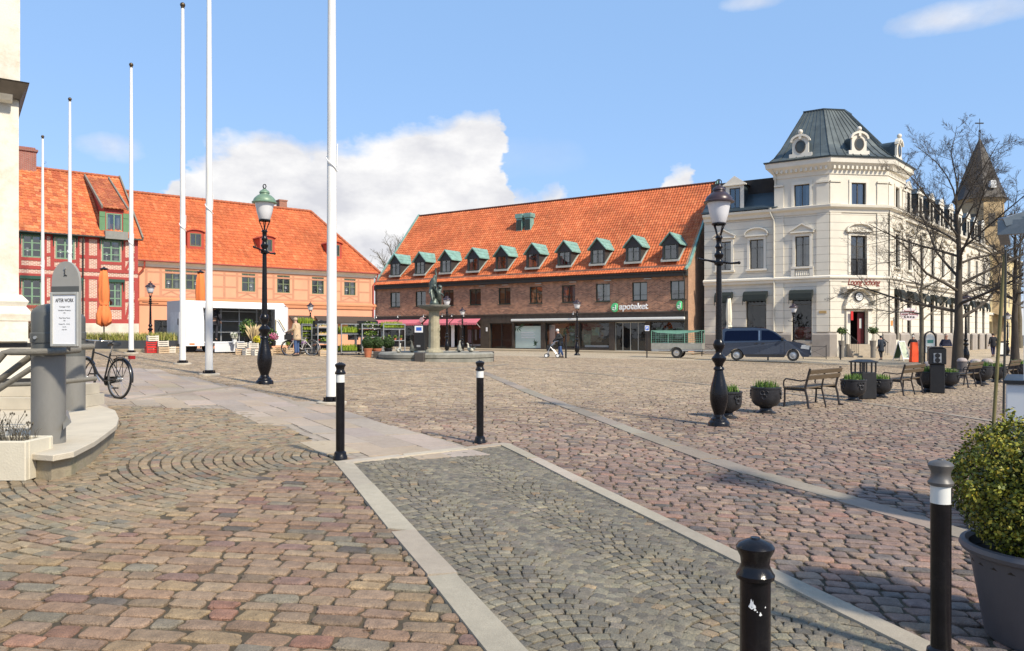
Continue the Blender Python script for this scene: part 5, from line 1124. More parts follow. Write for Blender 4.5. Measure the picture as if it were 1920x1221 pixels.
m = MB(); m.box(-3, .12, -.24, 4, zz(640), zz(603)); m.box(-3, .42, -.12, 3.4, 0, zz(640)-.005); m.build('pedestal', mwn, NL)
for a_, b_ in ((651,643),(718,709)): m = MB(); m.box(-.28, .3, -.135, -.121, zz(a_), zz(b_)); m.build('slot_vent', M['black'], NL)
m = MB(); m.box(-.75,-.66,-.26,-.125,0,zz(640)-.02); m.build('rusty_rib', pm('rust_stained_render', (.35,.22,.12), .8, 0, .4, 6), NL)
m = MB(); m.tube([(-1.3,-.14,2.95),(-1.3,-.45,2.95)],.03,8); m.lathe([(.13,-.04),(.15,0),(.13,.04)],16,T=Matrix.Translation((-.72,-.55,3.55-.3)) @ Matrix.Rotation(R(90),4,'X')); m.build('wall_bell', pm('blue_black_enamel', (.02,.015,.09), .35), NL)
# landing slab
slabP = [(-9.5,13.0),(-7.3,13.35),(-6.2,12.0),(-5.58,10.9),(-5.15,10.0),(-4.88,9.25),(-4.62,8.5),(-4.42,7.75),(-4.48,7.5),(-4.8,7.62),(-4.8,8.05),(-9.5,8.05)]
m = MB(); m.prism(slabP[::-1], .41, .475, axis='z'); L_ = m.build('stone_landing', pm('pale_landing_stone', (.50,.44,.34), .85, 0, .12, 2, .3, 50), None, bevel=.008); tag(L_, kind='structure')
cxy = (-6.6, 10.2); inn = [(cxy[0]+(p[0]-cxy[0])*.965, cxy[1]+(p[1]-cxy[1])*.965) for p in slabP]
m = MB(); m.prism(inn[::-1], -.1, .407, axis='z'); tag(m.build('landing_base', pm('mossy_base_stone', (.30,.25,.17), .9, 0, .3, 3, .4, 40, dirt=(.10,.11,.04), dscale=3), None), kind='structure')
m = MB(); m.box(-9.5,-6.9,12.0,13.0,.48,.66); m.box(-9.5,-6.98,12.3,13,.664,.84); tag(m.build('terrace_step', pm('pale_step_stone', (.46,.41,.32), .85, 0, .15, 2), None), kind='structure')
# ------------------------------------------------------------------ pavement along the shops
def kerbed(name, pts_front, pts_back, h, mat):
    m = MB(); n = len(pts_front)
    for i in range(n-1):
        a, b = pts_front[i], pts_front[i+1]; c, d = pts_back[i+1], pts_back[i]
        za, zb_, zc, zd = gz(*a)+h, gz(*b)+h, gz(*c)+h+.02, gz(*d)+h+.02
        m.quad((*a,za),(*b,zb_),(*c,zc),(*d,zd)); m.quad((*a,za-.3),(*b,zb_-.3),(*b,zb_),(*a,za))
    return tag(m.build(name, mat), kind='structure')
mpav = pm('sandy_pavement', (.38,.31,.21), .85, 0, .12, .8, .2, 30)
pf = [(BK.o[0]+BK.d[0]*s-BK.b[0]*3.2, BK.o[1]+BK.d[1]*s-BK.b[1]*3.2) for s in np.linspace(0, LB+1.5, 14)]; pb = [(BK.o[0]+BK.d[0]*s+BK.b[0]*.3, BK.o[1]+BK.d[1]*s+BK.b[1]*.3) for s in np.linspace(0, LB+1.5, 14)]
kerbed('shop_pavement', pf, pb, .12, mpav)
# ------------------------------------------------------------------ bare trees
def bare_tree(name, label, loc, H, r0, seed, bark, fork=.30, nlimb=16, spread=.42, twigs=1.0, droop=.0, group=None, sides=5, lean=0.0, up=.5):
    rs_ = random.Random(seed); t = thing(name, label, 'tree', loc, 0, group)
    tr = MB(); br = MB()
    top = H
    pts = [Vector((0,0,0))]; n = 9
    for i in range(1, n+1): pts.append(Vector((lean*H*(i/n)+rs_.gauss(0,.008)*H*(i/n), rs_.gauss(0,.008)*H*(i/n), H*.94*i/n)))
    rad = [r0*1.25]+[r0*(1-.9*(i/n)**1.1) for i in range(1, n+1)]; rad[1] = r0
    tr.tube(pts, rad, 10); tr.build('trunk', bark, t, smooth=60)
    def grow(p, d, L, r, lev):
        k = 5 if lev < 2 else (4 if lev == 2 else 3); P = [p]; q = p.copy(); dd = d.copy()
        for i in range(k):
            dd = (dd+Vector((rs_.gauss(0,.13), rs_.gauss(0,.13), rs_.gauss(0,.10)+(.10*up if lev < 2 else .06)-droop*.1))).normalized(); q = q+dd*(L/k); P.append(q.copy())
        br.tube(P, [r*(1-.75*i/k) for i in range(k+1)], sides if lev == 0 else (4 if lev == 1 else 3), cap=False)
        if lev >= 3: return
        nc = int((7, 7, 6)[lev]*twigs)
        for j in range(nc):
            f = .18+.8*(j+rs_.random()*.8)/nc; i = min(int(f*k), k-1); base = P[i].lerp(P[i+1], f*k-i)
            ax = (P[i+1]-P[i]).normalized(); s = ax.orthogonal().normalized(); s.rotate(Matrix.Rotation(rs_.uniform(0, 6.28), 3, ax))
            nd = (ax*(.75)+s*rs_.uniform(.55,1.0)+Vector((0,0,.12*up))).normalized()
            grow(base, nd, L*rs_.uniform(.32,.55)*(1-.35*f), max(r*.42*(1-.5*f), .0075), lev+1)
    for j in range(nlimb):
        f = fork+(1-fork)*.93*((j+.3*rs_.random())/nlimb); z = H*.94*f; i = min(int(f*n), n-1); base = pts[i].lerp(pts[i+1], f*n-i)
        a = j*2.4+rs_.uniform(-.4,.4); el = R(rs_.uniform(8,30)+45*max(0,(f-fork)/(1-fork))**1.3*1.1)
        d = Vector((math.cos(a)*math.cos(el), math.sin(a)*math.cos(el), math.sin(el)))
        grow(base, d, H*spread*(1.08-.62*(f-fork)/(1-fork))*rs_.uniform(.8,1.1), r0*.36*(1.05-.7*(f-fork)/(1-fork)), 0)
    br.build('branches', bark, t)
    return t
mbark = pm('dark_bark', (.06,.048,.036), .9, 0, .3, 6, .5, 30, stretch=(1,1,.3)); mbark2 = pm('greenish_bark', (.14,.12,.085), .9, 0, .3, 6, .4, 30)
# ------------------------------------------------------------------ trees
bare_tree('bare_tree', 'large leafless tree with dark trunk in front of the white street wing', (*(lambda Y: (xat(1796,Y), Y))(42), gz(24.4,42)-.05), 11.4, .27, 5, mbark, fork=.26, nlimb=20, spread=.60, twigs=1.45, up=.22)
bare_tree('bare_tree', 'slim leafless tree with pale greenish trunk near the restaurant windows', (xat(1728,49), 49, gz(22,49)-.05), 8.6, .15, 9, mbark2, fork=.33, nlimb=13, spread=.40, twigs=1.0)
bare_tree('bare_tree', 'leafless tree with dark trunk close to the kiosk at the right edge', (xat(1903,44), 44, gz(22,44)-.05), 9.5, .22, 21, mbark, fork=.38, nlimb=12, spread=.42, twigs=1.1)
bare_tree('bare_tree', 'pale leafless treetop rising between the orange and brick buildings', (xat(742,112), 112, 0), 15.5, .5, 31, mbark2, fork=.3, nlimb=14, spread=.46, twigs=1.0)
bare_tree('bare_tree', 'leafless treetop showing behind the red brick chimney', (xat(52,78), 78, 0), 21.5, .3, 33, mbark, fork=.6, nlimb=8, spread=.2, twigs=.8)
bare_tree('bare_tree', 'faint leafless tree far behind the kiosk canopy', (xat(1912,95), 95, 0), 17, .3, 35, mbark2, fork=.3, nlimb=12, spread=.4, twigs=.7)
# ------------------------------------------------------------------ flagpoles
mfp = pm('white_flagpole_paint', (.76,.75,.72), .4, 0, .06, 3, dirt=(.60,.57,.50), dscale=1.2, stretch=(3,3,.5)); mcon = pm('pale_concrete', (.48,.42,.33), .85, 0, .15, 6, .3, 60)
def flagpole(px, Y, z, label, H=12.5):
    x = xat(px, Y); t = thing('flagpole', label, 'flagpole', (x, Y, z), 0, 'white flagpoles in a row across the square')
    m = MB(); m.lathe([(.11,.06),(.105,.5),(.085,H*.55),(.055,H)], 20); m.build('pole', mfp, t, smooth=40)
    m = MB(); m.lathe([(.06,H),(.06,H+.05),(.03,H+.06)], 12); m.ball((0,0,H+.13), .09, 12); m.build('finial', pm('tarnished_brass', (.10,.07,.04), .35, .6), t, smooth=60)
    m = MB(); m.lathe([(.30,-.1),(.30,.035),(.27,.045)], 20); m.build('footing', mcon, t, smooth=30)
    m = MB(); m.lathe([(.18,.046),(.18,.07),(.13,.075),(.125,.14),(.112,.145)], 16)
    for k in range(4): a = k*1.57+.6; m.lathe([(.02,.07),(.02,.13)], 6, (.155*math.cos(a), .155*math.sin(a), 0))
    m.build('base_flange', M['castiron'], t)
    rz = H*.375; m = MB(); m.tube([(.10*math.cos(a)*1.02, -.10*math.sin(a)*1.02-.01, rz+.28*a/3.1) for a in np.linspace(0,3.3,14)][::-1]+[(.13,-.02,rz-.0)], .011, 5); m.tube([(.105,-.02,rz+.1),(.12,-.02,rz+.55)], .012, 5); m.build('halyard_loop', M['white'], t)
    return t
for px, Y, zb, lb in ((622,15.5,None,'thick white flagpole nearest the camera, standing behind a black bollard'),(392,22.3,None,'white flagpole rising out of the frame left of the green-capped lamp post'),(342.5,27,None,'white flagpole with its round top just inside the frame, left of the market trailer'),
    (246,33.6,None,'white flagpole rising in front of the joint of the red and orange houses'),(131,39,None,'white flagpole behind the grey notice board'),(80,46,None,'smallest white flagpole, closest to the left building edge')):
    x = xat(px, Y); flagpole(px, Y, gz(x, Y) if zb is None else zb, lb)
# ------------------------------------------------------------------ lamp posts
mfrost = pm('frosted_lamp_glass', (.66,.66,.68), .35, 0, .03, 2)
mgc = pm('pale_green_lamp_cap', (.16,.25,.17), .45, .1, .15, 6); mbc = pm('dark_purple_brown_cap', (.045,.028,.032), .35, .1, .15, 6)
def lamp(label, loc, sc, cap, arms=True, rz=0.0, gr=None):
    t = thing('street_lamp', label, 'street lamp', loc, rz, gr, sc); ci = M['castiron']
    m = MB(); m.lathe([(.19,-.1),(.19,.05),(.175,.075),(.15,.095),(.14,.13),(.10,.16),(.088,.20)], 20); m.build('foot', ci, t, smooth=35)
    m = MB(); m.lathe([(.088,.20),(.10,.24),(.135,.34),(.158,.46),(.160,.56),(.145,.68),(.115,.80),(.085,.92),(.075,.99)], 12); w = m.build('vase', ci, t, smooth=35)
    m = MB(); m.lathe([(.075,.99),(.095,1.0),(.095,1.03),(.065,1.06),(.085,1.12),(.125,1.17),(.13,1.21),(.09,1.26),(.062,1.29),(.06,1.34),(.09,1.39),(.105,1.44),(.09,1.50),(.065,1.54)], 20); m.build('collar', ci, t, smooth=45)
    m = MB(); m.lathe([(.062,1.54),(.045,2.86)], 14); m.build('shaft', ci, t, smooth=40)
    m = MB(); m.lathe([(.045,2.86),(.08,2.88),(.085,2.92),(.06,2.95),(.055,2.99),(.075,3.02),(.085,3.06),(.055,3.10),(.05,3.16),(.07,3.2),(.045,3.25),(.05,3.34),(.07,3.36),(.05,3.40)], 14); m.build('upper_collar', ci, t, smooth=45)
    if arms: m = MB(); m.tube([(-.34,0,2.98),(-.2,0,2.96),(-.06,0,2.93),(.06,0,2.93),(.2,0,2.90),(.34,0,2.91)], [.022,.017,.026,.026,.017,.022], 8); m.ball((-.35,0,2.985),.03,8); m.ball((.35,0,2.91),.03,8); m.build('ladder_bar', ci, t, smooth=50)
    m = MB()
    for k in range(4): a = k*1.5708+.5; m.tube([(.035*math.cos(a),.035*math.sin(a),3.38),(.06*math.cos(a),.06*math.sin(a),3.46),(.115*math.cos(a),.115*math.sin(a),3.60)], .012, 6)
    m.lathe([(.125,3.59),(.128,3.62),(.11,3.625),(.11,3.59)], 20); m.build('lantern_cradle', ci, t, smooth=50)
    m = MB(); m.lathe([(.11,3.622),(.125,3.64),(.168,3.80),(.205,3.985)], 24); m.build('lamp_glass', mfrost, t, smooth=50)
    m = MB(); m.lathe([(.205,3.985),(.27,3.99),(.272,4.01),(.24,4.03),(.235,4.06),(.21,4.10),(.15,4.155),(.105,4.175),(.10,4.20),(.115,4.21),(.10,4.25),(.075,4.27),(.05,4.28),(.04,4.30)], 24); c = m.build('lamp_cap', cap, t, smooth=40)
    m = MB(); m.lathe([(.035,4.29),(.03,4.31),(.015,4.32)], 8); m.tube([(.045*math.cos(a),0,4.36+.045*math.sin(a)) for a in np.linspace(0,6.28,13)], .009, 5); m.tube([(0,.045*math.cos(a),4.36+.045*math.sin(a)) for a in np.linspace(0,6.28,13)], .009, 5); m.build('crown_finial', M['castiron'], c)
    return t
xy = gp(1348, 798); L1_ = lamp('tall black lamp post with dark brown cap in front of the urn planters', (*xy, gz(*xy)), 1.0, mbc, rz=R(-8))
xy = gp(496, 720); lamp('tall black lamp post with pale green cap left of centre, before the market trailer', (*xy, gz(*xy)), 1.165, mgc, rz=R(70))
for px, top, base, Y, lb in ((282,527,655,44,'small lamp post before the seam of red and orange houses'),(582,566,655,47,'small lamp post behind the person in the beige coat'),(838,553,656,51,'small lamp post directly right of the fountain column'),(867,576,656,62,'smallest lamp post, before the pink awnings'),
        (1082,560,669,53,'lamp post standing in front of the pharmacy windows'),(1488,567,664,52,'lamp post behind the bonnet of the dark van'),(1811,548,668,48,'lamp post just right of the large bare trunk'),(1889,584,668,62,'far lamp post down the street beside the kiosk')):
    x = xat(px, Y); zt_ = zat(top, Y); zb_ = gz(x, Y); sc = (zt_-zb_)/4.4; lo_ = lamp(lb, (x, Y, zb_), sc, mbc, gr='small lamp posts around the square', rz=R(20)); lo_.scale = (sc*1.3, sc*1.3, sc)
# ------------------------------------------------------------------ bollards
mbw = pm('white_reflector_band', (.66,.66,.62), .4, 0, .06, 12); mbl = pm('black_bollard_paint', (.006,.0055,.007), .22, 0, .4, 10, .08, 60, spec=.35, dirt=(.035,.03,.026), dscale=2.0); mcapg = pm('worn_grey_cap', (.10,.095,.09), .45, .1, .2, 10)
def bollard(label, loc, H=1.15, band=True, capm=None, foot=True, r=.052, seam=False):
    t = thing('bollard', label, 'bollard', loc, 0, 'black bollards with round caps'); k = r/.052
    m = MB(); z1 = H-.13
    m.lathe([(r,0),(r,z1-.095 if band else z1)], 24); m.build('post', mbl, t, smooth=40)
    if band:
        m = MB(); m.lathe([(r+.001,z1-.095),(r+.001,z1)], 24); w = m.build('reflective_band', mbw, t, smooth=40)
        if seam: m = MB(); m.box(.034,.040,-.043,-.036,z1-.09,z1-.005); m.build('band_seam', M['black'], w)
    m = MB(); m.lathe([(r,z1),(r+.012*k,z1+.006),(r+.014*k,z1+.02),(r+.004*k,z1+.035),(r-.004*k,z1+.055),(r-.001*k,z1+.08),(r+.012*k,z1+.105),(r+.014*k,z1+.115),(r+.004*k,z1+.128),(r*.55,z1+.14),(.018*k,z1+.143),(.016*k,z1+.148),(.002,z1+.149)], 28); m.build('cap', capm or mbl, t, smooth=32)
    if foot: m = MB(); m.lathe([(.085,-.05),(.085,.035),(.075,.05),(.07,.085),(r,.10)], 20); m.build('foot_collar', M['castiron'], t, smooth=35)
    return t
xy = gp(638, 861); bollard('black bollard with white band in front of the thick flagpole', (*xy, gz(*xy)))
xy = gp(900, 831); bollard('black bollard with white band near the top corner of the arc-laid cobbles', (*xy, gz(*xy)))
Yb = 3.9; x = xat(1764, Yb); bb = bollard('black bollard with bright white band and grey cap beside the potted bush', (x, Yb, gz(x, Yb)), 1.12, capm=mcapg, seam=True); bb.scale = (.92,)*3
Yb = 2.68; x = xat(1416, Yb); b4 = bollard('glossy black bollard with chipped paint and no band, nearest the camera', (x, Yb, gz(x, Yb)), .925, band=False, r=.052)
m = MB()
for (a, z, s) in ((-119,.722,.017),(-108,.708,.006),(-88,.692,.007),(-68,.715,.0035),(-100,.700,.003)):
    a = R(a); P = []
    for k in range(14): q = 2*math.pi*k/14; da = s*.62*math.cos(q)*(1+.5*math.sin(k*5))/.052; P.append((.0524*math.cos(a+da), .0524*math.sin(a+da), z+s*.9*math.sin(q)*(1+.45*math.cos(k*3))))
    m.quad(*P)
m.build('paint_chip', M['white'], b4)
# ------------------------------------------------------------------ grey posts with rails and notice board
mgy = pm('grey_post_paint', (.185,.18,.165), .5, 0, .10, 3, .08, 20, dirt=(.13,.12,.10), dscale=1.6, stretch=(1,1,.4)); mgd = pm('dark_grey_post_top', (.085,.088,.082), .45, 0, .08, 4)
zs_ = .475
def gpost(px, Y, r, ztop, label, dome):
    x = xat(px, Y); t = thing('cylindrical_post', label, 'post', (x, Y, zs_), 0, 'thick grey cylindrical posts of the terrace railing')
    zc = zat(668, Y)-zs_
    m = MB(); m.lathe([(r,0),(r,zc)], 36); m.build('lower_shaft', mgy, t, smooth=40)
    m = MB(); m.lathe([(r*.985,zc),(r*.985,ztop-zs_-.28)], 36); m.build('upper_shaft', mgd, t, smooth=40)
    m = MB(); z2 = ztop-zs_; m.lathe([(r*1.05,z2-.38),(r*1.06,z2-.37),(r*1.06,z2-.28),(r*1.0,z2-.27),(r*1.0,z2-.06),(r*.93,z2-.03),(r*.6,z2+.02),(r*.02,z2+.045)], 36); m.build('domed_lid', mgd, t, smooth=35)
    m = MB(); m.lathe([(.018,0),(.018,.02)], 8, T=Matrix.Translation((-r*.2,-r*1.04,z2-.325)) @ Matrix.Rotation(R(90),4,'X')); m.build('lid_bolt', M['steel'], t)
    return t
gpost(91, 8.35, .165, zat(577,8.35), 'front thick grey post at the corner of the stone landing', True)
gpost(138, 12.0, .165, zat(590,12.0), 'rear thick grey post on the stone landing, behind the notice board', True)
mrl = pm('weathered_rail_wood', (.17,.155,.125), .7, 0, .25, 9, .3, 40, stretch=(2,9,9))
P3 = lambda px, py, Y: Vector((xat(px, Y), Y, zat(py, Y)))
rail = thing('handrail', 'weathered grey handrail with sloping bars fixed to the thick grey posts', 'handrail', (0, 0, 0))
for pts, r, nm in (([P3(-60,740,8.0),P3(8,662,8.12),P3(20,660,8.12),P3(100,660,8.1),P3(146,656,8.6)], .045, 'top_rail'), ([P3(58,668,8.3),P3(-40,742,8.3)], .042, 'sloping_rail'), ([P3(60,690,9.2),P3(-60,768,9.2)], .04, 'sloping_rail'), ([P3(100,652,11),P3(172,650,11.7)], .06, 'top_rail'), ([P3(0,722,9.6),P3(64,720,9.6)], .035, 'lower_rail'), ([P3(118,716,11),P3(178,710,11.6)], .045, 'lower_rail')):
    m = MB(); m.tube(pts, r, 10, flat=.8); m.build(nm, mrl, rail, smooth=50)
m = MB(); m.add([tuple(P3(118,770,8.6)),tuple(P3(134,792,8.3)),tuple(P3(118,806,8.2)),tuple(P3(118,770,8.8)+Vector((.0,.1,0))),tuple(P3(134,792,8.5)),tuple(P3(118,806,8.4))],[(0,1,2),(5,4,3),(0,3,4,1),(1,4,5,2),(2,5,3,0)]); o = m.build('wedge_block', mgy); tag(o, 'grey triangular wedge leaning on the foot of the front grey post', 'wedge')
nb = thing('notice_board', 'grey round-topped notice board with white AFTER WORK sheet in a silver frame', 'notice board', (xat(124.5,8.0), 7.98, zat(648,8.0)), R(-12))
wB, hB = .335, .88; m = MB(); P = [(-wB/2,-.02),(wB/2,-.02),(wB/2,.66)]+[(wB/2*math.cos(a), .66+.215*math.sin(a)) for a in np.linspace(0,math.pi,15)][1:-1]+[(-wB/2,.66)]
m.prism(P, 0, .03); m.build('back_board', pm('mid_grey_board', (.30,.29,.26), .5, 0, .05, 6), nb, smooth=30)
msf = pm('silver_frame', (.50,.49,.44), .35, .5, .06, 8)
m = MB(); f = .028; z0, z1 = -.01, .555; m.box(-wB/2,-wB/2+f,-.022,-.001,z0,z1); m.box(wB/2-f,wB/2,-.022,-.001,z0,z1); m.box(-wB/2+f,wB/2-f,-.022,-.001,z0,z0+f); m.box(-wB/2+f,wB/2-f,-.022,-.001,z1-f,z1); m.build('silver_frame', msf, nb, bevel=.004)
m = MB(); m.box(-wB/2, wB/2, -.006, -.001, z1+.003, z1+.06); m.build('grey_stripe', mgd, nb)
m = MB(); m.box(-wB/2+f, wB/2-f, -.010, -.002, z0+f, z1-f); sh = m.build('paper_sheet', pm('white_paper', (.80,.80,.80), .7, 0, .01, 3), nb)
mink = pm('black_ink', (.03,.03,.03), .7)
t = text('AFTER WORK', .046, mink, sh, 'sheet_lettering', (0,-.0112,z1-.088), extr=.0004, off=.0008); t.scale = (.222/t.dimensions.x, 1.15, 1)
for s_, z, sz in (('Torsdagar 17-20', .402, .019), ('Varmkorv Prosecco', .365, .019), ('129:-', .338, .017), ('Pizza Pasta Tacos', .286, .019), ('129:-', .258, .017), ('Drinkar 99:-   Öl 59:-', .222, .016), ('Vin 69:-', .193, .015), ('Cider 59:-', .165, .015)):
    text(s_, sz, mink, sh, 'sheet_lettering', (0,-.0112,z), extr=.0003)
m = MB(); m.lathe([(.0095,0),(.0095,.012)], 10, T=Matrix.Translation((0,-.001,.80)) @ Matrix.Rotation(R(90),4,'X')); m.build('screw', M['steel'], nb)
m = MB()
for k in range(3): a = R(90+120*k); m.tube([(.0,-.003,.735),(.016*math.cos(a)-.01*math.sin(a),-.003,.735+.02*math.sin(a)),(.024*math.cos(a),-.003,.735+.028*math.sin(a))], [.002,.006,.001], 5)
m.tube([(0,-.003,.765),(-.008,-.003,.775),(.0,-.003,.787)], [.004,.003,.001], 5); m.build('flame_emblem', M['black'], nb)
m = MB(); m.lathe([(.02,0),(.02,.05)], 10); m.M = None; o = m.build('board_bracket', mrl, nb); o.location = (.02,.02,-.06)
# planter box with lavender
x0 = xat(62, 7.62); pb_ = thing('concrete_planter', 'pale concrete planter box with dry lavender at the left edge', 'planter', (x0, 7.5, gz(x0, 7.5)))
hp = zat(828,7.5)-gz(x0,7.5); m = MB(); m.box(-1.4,0,0,.06,0,hp); m.box(-1.4,0,.4,.46,0,hp); m.box(-.06,0,.061,.399,0,hp); m.box(-1.4,-1.34,.061,.399,0,hp); m.build('trough', pm('pale_concrete_box', (.56,.51,.40), .8, 0, .08, 3, .2, 50), pb_, bevel=.01)
m = MB(); m.box(-1.34,-.06,.06,.4,.02,hp-.05); m.build('soil', M['soil'], pb_)
rs_ = random.Random(3); m = MB()
for k in range(230):
    bx, by = rs_.uniform(-.95,-.08), rs_.uniform(.1,.36); a = rs_.uniform(0,6.28); L = rs_.uniform(.12,.34)*(1 if bx < -.25 else .6); e = Vector((bx+math.cos(a)*L*.45, by+math.sin(a)*L*.35, hp-.05+L)); m.tube([(bx,by,hp-.06),Vector((bx,by,hp)).lerp(e,.5)+Vector((0,0,.02)),e], .0022, 3, cap=False)
    if k % 3 == 0: m.ball(e, .009, 5, sz=1.5)
m.build('lavender', pm('dry_lavender', (.10,.085,.06), .9, 0, .3, 20), pb_)
# ------------------------------------------------------------------ bicycle
def bicycle(label, loc, rz, sc, fcol, basket=False, group=None, lean=0.0):
    t = thing('bicycle', label, 'bicycle', loc, rz, group, sc); t.rotation_euler = (R(lean), 0, rz)
    mf = pm('bicycle_frame_paint', fcol, .3, 0, .1, 8, coat=.4); Rw = .34
    def wheel(x):
        m = MB(); n = 40; m.tube([(x+Rw*math.cos(a),0,Rw+Rw*math.sin(a)*.999) for a in np.linspace(0,2*math.pi,n+1)], .020, 8, cap=False); w = m.build('wheel', M['rubber'], t, smooth=60)
        m = MB(); m.tube([(x+(Rw-.026)*math.cos(a),0,Rw+(Rw-.026)*math.sin(a)) for a in np.linspace(0,2*math.pi,n+1)], .010, 6, cap=False); m.build('rim', M['chrome'], w)
        m = MB()
        for k in range(28):
            a = 2*math.pi*k/28; b = a+(.35 if k % 2 else -.35); y = .02*(1 if k % 4 < 2 else -1); m.tube([(x+.02*math.cos(b),y,Rw+.02*math.sin(b)),(x+(Rw-.03)*math.cos(a),0,Rw+(Rw-.03)*math.sin(a))], .0016, 3, cap=False)
        m.build('spokes', M['chrome'], w); m = MB(); m.lathe([(.028,-.05),(.02,-.03),(.02,.03),(.028,.05)], 10, T=Matrix.Translation((x,0,Rw)) @ Matrix.Rotation(R(90),4,'X')); m.build('hub', M['steel'], w)
        m = MB(); a0, a1 = (-.15, 2.75) if x < .1 else (.3, 3.1)
        aa = np.linspace(-.1, 2.9, 18) if x < .1 else np.linspace(.5, 2.9, 14)
        # fender: rear one hugs the back (x smaller) , front one the front
        pts = [(x-(Rw+.035)*math.cos(a), 0, Rw+(Rw+.035)*math.sin(a)) for a in (np.linspace(-.15,2.1,18) if x < .1 else np.linspace(.7,3.1,18))]
        m.tube(pts, .027, 6, flat=.35); m.build('mudguard', mf, w, smooth=60)
    wheel(0.0); wheel(1.08)
    bbx, bbz = .46, .29; sx_, sz_ = .30, .80; hx, hz0, hz1 = .86, .62, .86
    m = MB(); m.tube([(bbx,0,bbz),(sx_,0,sz_)], .016, 8); m.tube([(bbx,0,bbz),(.68,0,.42),(hx,0,hz0)], .021, 8); m.tube([(sx_+.03,0,.70),(.60,0,.76),(hx-.02,0,.80)], .014, 8); m.tube([(hx+.02,0,hz0-.04),(hx-.03,0,hz1)], .02, 8)
    for y in (-.045,.045): m.tube([(bbx,y*.6,bbz),(0,y,Rw)], .010, 6); m.tube([(sx_+.02,y*.3,.70),(0,y,Rw)], .009, 6)
    m.build('frame', mf, t, smooth=50)
    m = MB()
    for y in (-.05,.05): m.tube([(hx+.01,y*.6,hz0),(hx+.06,y,hz0-.06),(1.08,y,Rw)], .011, 6)
    m.build('fork', mf, t, smooth=50)
    m = MB(); m.tube([(hx-.03,0,hz1),(hx-.06,0,hz1+.14)], .012, 8); m.tube([(hx-.26,-.27,hz1+.13),(hx-.14,-.25,hz1+.15),(hx-.02,-.12,hz1+.15),(hx-.02,.12,hz1+.15),(hx-.14,.25,hz1+.15),(hx-.26,.27,hz1+.13)], .011, 8); hb_ = m.build('handlebar', M['chrome'], t, smooth=50)
    m = MB(); 
    for y in (-1,1): m.tube([(hx-.30,.275*y,hz1+.125),(hx-.18,.26*y,hz1+.145)], .017, 8)
    m.build('grip', M['black'], hb_); m = MB(); m.ball((hx-.05,-.10,hz1+.185), .026, 10); m.build('bell', M['black'], hb_)
    m = MB(); m.tube([(sx_,0,sz_-.02),(sx_-.04,0,sz_+.13)], .012, 8); m.build('seatpost', M['chrome'], t)
    m = MB(); prof = [(-.13,.075,.95),(-.11,.095,.965),(-.02,.085,.96),(.06,.045,.955),(.13,.022,.95),(.15,.012,.945)]; vs = []; fs = []
    for (dx, w, z) in prof:
        for k in range(10): a = 2*math.pi*k/10; vs.append((sx_-.05+dx, w*math.cos(a), z+(.028 if math.sin(a) > 0 else .045)*math.sin(a)))
    for i in range(len(prof)-1):
        for k in range(10): fs.append((i*10+k, i*10+(k+1) % 10, (i+1)*10+(k+1) % 10, (i+1)*10+k))
    fs += [tuple(range(9,-1,-1)), tuple(range(50,60))]; m.add(vs, fs); m.build('saddle', pm('black_saddle', (.015,.015,.015), .45), t, smooth=60)
    m = MB(); m.box(-.30,.20,-.07,-.055,.735,.75); m.box(-.30,.20,.055,.07,.735,.75); m.box(-.30,-.28,-.05,.05,.735,.75); m.box(-.05,-.03,-.05,.05,.735,.75); m.box(.12,.14,-.05,.05,.735,.75)
    for y in (-.06,.06): m.tube([(-.22,y,.735),(0,y*.85,Rw)], .006, 5); m.tube([(0.02,y,.735),(0,y*.85,Rw)], .006, 5)
    m.build('luggage_rack', M['black'], t); m = MB(); m.box(-.36,-.305,-.05,.05,.69,.75); m.build('rear_light', pm('rear_light_red', (.25,.01,.01), .3), t)
    m = MB(); m.lathe([(.085,-.008),(.085,.008)], 20, T=Matrix.Translation((bbx,-.05,bbz)) @ Matrix.Rotation(R(90),4,'X')); m.prism([(bbx+.06,bbz+.07),(bbx+.06,bbz-.07),(.02,Rw-.05),(.02,Rw+.05)], -.062, -.042); m.build('chain_case', M['black'], t)
    m = MB(); m.bar((bbx,-.08,bbz),(bbx-.13,-.08,bbz-.12),.016,.02); m.bar((bbx,.08,bbz),(bbx+.13,.08,bbz+.12),.016,.02); cr_ = m.build('crank', M['chrome'], t)
    m = MB(); m.box(bbx-.18,bbx-.08,-.17,-.09,bbz-.135,bbz-.11); m.box(bbx+.08,bbx+.18,.09,.17,bbz+.11,bbz+.135); m.build('pedal', M['black'], cr_)
    m = MB(); m.tube([(bbx-.08,-.05,bbz-.02),(bbx-.16,-.2,.01)], .009, 6); m.build('kickstand', M['black'], t)
    if basket: m = MB(); m.box(hx+.08,hx+.38,-.15,.15,.72,.74); m.box(hx+.08,hx+.09,-.15,.15,.74,.95); m.box(hx+.37,hx+.38,-.15,.15,.74,.95); m.box(hx+.09,hx+.37,-.15,-.14,.74,.95); m.box(hx+.09,hx+.37,.14,.15,.74,.95); m.ball((hx+.23,0,.98),.15,10,sz=.9); m.build('front_bag', pm('black_bag', (.02,.02,.022), .8), t)
    return t
xb, yb_ = gp(222, 748); bicycle('black city bicycle on its kickstand behind the thick grey posts', (xb, yb_, gz(xb, yb_)+.01), math.atan2(.52, -.854), 1.13, (.012,.012,.013), lean=3)
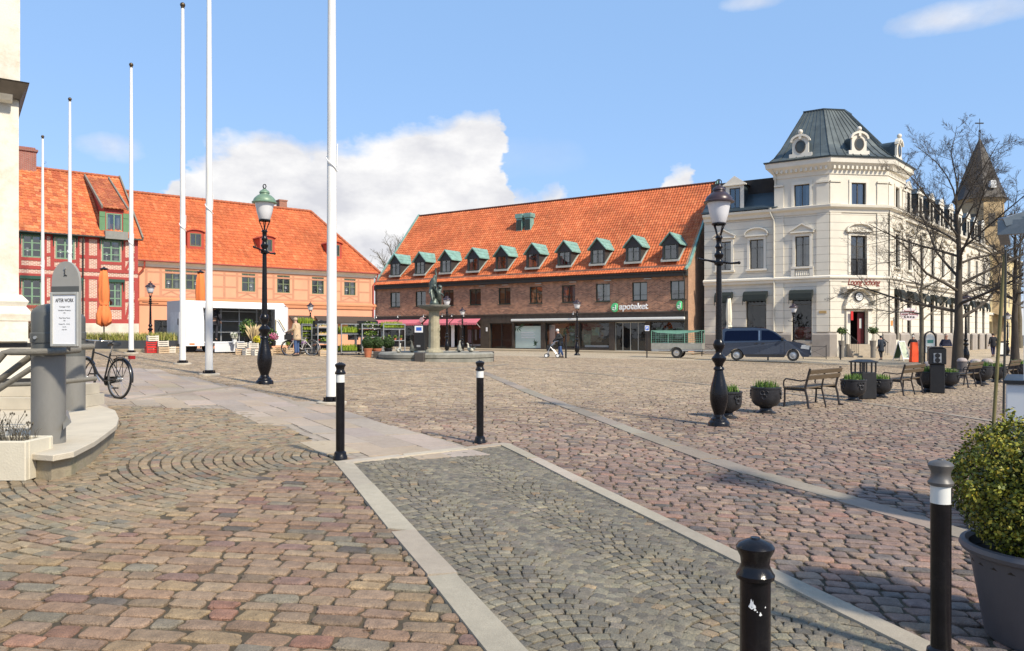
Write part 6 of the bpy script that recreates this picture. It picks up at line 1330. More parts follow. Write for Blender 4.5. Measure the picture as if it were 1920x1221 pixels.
# ------------------------------------------------------------------ foliage and flowers helper
mleaf = colmat('leaf_green', .55, .2, 30, .1, 80, .4)
def leaves(name, parent, cen, rad, n, size, cols, wts, seed=0, shell=.55, sq=(1,1,1), lumps=0, up=0.0, elong=1.6):
    r = np.random.default_rng(seed); d = r.standard_normal((n,3)); d /= np.linalg.norm(d, axis=1)[:,None]
    rr = rad*(shell+(1-shell)*r.random(n)**.6)
    if lumps:
        L = r.standard_normal((lumps,3)); L /= np.linalg.norm(L, axis=1)[:,None]; q = (d @ L.T).max(1); rr = rr*(.80+.28*np.clip((q-.6)/.4, 0, 1))
    P = np.array(cen)+d*rr[:,None]*np.array(sq)
    nrm = d+.8*r.standard_normal((n,3)); nrm[:,2] += up; nrm /= np.linalg.norm(nrm, axis=1)[:,None]
    a = np.cross(nrm, r.standard_normal((n,3))); a /= np.linalg.norm(a, axis=1)[:,None]; b = np.cross(nrm, a)
    s = size*(.6+.8*r.random(n))[:,None]
    V = np.stack([P-a*s*elong*.5, P+b*s*.5, P+a*s*elong*.5, P-b*s*.5], 1).reshape(-1,3); Fq = np.arange(4*n).reshape(-1,4)
    k = r.choice(len(cols), n, p=np.array(wts)/sum(wts)); C = np.array(cols)[k]*(1+.15*r.standard_normal((n,1)))
    return fast_mesh(name, V, Fq, mleaf, np.repeat(np.clip(C,.005,.9),4,axis=0), parent)
def blades(name, parent, x0, x1, y0, y1, z, n, h, w, cols, wts, seed=0, lean=.35):
    r = np.random.default_rng(seed); x = r.uniform(x0,x1,n); y = r.uniform(y0,y1,n); a = r.uniform(0,6.28,n); hh = h*(.5+.7*r.random(n)); l = lean*hh*r.random(n)
    B = np.stack([x,y,np.full(n,z)],-1); D = np.stack([np.cos(a),np.sin(a),0*a],-1); S_ = np.stack([-np.sin(a),np.cos(a),0*a],-1)*w
    M_ = B+D*l[:,None]*.35; M_[:,2] += hh*.6; T_ = B+D*l[:,None]; T_[:,2] += hh
    V = np.stack([B-S_,B+S_,M_+S_*.7,M_-S_*.7,T_+S_*.08,T_-S_*.08],1).reshape(-1,3); o = (np.arange(n)*6)[:,None,None]; Fq = (np.array([(0,1,2,3),(3,2,4,5)])[None]+o).reshape(-1,4)
    k = r.choice(len(cols), n, p=np.array(wts)/sum(wts)); C = np.array(cols)[k]*(1+.15*r.standard_normal((n,1)))
    return fast_mesh(name, V, Fq, mleaf, np.repeat(np.clip(C,.005,.9),6,axis=0), parent)
GRN = [(.05,.10,.018),(.09,.15,.025),(.03,.06,.015)]; LIME = [(.30,.38,.03),(.20,.30,.03),(.10,.18,.02)]
# ------------------------------------------------------------------ urn planters, benches, bin, ticket post (right-hand row)
mur = pm('dark_cast_iron_urn', (.022,.022,.025), .42, .2, .3, 7, .25, 30, dirt=(.05,.045,.045), dscale=3)
def urn():
    t = thing('urn_planter', '', 'planter', (0,0,0), 0, 'cast iron urn planters along the edge of the square')
    m = MB(); m.lathe([(.21,-.05),(.21,.03),(.19,.045),(.13,.075),(.115,.12),(.14,.15),(.22,.18),(.275,.24),(.30,.33),(.30,.52),(.315,.53),(.315,.565),(.285,.57),(.28,.5)], 28); m.build('bowl', mur, t, smooth=35)
    for k in range(4):
        a = k*math.pi/2+.5; T = Matrix.Rotation(a,4,'Z') @ Matrix.Translation((.305,0,.4)); m = MB(T)
        for (cy, cz, r) in ((.04,.06,.04),(-.04,.06,.04),(0,-.03,.045)): m.tube([(.0,cy+r*math.cos(q),cz+r*math.sin(q)) for q in np.linspace(0,5.5,12)], .012, 5)
        m.ball((0,0,.02),.025,8); m.build('relief_ornament', mur, t)
    m = MB(); m.lathe([(.27,.5),(.27,.53),(.01,.55)], 20); m.build('soil', M['soil'], t)
    blades('shoots', t, -.19,.19,-.19,.19,.53, 190, .17, .011, [(.09,.18,.025),(.14,.22,.03),(.05,.10,.02),(.20,.26,.05)], [4,3,2,1], 4, .5)
    leaves('low_leaves', t, (0,0,.55), .26, 320, .04, [(.10,.17,.03),(.06,.10,.02),(.17,.20,.05)], [3,2,1], 8, .2, (1,1,.25))
    return t
U = urn(); U.scale = (1,)*3
ul = ['urn planter with green shoots, half hidden behind the near lamp post','urn planter with green shoots standing alone between lamp post and first bench','urn planter at the far end of the nearest bench, left of the litter bin','urn planter directly right of the litter bin','urn planter left of the ticket post, behind the second bench','urn planter directly right of the ticket post','urn planter beyond the third bench','small urn planter next to the wooden tree stakes','urn planter half cut off by the kiosk at the right']
for i, ((px, py, wpx), lb) in enumerate(zip(((1363,783,57),(1436,774,56),(1600,752,47),(1651,745,40),(1741,735,44),(1780,729,36),(1839,721,40),(1869,717,34),(1912,712,34)), ul)):
    x, y = gp(px, py); sc = wpx/1440*y/.63; z = gz(x, y)-.02
    if i == 0: U.location = (x,y,z); U.scale = (sc,)*3; U['label'] = lb
    else: dup(U, (x,y,z), R(37*i), lb, sc)
mbw2 = pm('weathered_bench_plank', (.10,.068,.036), .6, 0, .25, 6, .2, 40, stretch=(1,8,8)); mbi = pm('brown_black_bench_iron', (.03,.024,.022), .45, .2, .2, 9)
def bench():
    t = thing('park_bench', '', 'bench', (0,0,0), 0, 'park benches with iron frames facing the square'); L = 1.75
    # local: x along the bench, front = +y
    for x in (0, L):
        m = MB(); w = .06
        def pth(P, r=.026): m.tube([(x,p,q) for p, q in P], r, 6)
        pth([(-.10,.0),(-.06,.03),(-.03,.25),(.02,.44),(-.02,.62),(-.10,.92)]); pth([(.52,.0),(.50,.2),(.50,.44)], .024); pth([(.02,.42),(.50,.44)], .03)
        pth([(-.02,.66),(.12,.63),(.36,.66),(.47,.67),(.52,.62),(.53,.52),(.50,.42)], .018)
        m.box(x-.035,x+.035,-.16,-.04,-.02,.015); m.box(x-.035,x+.035,.47,.58,-.02,.015); m.build('end_frame', mbi, t, smooth=50)
    m = MB(); m.tube([(L/2,-.10,.0),(L/2,.0,.42),(L/2,-.03,.62),(L/2,-.09,.88)], .022, 6); m.tube([(L/2,.0,.42),(L/2,.46,.42)], .022, 6); m.build('middle_support', mbi, t, smooth=50)
    for k in range(5):
        m = MB(); y = .02+k*.105; m.box(-.03, L+.03, y, y+.088, .45, .485); m.build('seat_slat', mbw2, t, bevel=.006)
    for z in (.66,.79):
        m = MB(T_(x=0)) if False else MB(Matrix.Translation((0,-.055-(z-.66)*.32,z)) @ Matrix.Rotation(R(16),4,'X')); m.box(-.03, L+.03, -.018, .018, 0, .105); m.build('back_slat', mbw2, t, bevel=.006)
    return t
Bn = bench(); first = True
for (pa, pb2), lb in zip((((1511,766),(1583,757)),((1690,742),(1740,736)),((1812,727),(1858,721)),((1890,716),(1935,711))), ('nearest bench, slatted back turned to the camera, beside the lone urn planter','second bench from the lamp post, between the litter bin and the ticket post','third bench from the lamp post, beyond the ticket post','farthest bench, partly hidden by tree stakes and kiosk')):
    a = gp(*pa); b = gp(*pb2); d = (.70,.714); ang = math.atan2(d[1], d[0])
    o = Bn if first else dup(Bn); first = False; o.location = (a[0], a[1], gz(*a)-.01); o.rotation_euler = (0,0,ang); o['label'] = lb
    if pa[0] > 1800: pass
x, y = gp(1622, 748); t = thing('litter_bin', 'black litter bin with open slatted top between two urn planters', 'litter bin', (x, y+.1, gz(x,y)), R(20), sc=1.0)
k = 1.0; wbin = 36/1440*y; m = MB(); m.box(-wbin/2,wbin/2,-.22,.22,0,.72); m.build('bin_body', M['black'], t, bevel=.02); m = MB()
for xx in (-wbin/2+.03,-wbin*.17,wbin*.17,wbin/2-.03):
    for yy in (-.2,.2): m.box(xx-.018,xx+.018,yy-.015,yy+.015,.72,.98)
m.build('bin_grille', M['black'], t); m = MB(); m.sweep([(-wbin/2,-.22),(wbin/2,-.22),(wbin/2,.22),(-wbin/2,.22)],[(0,.98),(.02,.98),(.02,1.01),(-.12,1.06),(-.16,1.0)],True); m.box(-wbin/2+.1,wbin/2-.1,-.12,.12,1.03,1.055); m.build('bin_lid', M['black'], t)
x, y = gp(1757, 737); H = (737-650)/1440*y; t = thing('power_post', 'black charging post with two round sockets between the second and third bench', 'post', (x, y, gz(x,y)), R(-25)); ww = 29/1440*y
m = MB(); m.box(-ww*.42,ww*.42,-.16,.16,0,H*.62); m.build('post_body', M['black'], t, bevel=.015); m = MB(); m.box(-ww*.5,ww*.5,-.19,.19,H*.62,H*.96); m.prism([(-ww*.5,H*.962),(ww*.5,H*.962),(ww*.3,H),(-ww*.3,H)],-.19,.19); m.build('post_head', M['black'], t, bevel=.015)
m = MB(); m.box(-ww*.22,ww*.22,-.205,-.192,H*.66,H*.86); pn = m.build('socket_panel', M['steel'], t)
for z in (.71,.81): m = MB(); m.lathe([(ww*.15,0),(ww*.15,.02)], 14, T=Matrix.Translation((0,-.205,H*z)) @ Matrix.Rotation(R(90),4,'X')); m.build('round_socket', M['black'], pn)
# stone domes behind the benches
for px, py, w, lb in ((1744,690,24,'stone dome left of the charging post head'),(1804,684,18,'stone dome just right of the large bare trunk'),(1829,686,20,'middle stone dome above the third bench'),(1851,685,20,'stone dome nearest the far dark-clad walker')):
    Y = 32+(px-1744)*.03; x = xat(px, Y); r = w/2/1440*Y; zb = gz(x,Y); ztp = zat(py-13, Y)
    t = thing('stone_bollard', lb, 'bollard', (x,Y,zb), 0, 'low stone bollards with domed tops'); m = MB(); h = ztp-zb; m.lathe([(r*.9,-.05),(r*.9,h-r*.75)], 20); m.build('bollard_drum', pm('dark_granite', (.10,.09,.09), .8, 0, .2, 8), t, smooth=40); m = MB(); m.lathe([(r,h-r*.75),(r,h-r*.65),(r*.92,h-r*.4),(r*.7,h-r*.15),(r*.4,h-.01),(.01,h)], 20); m.build('domed_top', pm('pale_pinkish_granite', (.36,.30,.27), .8, 0, .12, 8), t, smooth=40)
# ------------------------------------------------------------------ big pot with bush
Yp = 4.25; x = 2.96; zp = gz(x, Yp); t = thing('potted_bush', 'rounded yellow-green box bush in a large grey-blue pot at the right edge', 'potted plant', (x, Yp, zp), sc=.92)
k = .435; m = MB(); m.lathe([(k*.70,0),(k*.74,.02),(k*.93,.50),(k*.95,.51),(k*1.03,.525),(k*1.06,.55),(k*1.04,.575),(k*.98,.58),(k*.93,.56),(k*.9,.45)], 80); m.build('pot', pm('matt_slate_pot', (.085,.088,.105), .55, 0, .10, 3, .06, 60, dirt=(.12,.11,.10), dscale=2), t, smooth=35)
m = MB(); m.lathe([(k*.92,.46),(k*.92,.50),(.01,.52)], 24); m.build('soil', M['soil'], t)
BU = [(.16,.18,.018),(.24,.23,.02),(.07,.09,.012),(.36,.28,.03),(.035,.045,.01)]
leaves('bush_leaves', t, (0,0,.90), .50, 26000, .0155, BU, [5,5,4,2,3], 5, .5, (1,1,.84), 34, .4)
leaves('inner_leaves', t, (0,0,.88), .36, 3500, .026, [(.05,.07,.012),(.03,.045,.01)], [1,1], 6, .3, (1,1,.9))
m = MB(); rs_ = random.Random(2)
for q in range(60):
    d = Vector((rs_.gauss(0,1),rs_.gauss(0,1),rs_.gauss(.3,.9))).normalized(); e = Vector((0,0,.9))+Vector((d.x*.5,d.y*.5,d.z*.44)); m.tube([(0,0,.5),Vector((0,0,.55)).lerp(e,.5),e], [.008,.005,.002], 4, cap=False)
m.build('stems', mbark2, t)
rg = np.random.default_rng(3)
for q in range(90):
    d = rg.standard_normal(3); d[2] = abs(d[2])*.9+.1*rg.standard_normal(); d /= np.linalg.norm(d); kk = .46+.11*rg.random(); c = (d[0]*kk, d[1]*kk, .90+d[2]*kk*.86); leaves('sprig', t, c, .035+.03*rg.random(), 60, .015, BU[:4], [3,5,2,2.2], 100+q, .1, (1,1,1.1), 0, .4)
# ------------------------------------------------------------------ kiosk at the right edge
t = thing('kiosk', 'pale grey kiosk counter with steel canopy at the right edge of the frame', 'kiosk', (4.18, 6.5, gz(4.18,6.5)-.02), R(-34)); zk = t.location.z
mkp = pm('pale_grey_panel', (.60,.62,.63), .4, 0, .04, 2); mks = pm('blue_grey_steel', (.16,.19,.21), .4, .4, .15, 5, dirt=(.30,.32,.33), dscale=4)
hk = zat(713,6.5)-zk; m = MB(); m.box(0,.75,0,1.2,0,hk-.03); m.build('counter_panel', mkp, t, bevel=.01); m = MB(); m.box(-.015,.77,-.02,1.22,hk-.03,hk); m.build('counter_top', M['black'], t)
m = MB(); hx_ = zat(452,6.5)-zk; m.box(.125,.19,.05,.12,hk+.003,hx_); m.build('corner_post', mkp, t); m = MB(); m.box(.68,.74,.05,.12,hk+.003,hx_); m.build('corner_post', mkp, t); m = MB(); m.box(.19,.68,.07,.1,hk+.003,hx_-.1); m.build('glass_screen', glassmat('kiosk_glass',(.75,.8,.85),.15), t)
m = MB(); za = zat(440,6.5)-zk; m.box(-.06,.9,-.02,.06,za,za+.12); m.box(-.06,.02,.061,.9,za,za+.12); m.bar((-.02,.0,za+.10),(.9,.3,za+.42),.08,.07); m.build('canopy_frame', mks, t); m = MB(); m.add([(-.06,0,za+.14),(.9,0,za+.14),(.9,.45,za+.42),(-.06,.9,za+.14)],[(0,1,2),(0,2,3)]); m.build('canopy_sheet', glassmat('canopy_glass',(.8,.85,.88),.2), t)
mst = pm('green_brown_stake', (.15,.13,.05), .8, 0, .2, 6)
m = MB(); m.tube([P3(1862,812,9.4)-Vector((0,0,.3)),P3(1862,812,9.4),P3(1874,620,9.4),P3(1884,478,9.4)], .021, 8); o = m.build('wooden_stake', mst, None, smooth=50); tag(o, 'greenish thin wooden stake leaning slightly right, left of the pair before the kiosk', 'stake', 'thin wooden stakes in front of the kiosk')
m = MB(); m.tube([P3(1881,812,9.0)-Vector((0,0,.35)),P3(1881,812,9.0),P3(1884,640,9.0),P3(1886,468,9.0)], .013, 8); o = m.build('wooden_stake', M['darkwood'], None, smooth=50); tag(o, 'dark upright stake, right of the pair before the kiosk', 'stake', 'thin wooden stakes in front of the kiosk')
# ------------------------------------------------------------------ people
def skin_mesh(name, V, E, Rr, mat, parent, root=0, sub=1):
    me = bpy.data.meshes.new(name); me.from_pydata([tuple(v) for v in V], E, []); o = bpy.data.objects.new(name, me); COL.objects.link(o)
    s = o.modifiers.new('skin', 'SKIN'); s.use_smooth_shade = True
    if not me.skin_vertices:
        pass
    for i, r in enumerate(Rr): sv_ = me.skin_vertices[0].data[i]; sv_.radius = r if hasattr(r, '__len__') else (r, r); sv_.use_root = (i == root)
    ss_ = o.modifiers.new('sub', 'SUBSURF'); ss_.levels = sub; ss_.render_levels = sub
    bpy.context.view_layer.update(); me2 = bpy.data.meshes.new_from_object(o.evaluated_get(bpy.context.evaluated_depsgraph_get())); bpy.data.objects.remove(o)
    me2.materials.clear(); me2.materials.append(mat); o = bpy.data.objects.new(name, me2); COL.objects.link(o); o.parent = parent; return o
def person(label, loc, rz, h=1.72, top=(.1,.1,.1), legs=(.05,.06,.1), hair=(.2,.15,.1), coat=.55, stoop=0.0, Rh=(.28,.05,.95), Lh=(-.28,.05,.95), stride=.0, hat=False, bag=None, shoe=(.03,.03,.03), pants=True):
    """local: facing +y; hands given as (x, y, z) for a 1.72 m body"""
    t = thing('person', label, 'person', loc, rz, None, h/1.72)
    f = lambda x, y, z: Vector((x, y+stoop*max(0, z-.95)**1.2, z-.12*stoop*max(0, z-.95)))
    sk = M['skin']
    V = [f(0,0,.95), f(0,.0,1.12), f(0,.0,1.32), f(0,0,1.45), f(0,.02,1.53), f(0,.03,1.60), f(0,.025,1.68)]; E = [(i,i+1) for i in range(6)]; Rr = [(.13,.10),(.12,.09),(.15,.10),(.07,.06),(.052,.052),(.078,.092),(.06,.072)]
    ends = {}
    for sx_, hd in ((1, Rh), (-1, Lh)):
        i0 = len(V); S0 = f(sx_*.17,0,1.42); Hd = Vector(hd); mid = S0.lerp(Hd,.5); dist = (Hd-S0).length; bend = math.sqrt(max(0, .30**2-(min(dist,.59)/2)**2)); El = mid+Vector((sx_*.35,-.8,-.3)).normalized()*bend
        hdv = (Hd-El).normalized(); V += [S0, El, Hd, Hd+hdv*.07]; E += [(3,i0),(i0,i0+1),(i0+1,i0+2),(i0+2,i0+3)]; Rr += [.052,.040,.026,(.034,.02)]; ends[sx_] = (S0,El,Hd)
        side = hdv.cross(Vector((0,0,1))); side = side.normalized() if side.length > .1 else Vector((1,0,0))
        for k_ in range(4):
            a = len(V); V += [Hd+hdv*.09+side*(.028*(k_-1.5)*.66), Hd+hdv*(.145-.01*abs(k_-1.2))+side*(.02*(k_-1.5))+Vector((0,.012,-.02))]; E += [(i0+3,a),(a,a+1)]; Rr += [.010,.008]
        a = len(V); V += [Hd+hdv*.04+side*-.045*sx_, Hd+hdv*.09+side*-.055*sx_]; E += [(i0+2,a),(a,a+1)]; Rr += [.011,.009]
    feet = []
    for sx_ in (1,-1):
        i0 = len(V); s_ = stride*sx_; V += [f(sx_*.09,0,.88), Vector((sx_*.10,s_*.45+.03,.50)), Vector((sx_*.10,s_-.03*(abs(stride)>0),.09)), Vector((sx_*.11,s_+.13,.035))]; E += [(0,i0),(i0,i0+1),(i0+1,i0+2),(i0+2,i0+3)]; Rr += [.085,.058,.040,(.042,.03)]; feet.append((V[i0],V[i0+1],V[i0+2],V[i0+3]))
    skin_mesh('body', V, E, Rr, sk, t, 0)
    # face: nose, ears, eyes in the head's own small meshes joined to the hair piece would be tiny; nose and eyes as one mesh
    hd_ = f(0,.03,1.62); q = MB(); q.ball(hd_+Vector((0,.098,-.01)), .013, 6, sz=1.4); q.build('nose', sk, t, smooth=80)
    for e_ in (-1, 1): q = MB(); q.ball(hd_+Vector((e_*.03,.088,.012)), .009, 6); q.build('eye', M['black'], t)
    q = MB(); q.box(hd_.x-.022,hd_.x+.022,hd_.y+.082,hd_.y+.092,hd_.z-.052,hd_.z-.046); q.build('mouth', pm('lip', (.3,.12,.1), .6), t)
    mh = pm('hair' if not hat else 'knitted_hat', hair, .85, 0, .2, 20, .3, 60); q = MB(); q.ball(hd_+Vector((0,-.012,.045)), .098, 14, .93, 1.05, .92); q.build('hat' if hat else 'hair', mh, t, smooth=80)
    mt_ = pm('coat_cloth', top, .88, 0, .15, 6, .3, 25); z0 = max(.35, .95-coat+.35)
    V = [f(0,-.01,z0), f(0,0,.95), f(0,0,1.15), f(0,0,1.36), f(0,0,1.46)]; E = [(0,1),(1,2),(2,3),(3,4)]; Rr = [(.25,.21),(.215,.18),(.20,.165),(.20,.15),(.10,.095)]
    for sx_ in (1,-1):
        S0, El, Hd = ends[sx_]; i0 = len(V); V += [S0, El, El.lerp(Hd,.93)]; E += [(3,i0),(i0,i0+1),(i0+1,i0+2)]; Rr += [.088,.072,.056]
    skin_mesh('coat', V, E, Rr, mt_, t, 1)
    mp2 = pm('trouser_cloth', legs, .85, 0, .15, 8, .2, 30)
    V = [f(0,0,.92)]; E = []; Rr = [(.13,.11)]
    for (a, b, c, d) in feet: i0 = len(V); V += [a, b, c+Vector((0,0,.03))]; E += [(0,i0),(i0,i0+1),(i0+1,i0+2)]; Rr += [.098,.074,.062]
    skin_mesh('trousers', V, E, Rr, mp2, t, 0)
    for (a, b, c, d) in feet: q = MB(); q.tube([c+Vector((0,-.05,-.045)),c+Vector((0,.03,-.035)),d+Vector((0,.02,0))], [.045,.05,.03], 8, flat=.8); q.build('shoe', pm('shoe_leather', shoe, .5), t, smooth=70)
    if bag: q = MB(); q.box(-.14,.14,-.30,-.14,1.05,1.42); q.build('backpack', pm('backpack_cloth', bag, .8), t, bevel=.03, seg=2)
    return t
def onG(px, Y): x = xat(px, Y); return (x, Y, gz(x, Y))
xq, yq = gp(557, 668)
person('person in long beige hooded coat and blue jeans holding a bicycle', (xq, yq, gz(xq,yq)), R(75), 1.78, (.52,.38,.24), (.05,.09,.20), (.50,.37,.24), .60, .10, (.20,.42,1.08), (-.12,.42,1.10), 0, True)
bicycle('white step-through bicycle held by the person in the beige coat', (*gp(585,667), gz(*gp(585,667))), R(176), 1.06*yq/36, (.60,.56,.50), True)
xr, yr_ = gp(1051, 671)
person('person with white cap and dark coat bending over a rollator walker', (xr, yr_, gz(xr,yr_)), R(80), 1.66, (.02,.022,.025), (.09,.16,.33), (.70,.70,.68), .62, .28, (.18,.46,.92), (-.18,.46,.92), .12, True)
rol = thing('rollator', 'silver four-wheeled rollator with dark bag in front of the stooping person', 'rollator', (*gp(1037,671), gz(*gp(1037,671))), R(170), sc=1.05)
for xx in (-.28,.34):
    for yy in (-.25,.25): m = MB(); m.lathe([(.11,-.02),(.12,0),(.11,.02)], 16, T=Matrix.Translation((xx,yy,.12)) @ Matrix.Rotation(R(90),4,'X')); w = m.build('wheel', M['rubber'], rol); m = MB(); m.lathe([(.08,-.022),(.08,.022)], 12, T=Matrix.Translation((xx,yy,.12)) @ Matrix.Rotation(R(90),4,'X')); m.build('rim', M['white'], w)
for yy in (-.24,.24): m = MB(); m.tube([(.34,yy,.12),(.12,yy,.6),(-.1,yy,.88),(-.28,yy,.92)], .016, 6); m.tube([(-.28,yy,.12),(.12,yy,.6)], .016, 6); m.build('side_frame', M['chrome'], rol)
m = MB(); m.box(.0,.34,-.2,.2,.38,.66); m.build('bag', pm('black_rollator_bag', (.02,.02,.02), .85), rol, bevel=.03)
person('person in dark blue hooded knee-length coat walking away, right of the entrance steps', onG(1652,54), R(8), 1.68, (.02,.028,.042), (.02,.02,.02), (.02,.026,.04), .78, .05, (.24,.02,.92), (-.24,.02,.92), .12, True)
person('person in black jacket with grey hair behind the orange cone-like sign', onG(1712,53), R(150), 1.70, (.018,.016,.02), (.02,.02,.03), (.50,.48,.45), .45)
person('person in pale pink jacket and beige trousers beside the orange sign', onG(1727,52), R(120), 1.66, (.62,.36,.30), (.24,.19,.11), (.12,.05,.03), .45, .05, (.15,.35,1.05), (-.15,.35,1.05))
person('bald person in navy jacket leaning over the brown counter box', onG(1773,45), R(160), 1.82, (.012,.015,.04), (.02,.02,.03), (.48,.28,.2), .40, .22, (.25,.35,1.0), (-.2,.35,1.02))
person('person in black coat walking in front of the far street corner', onG(1862,60), R(-10), 1.80, (.012,.012,.016), (.02,.02,.06), (.03,.02,.015), .55, .0, (.25,.05,.9), (-.28,.02,.9), .15)
# ------------------------------------------------------------------ dark van
def van():
    p = gp(1381, 672.5); t = thing('delivery_van', 'dark slate-blue passenger van with tinted side windows and steel wheels', 'van', (0,0,0), 0)
    Yv = 46.5; xv = xat(1381, Yv); ang = R(-20); sc = 1.08; t.location = (xv, Yv, gz(xv,Yv)+.05); t.rotation_euler = (0,0,ang); t.scale = (sc,)*3
    mp3 = pm('slate_blue_car_paint', (.03,.042,.068), .25, .15, .06, 2, coat=.6); mtg = pm('tinted_van_glass', (.003,.006,.022), .15, 0, .1, 2, spec=.12); mbp = pm('black_plastic', (.02,.02,.021), .6, 0, .2, 8)
    # x: rear axle 0, front axle 2.98 ; near side y = 0, far side y = 1.75
    W_ = 1.76; zb = .98; rr = .36
    def arch(cx, n=9): return [(cx+rr*math.cos(a), .31+rr*math.sin(a)) for a in np.linspace(math.pi-.25, .25, n)]
    low = [(-.82,.30)]+[(-.55,.22)]+arch(0)+[(.5,.20),(2.5,.20)]+arch(2.98)+[(3.45,.22),(3.80,.26),(3.86,.42),(3.87,.62),(3.80,.80),(3.62,.93),(3.0,1.06),(2.68,zb+.12),(-.88,zb),(-.9,.6)]
    up = [(-.88,zb),(2.68,zb+.12),(2.45,1.28),(2.02,1.62),(1.55,1.78),(.9,1.84),(-.2,1.83),(-.68,1.79),(-.82,1.66)]
    def yy(z): return 0.0 if z <= zb+.02 else .16*((z-zb)/.85)**1.3
    m = MB()
    for pts in (low, up):
        n = len(pts); A_ = [(x, yy(z), z) for x, z in pts]; B_ = [(x, W_-yy(z), z) for x, z in pts]
        m.add(A_, [tuple(range(n))]); m.add(B_, [tuple(range(n-1,-1,-1))])
    for pts, idx in ((low, [i for i in range(len(low)) if i not in (len(low)-3,)]), (up, [i for i in range(len(up)) if i != 0])):
        for i in idx:
            j = (i+1) % len(pts); (x, z), (x2, z2) = pts[i], pts[j]; m.quad((x,yy(z),z),(x,W_-yy(z),z),(x2,W_-yy(z2),z2),(x2,yy(z2),z2))
    m.build('body', mp3, t)
    def pane(nm, P, side, mat, d=.012):
        q = MB(); s = -1 if side == 0 else 1; base = [(x, (yy(z)-d) if side == 0 else (W_-yy(z)+d), z) for x, z in P]; q.add(base, [tuple(range(len(P))) if side == 0 else tuple(range(len(P)-1,-1,-1))]); return q.build(nm, mat, t)
    for sd_ in (0, 1):
        pane('rear_side_window', [(-.66,1.10),(.62,1.12),(1.15,1.13),(1.15,1.62),(1.12,1.68),(-.52,1.67),(-.62,1.6)], sd_, mtg)
        pane('front_side_window', [(1.33,1.14),(2.50,1.16),(2.28,1.34),(1.95,1.58),(1.70,1.68),(1.33,1.69)], sd_, mtg)
        pane('sill_trim', [(.45,.24),(2.55,.24),(2.55,.36),(.45,.36)], sd_, mbp)
        pane('door_gap', [(1.235,.42),(1.25,.42),(1.25,1.74),(1.235,1.74)], sd_, M['black'], .013)
        pane('door_gap', [(2.52,.42),(2.535,.42),(2.535,1.05),(2.52,1.05)], sd_, M['black'], .013)
        pane('headlight', [(3.36,.70),(3.80,.64),(3.79,.80),(3.60,.90),(3.42,.88)], sd_, pm('headlight_glass', (.6,.62,.62), .1, .3), .015)
        pane('pillar_highlight', [(1.19,1.12),(1.22,1.12),(1.22,1.68),(1.19,1.68)], sd_, M['chrome'], .014)
        q = MB(); y = -.03 if sd_ == 0 else W_+.01; q.box(.98,1.16,y,y+.02,.95,.99); q.build('door_handle', mbp, t); q = MB(); q.box(1.34,1.5,y,y+.02,.95,.99); q.build('door_handle', mbp, t)
        q = MB(); y = -.18 if sd_ == 0 else W_; q.box(2.36,2.5,y,y+.18,1.14,1.30); q.build('wing_mirror', mbp, t, bevel=.03)
        q = MB(); q.bar((-.5,.25 if sd_ == 0 else W_-.25,1.86),(1.4,.25 if sd_ == 0 else W_-.25,1.86),.04); q.build('roof_rail', M['black'], t)
    q = MB(); d = .012; q.quad((2.60,.14,1.17),(2.60,W_-.14,1.17),(2.04,W_-.25,1.635),(2.04,.25,1.635)); wsh = q.build('windscreen', mtg, t); wsh.location = (.02,0,.015)
    q = MB(); q.box(3.84,3.90,.25,W_-.25,.62,.76); q.build('grille', M['black'], t); q = MB(); q.box(3.85,3.90,.1,W_-.1,.32,.46); q.build('lower_grille', mbp, t); q = MB(); q.box(3.88,3.91,.62,1.14,.47,.57); q.build('number_plate', M['white'], t)
    for y0 in (.02, W_-.36): q = MB(); q.add([(3.87,y0+.05,.64),(3.87,y0+.30,.66),(3.80,y0+.30,.80),(3.64,y0+.02,.86),(3.70,y0-.0,.68)],[(0,1,2,3,4)]); o = q.build('headlight', pm('headlight_glass', (.6,.62,.62), .1, .3), t); o.location = (.015, -.02 if y0 < .5 else .02, .01)
    for x, z in ((0,0),(2.98,0)):
        for y in (.10, W_-.10):
            q = MB(); q.lathe([(.20,-.10),(.30,-.10),(.315,-.07),(.315,.07),(.30,.10),(.20,.10),(.20,-.10)], 24, T=Matrix.Translation((x,y,.315)) @ Matrix.Rotation(R(90),4,'X'), caps=False); w = q.build('wheel', M['rubber'], t, smooth=40)
            s = 1 if y < 1 else -1; q = MB(); q.lathe([(.205,.0),(.21,.085),(.19,.09),(.17,.06),(.12,.075),(.06,.085),(.05,.1),(.01,.1)], 20, T=Matrix.Translation((x,y,.315)) @ Matrix.Rotation(R(90*s),4,'X')); q.build('rim', M['steel'], w, smooth=40)
    for x in (0, 2.98):
        q = MB(); P = arch(x, 13); 
        for (a, b), (c, d2) in zip(P[:-1], P[1:]): q.quad((a,.01,b),(c,.01,d2),(c,.45,d2),(a,.45,b)); q.quad((a,W_-.45,b),(c,W_-.45,d2),(c,W_-.01,d2),(a,W_-.01,b))
        q.build('wheel_arch', M['black'], t)
    return t
van()
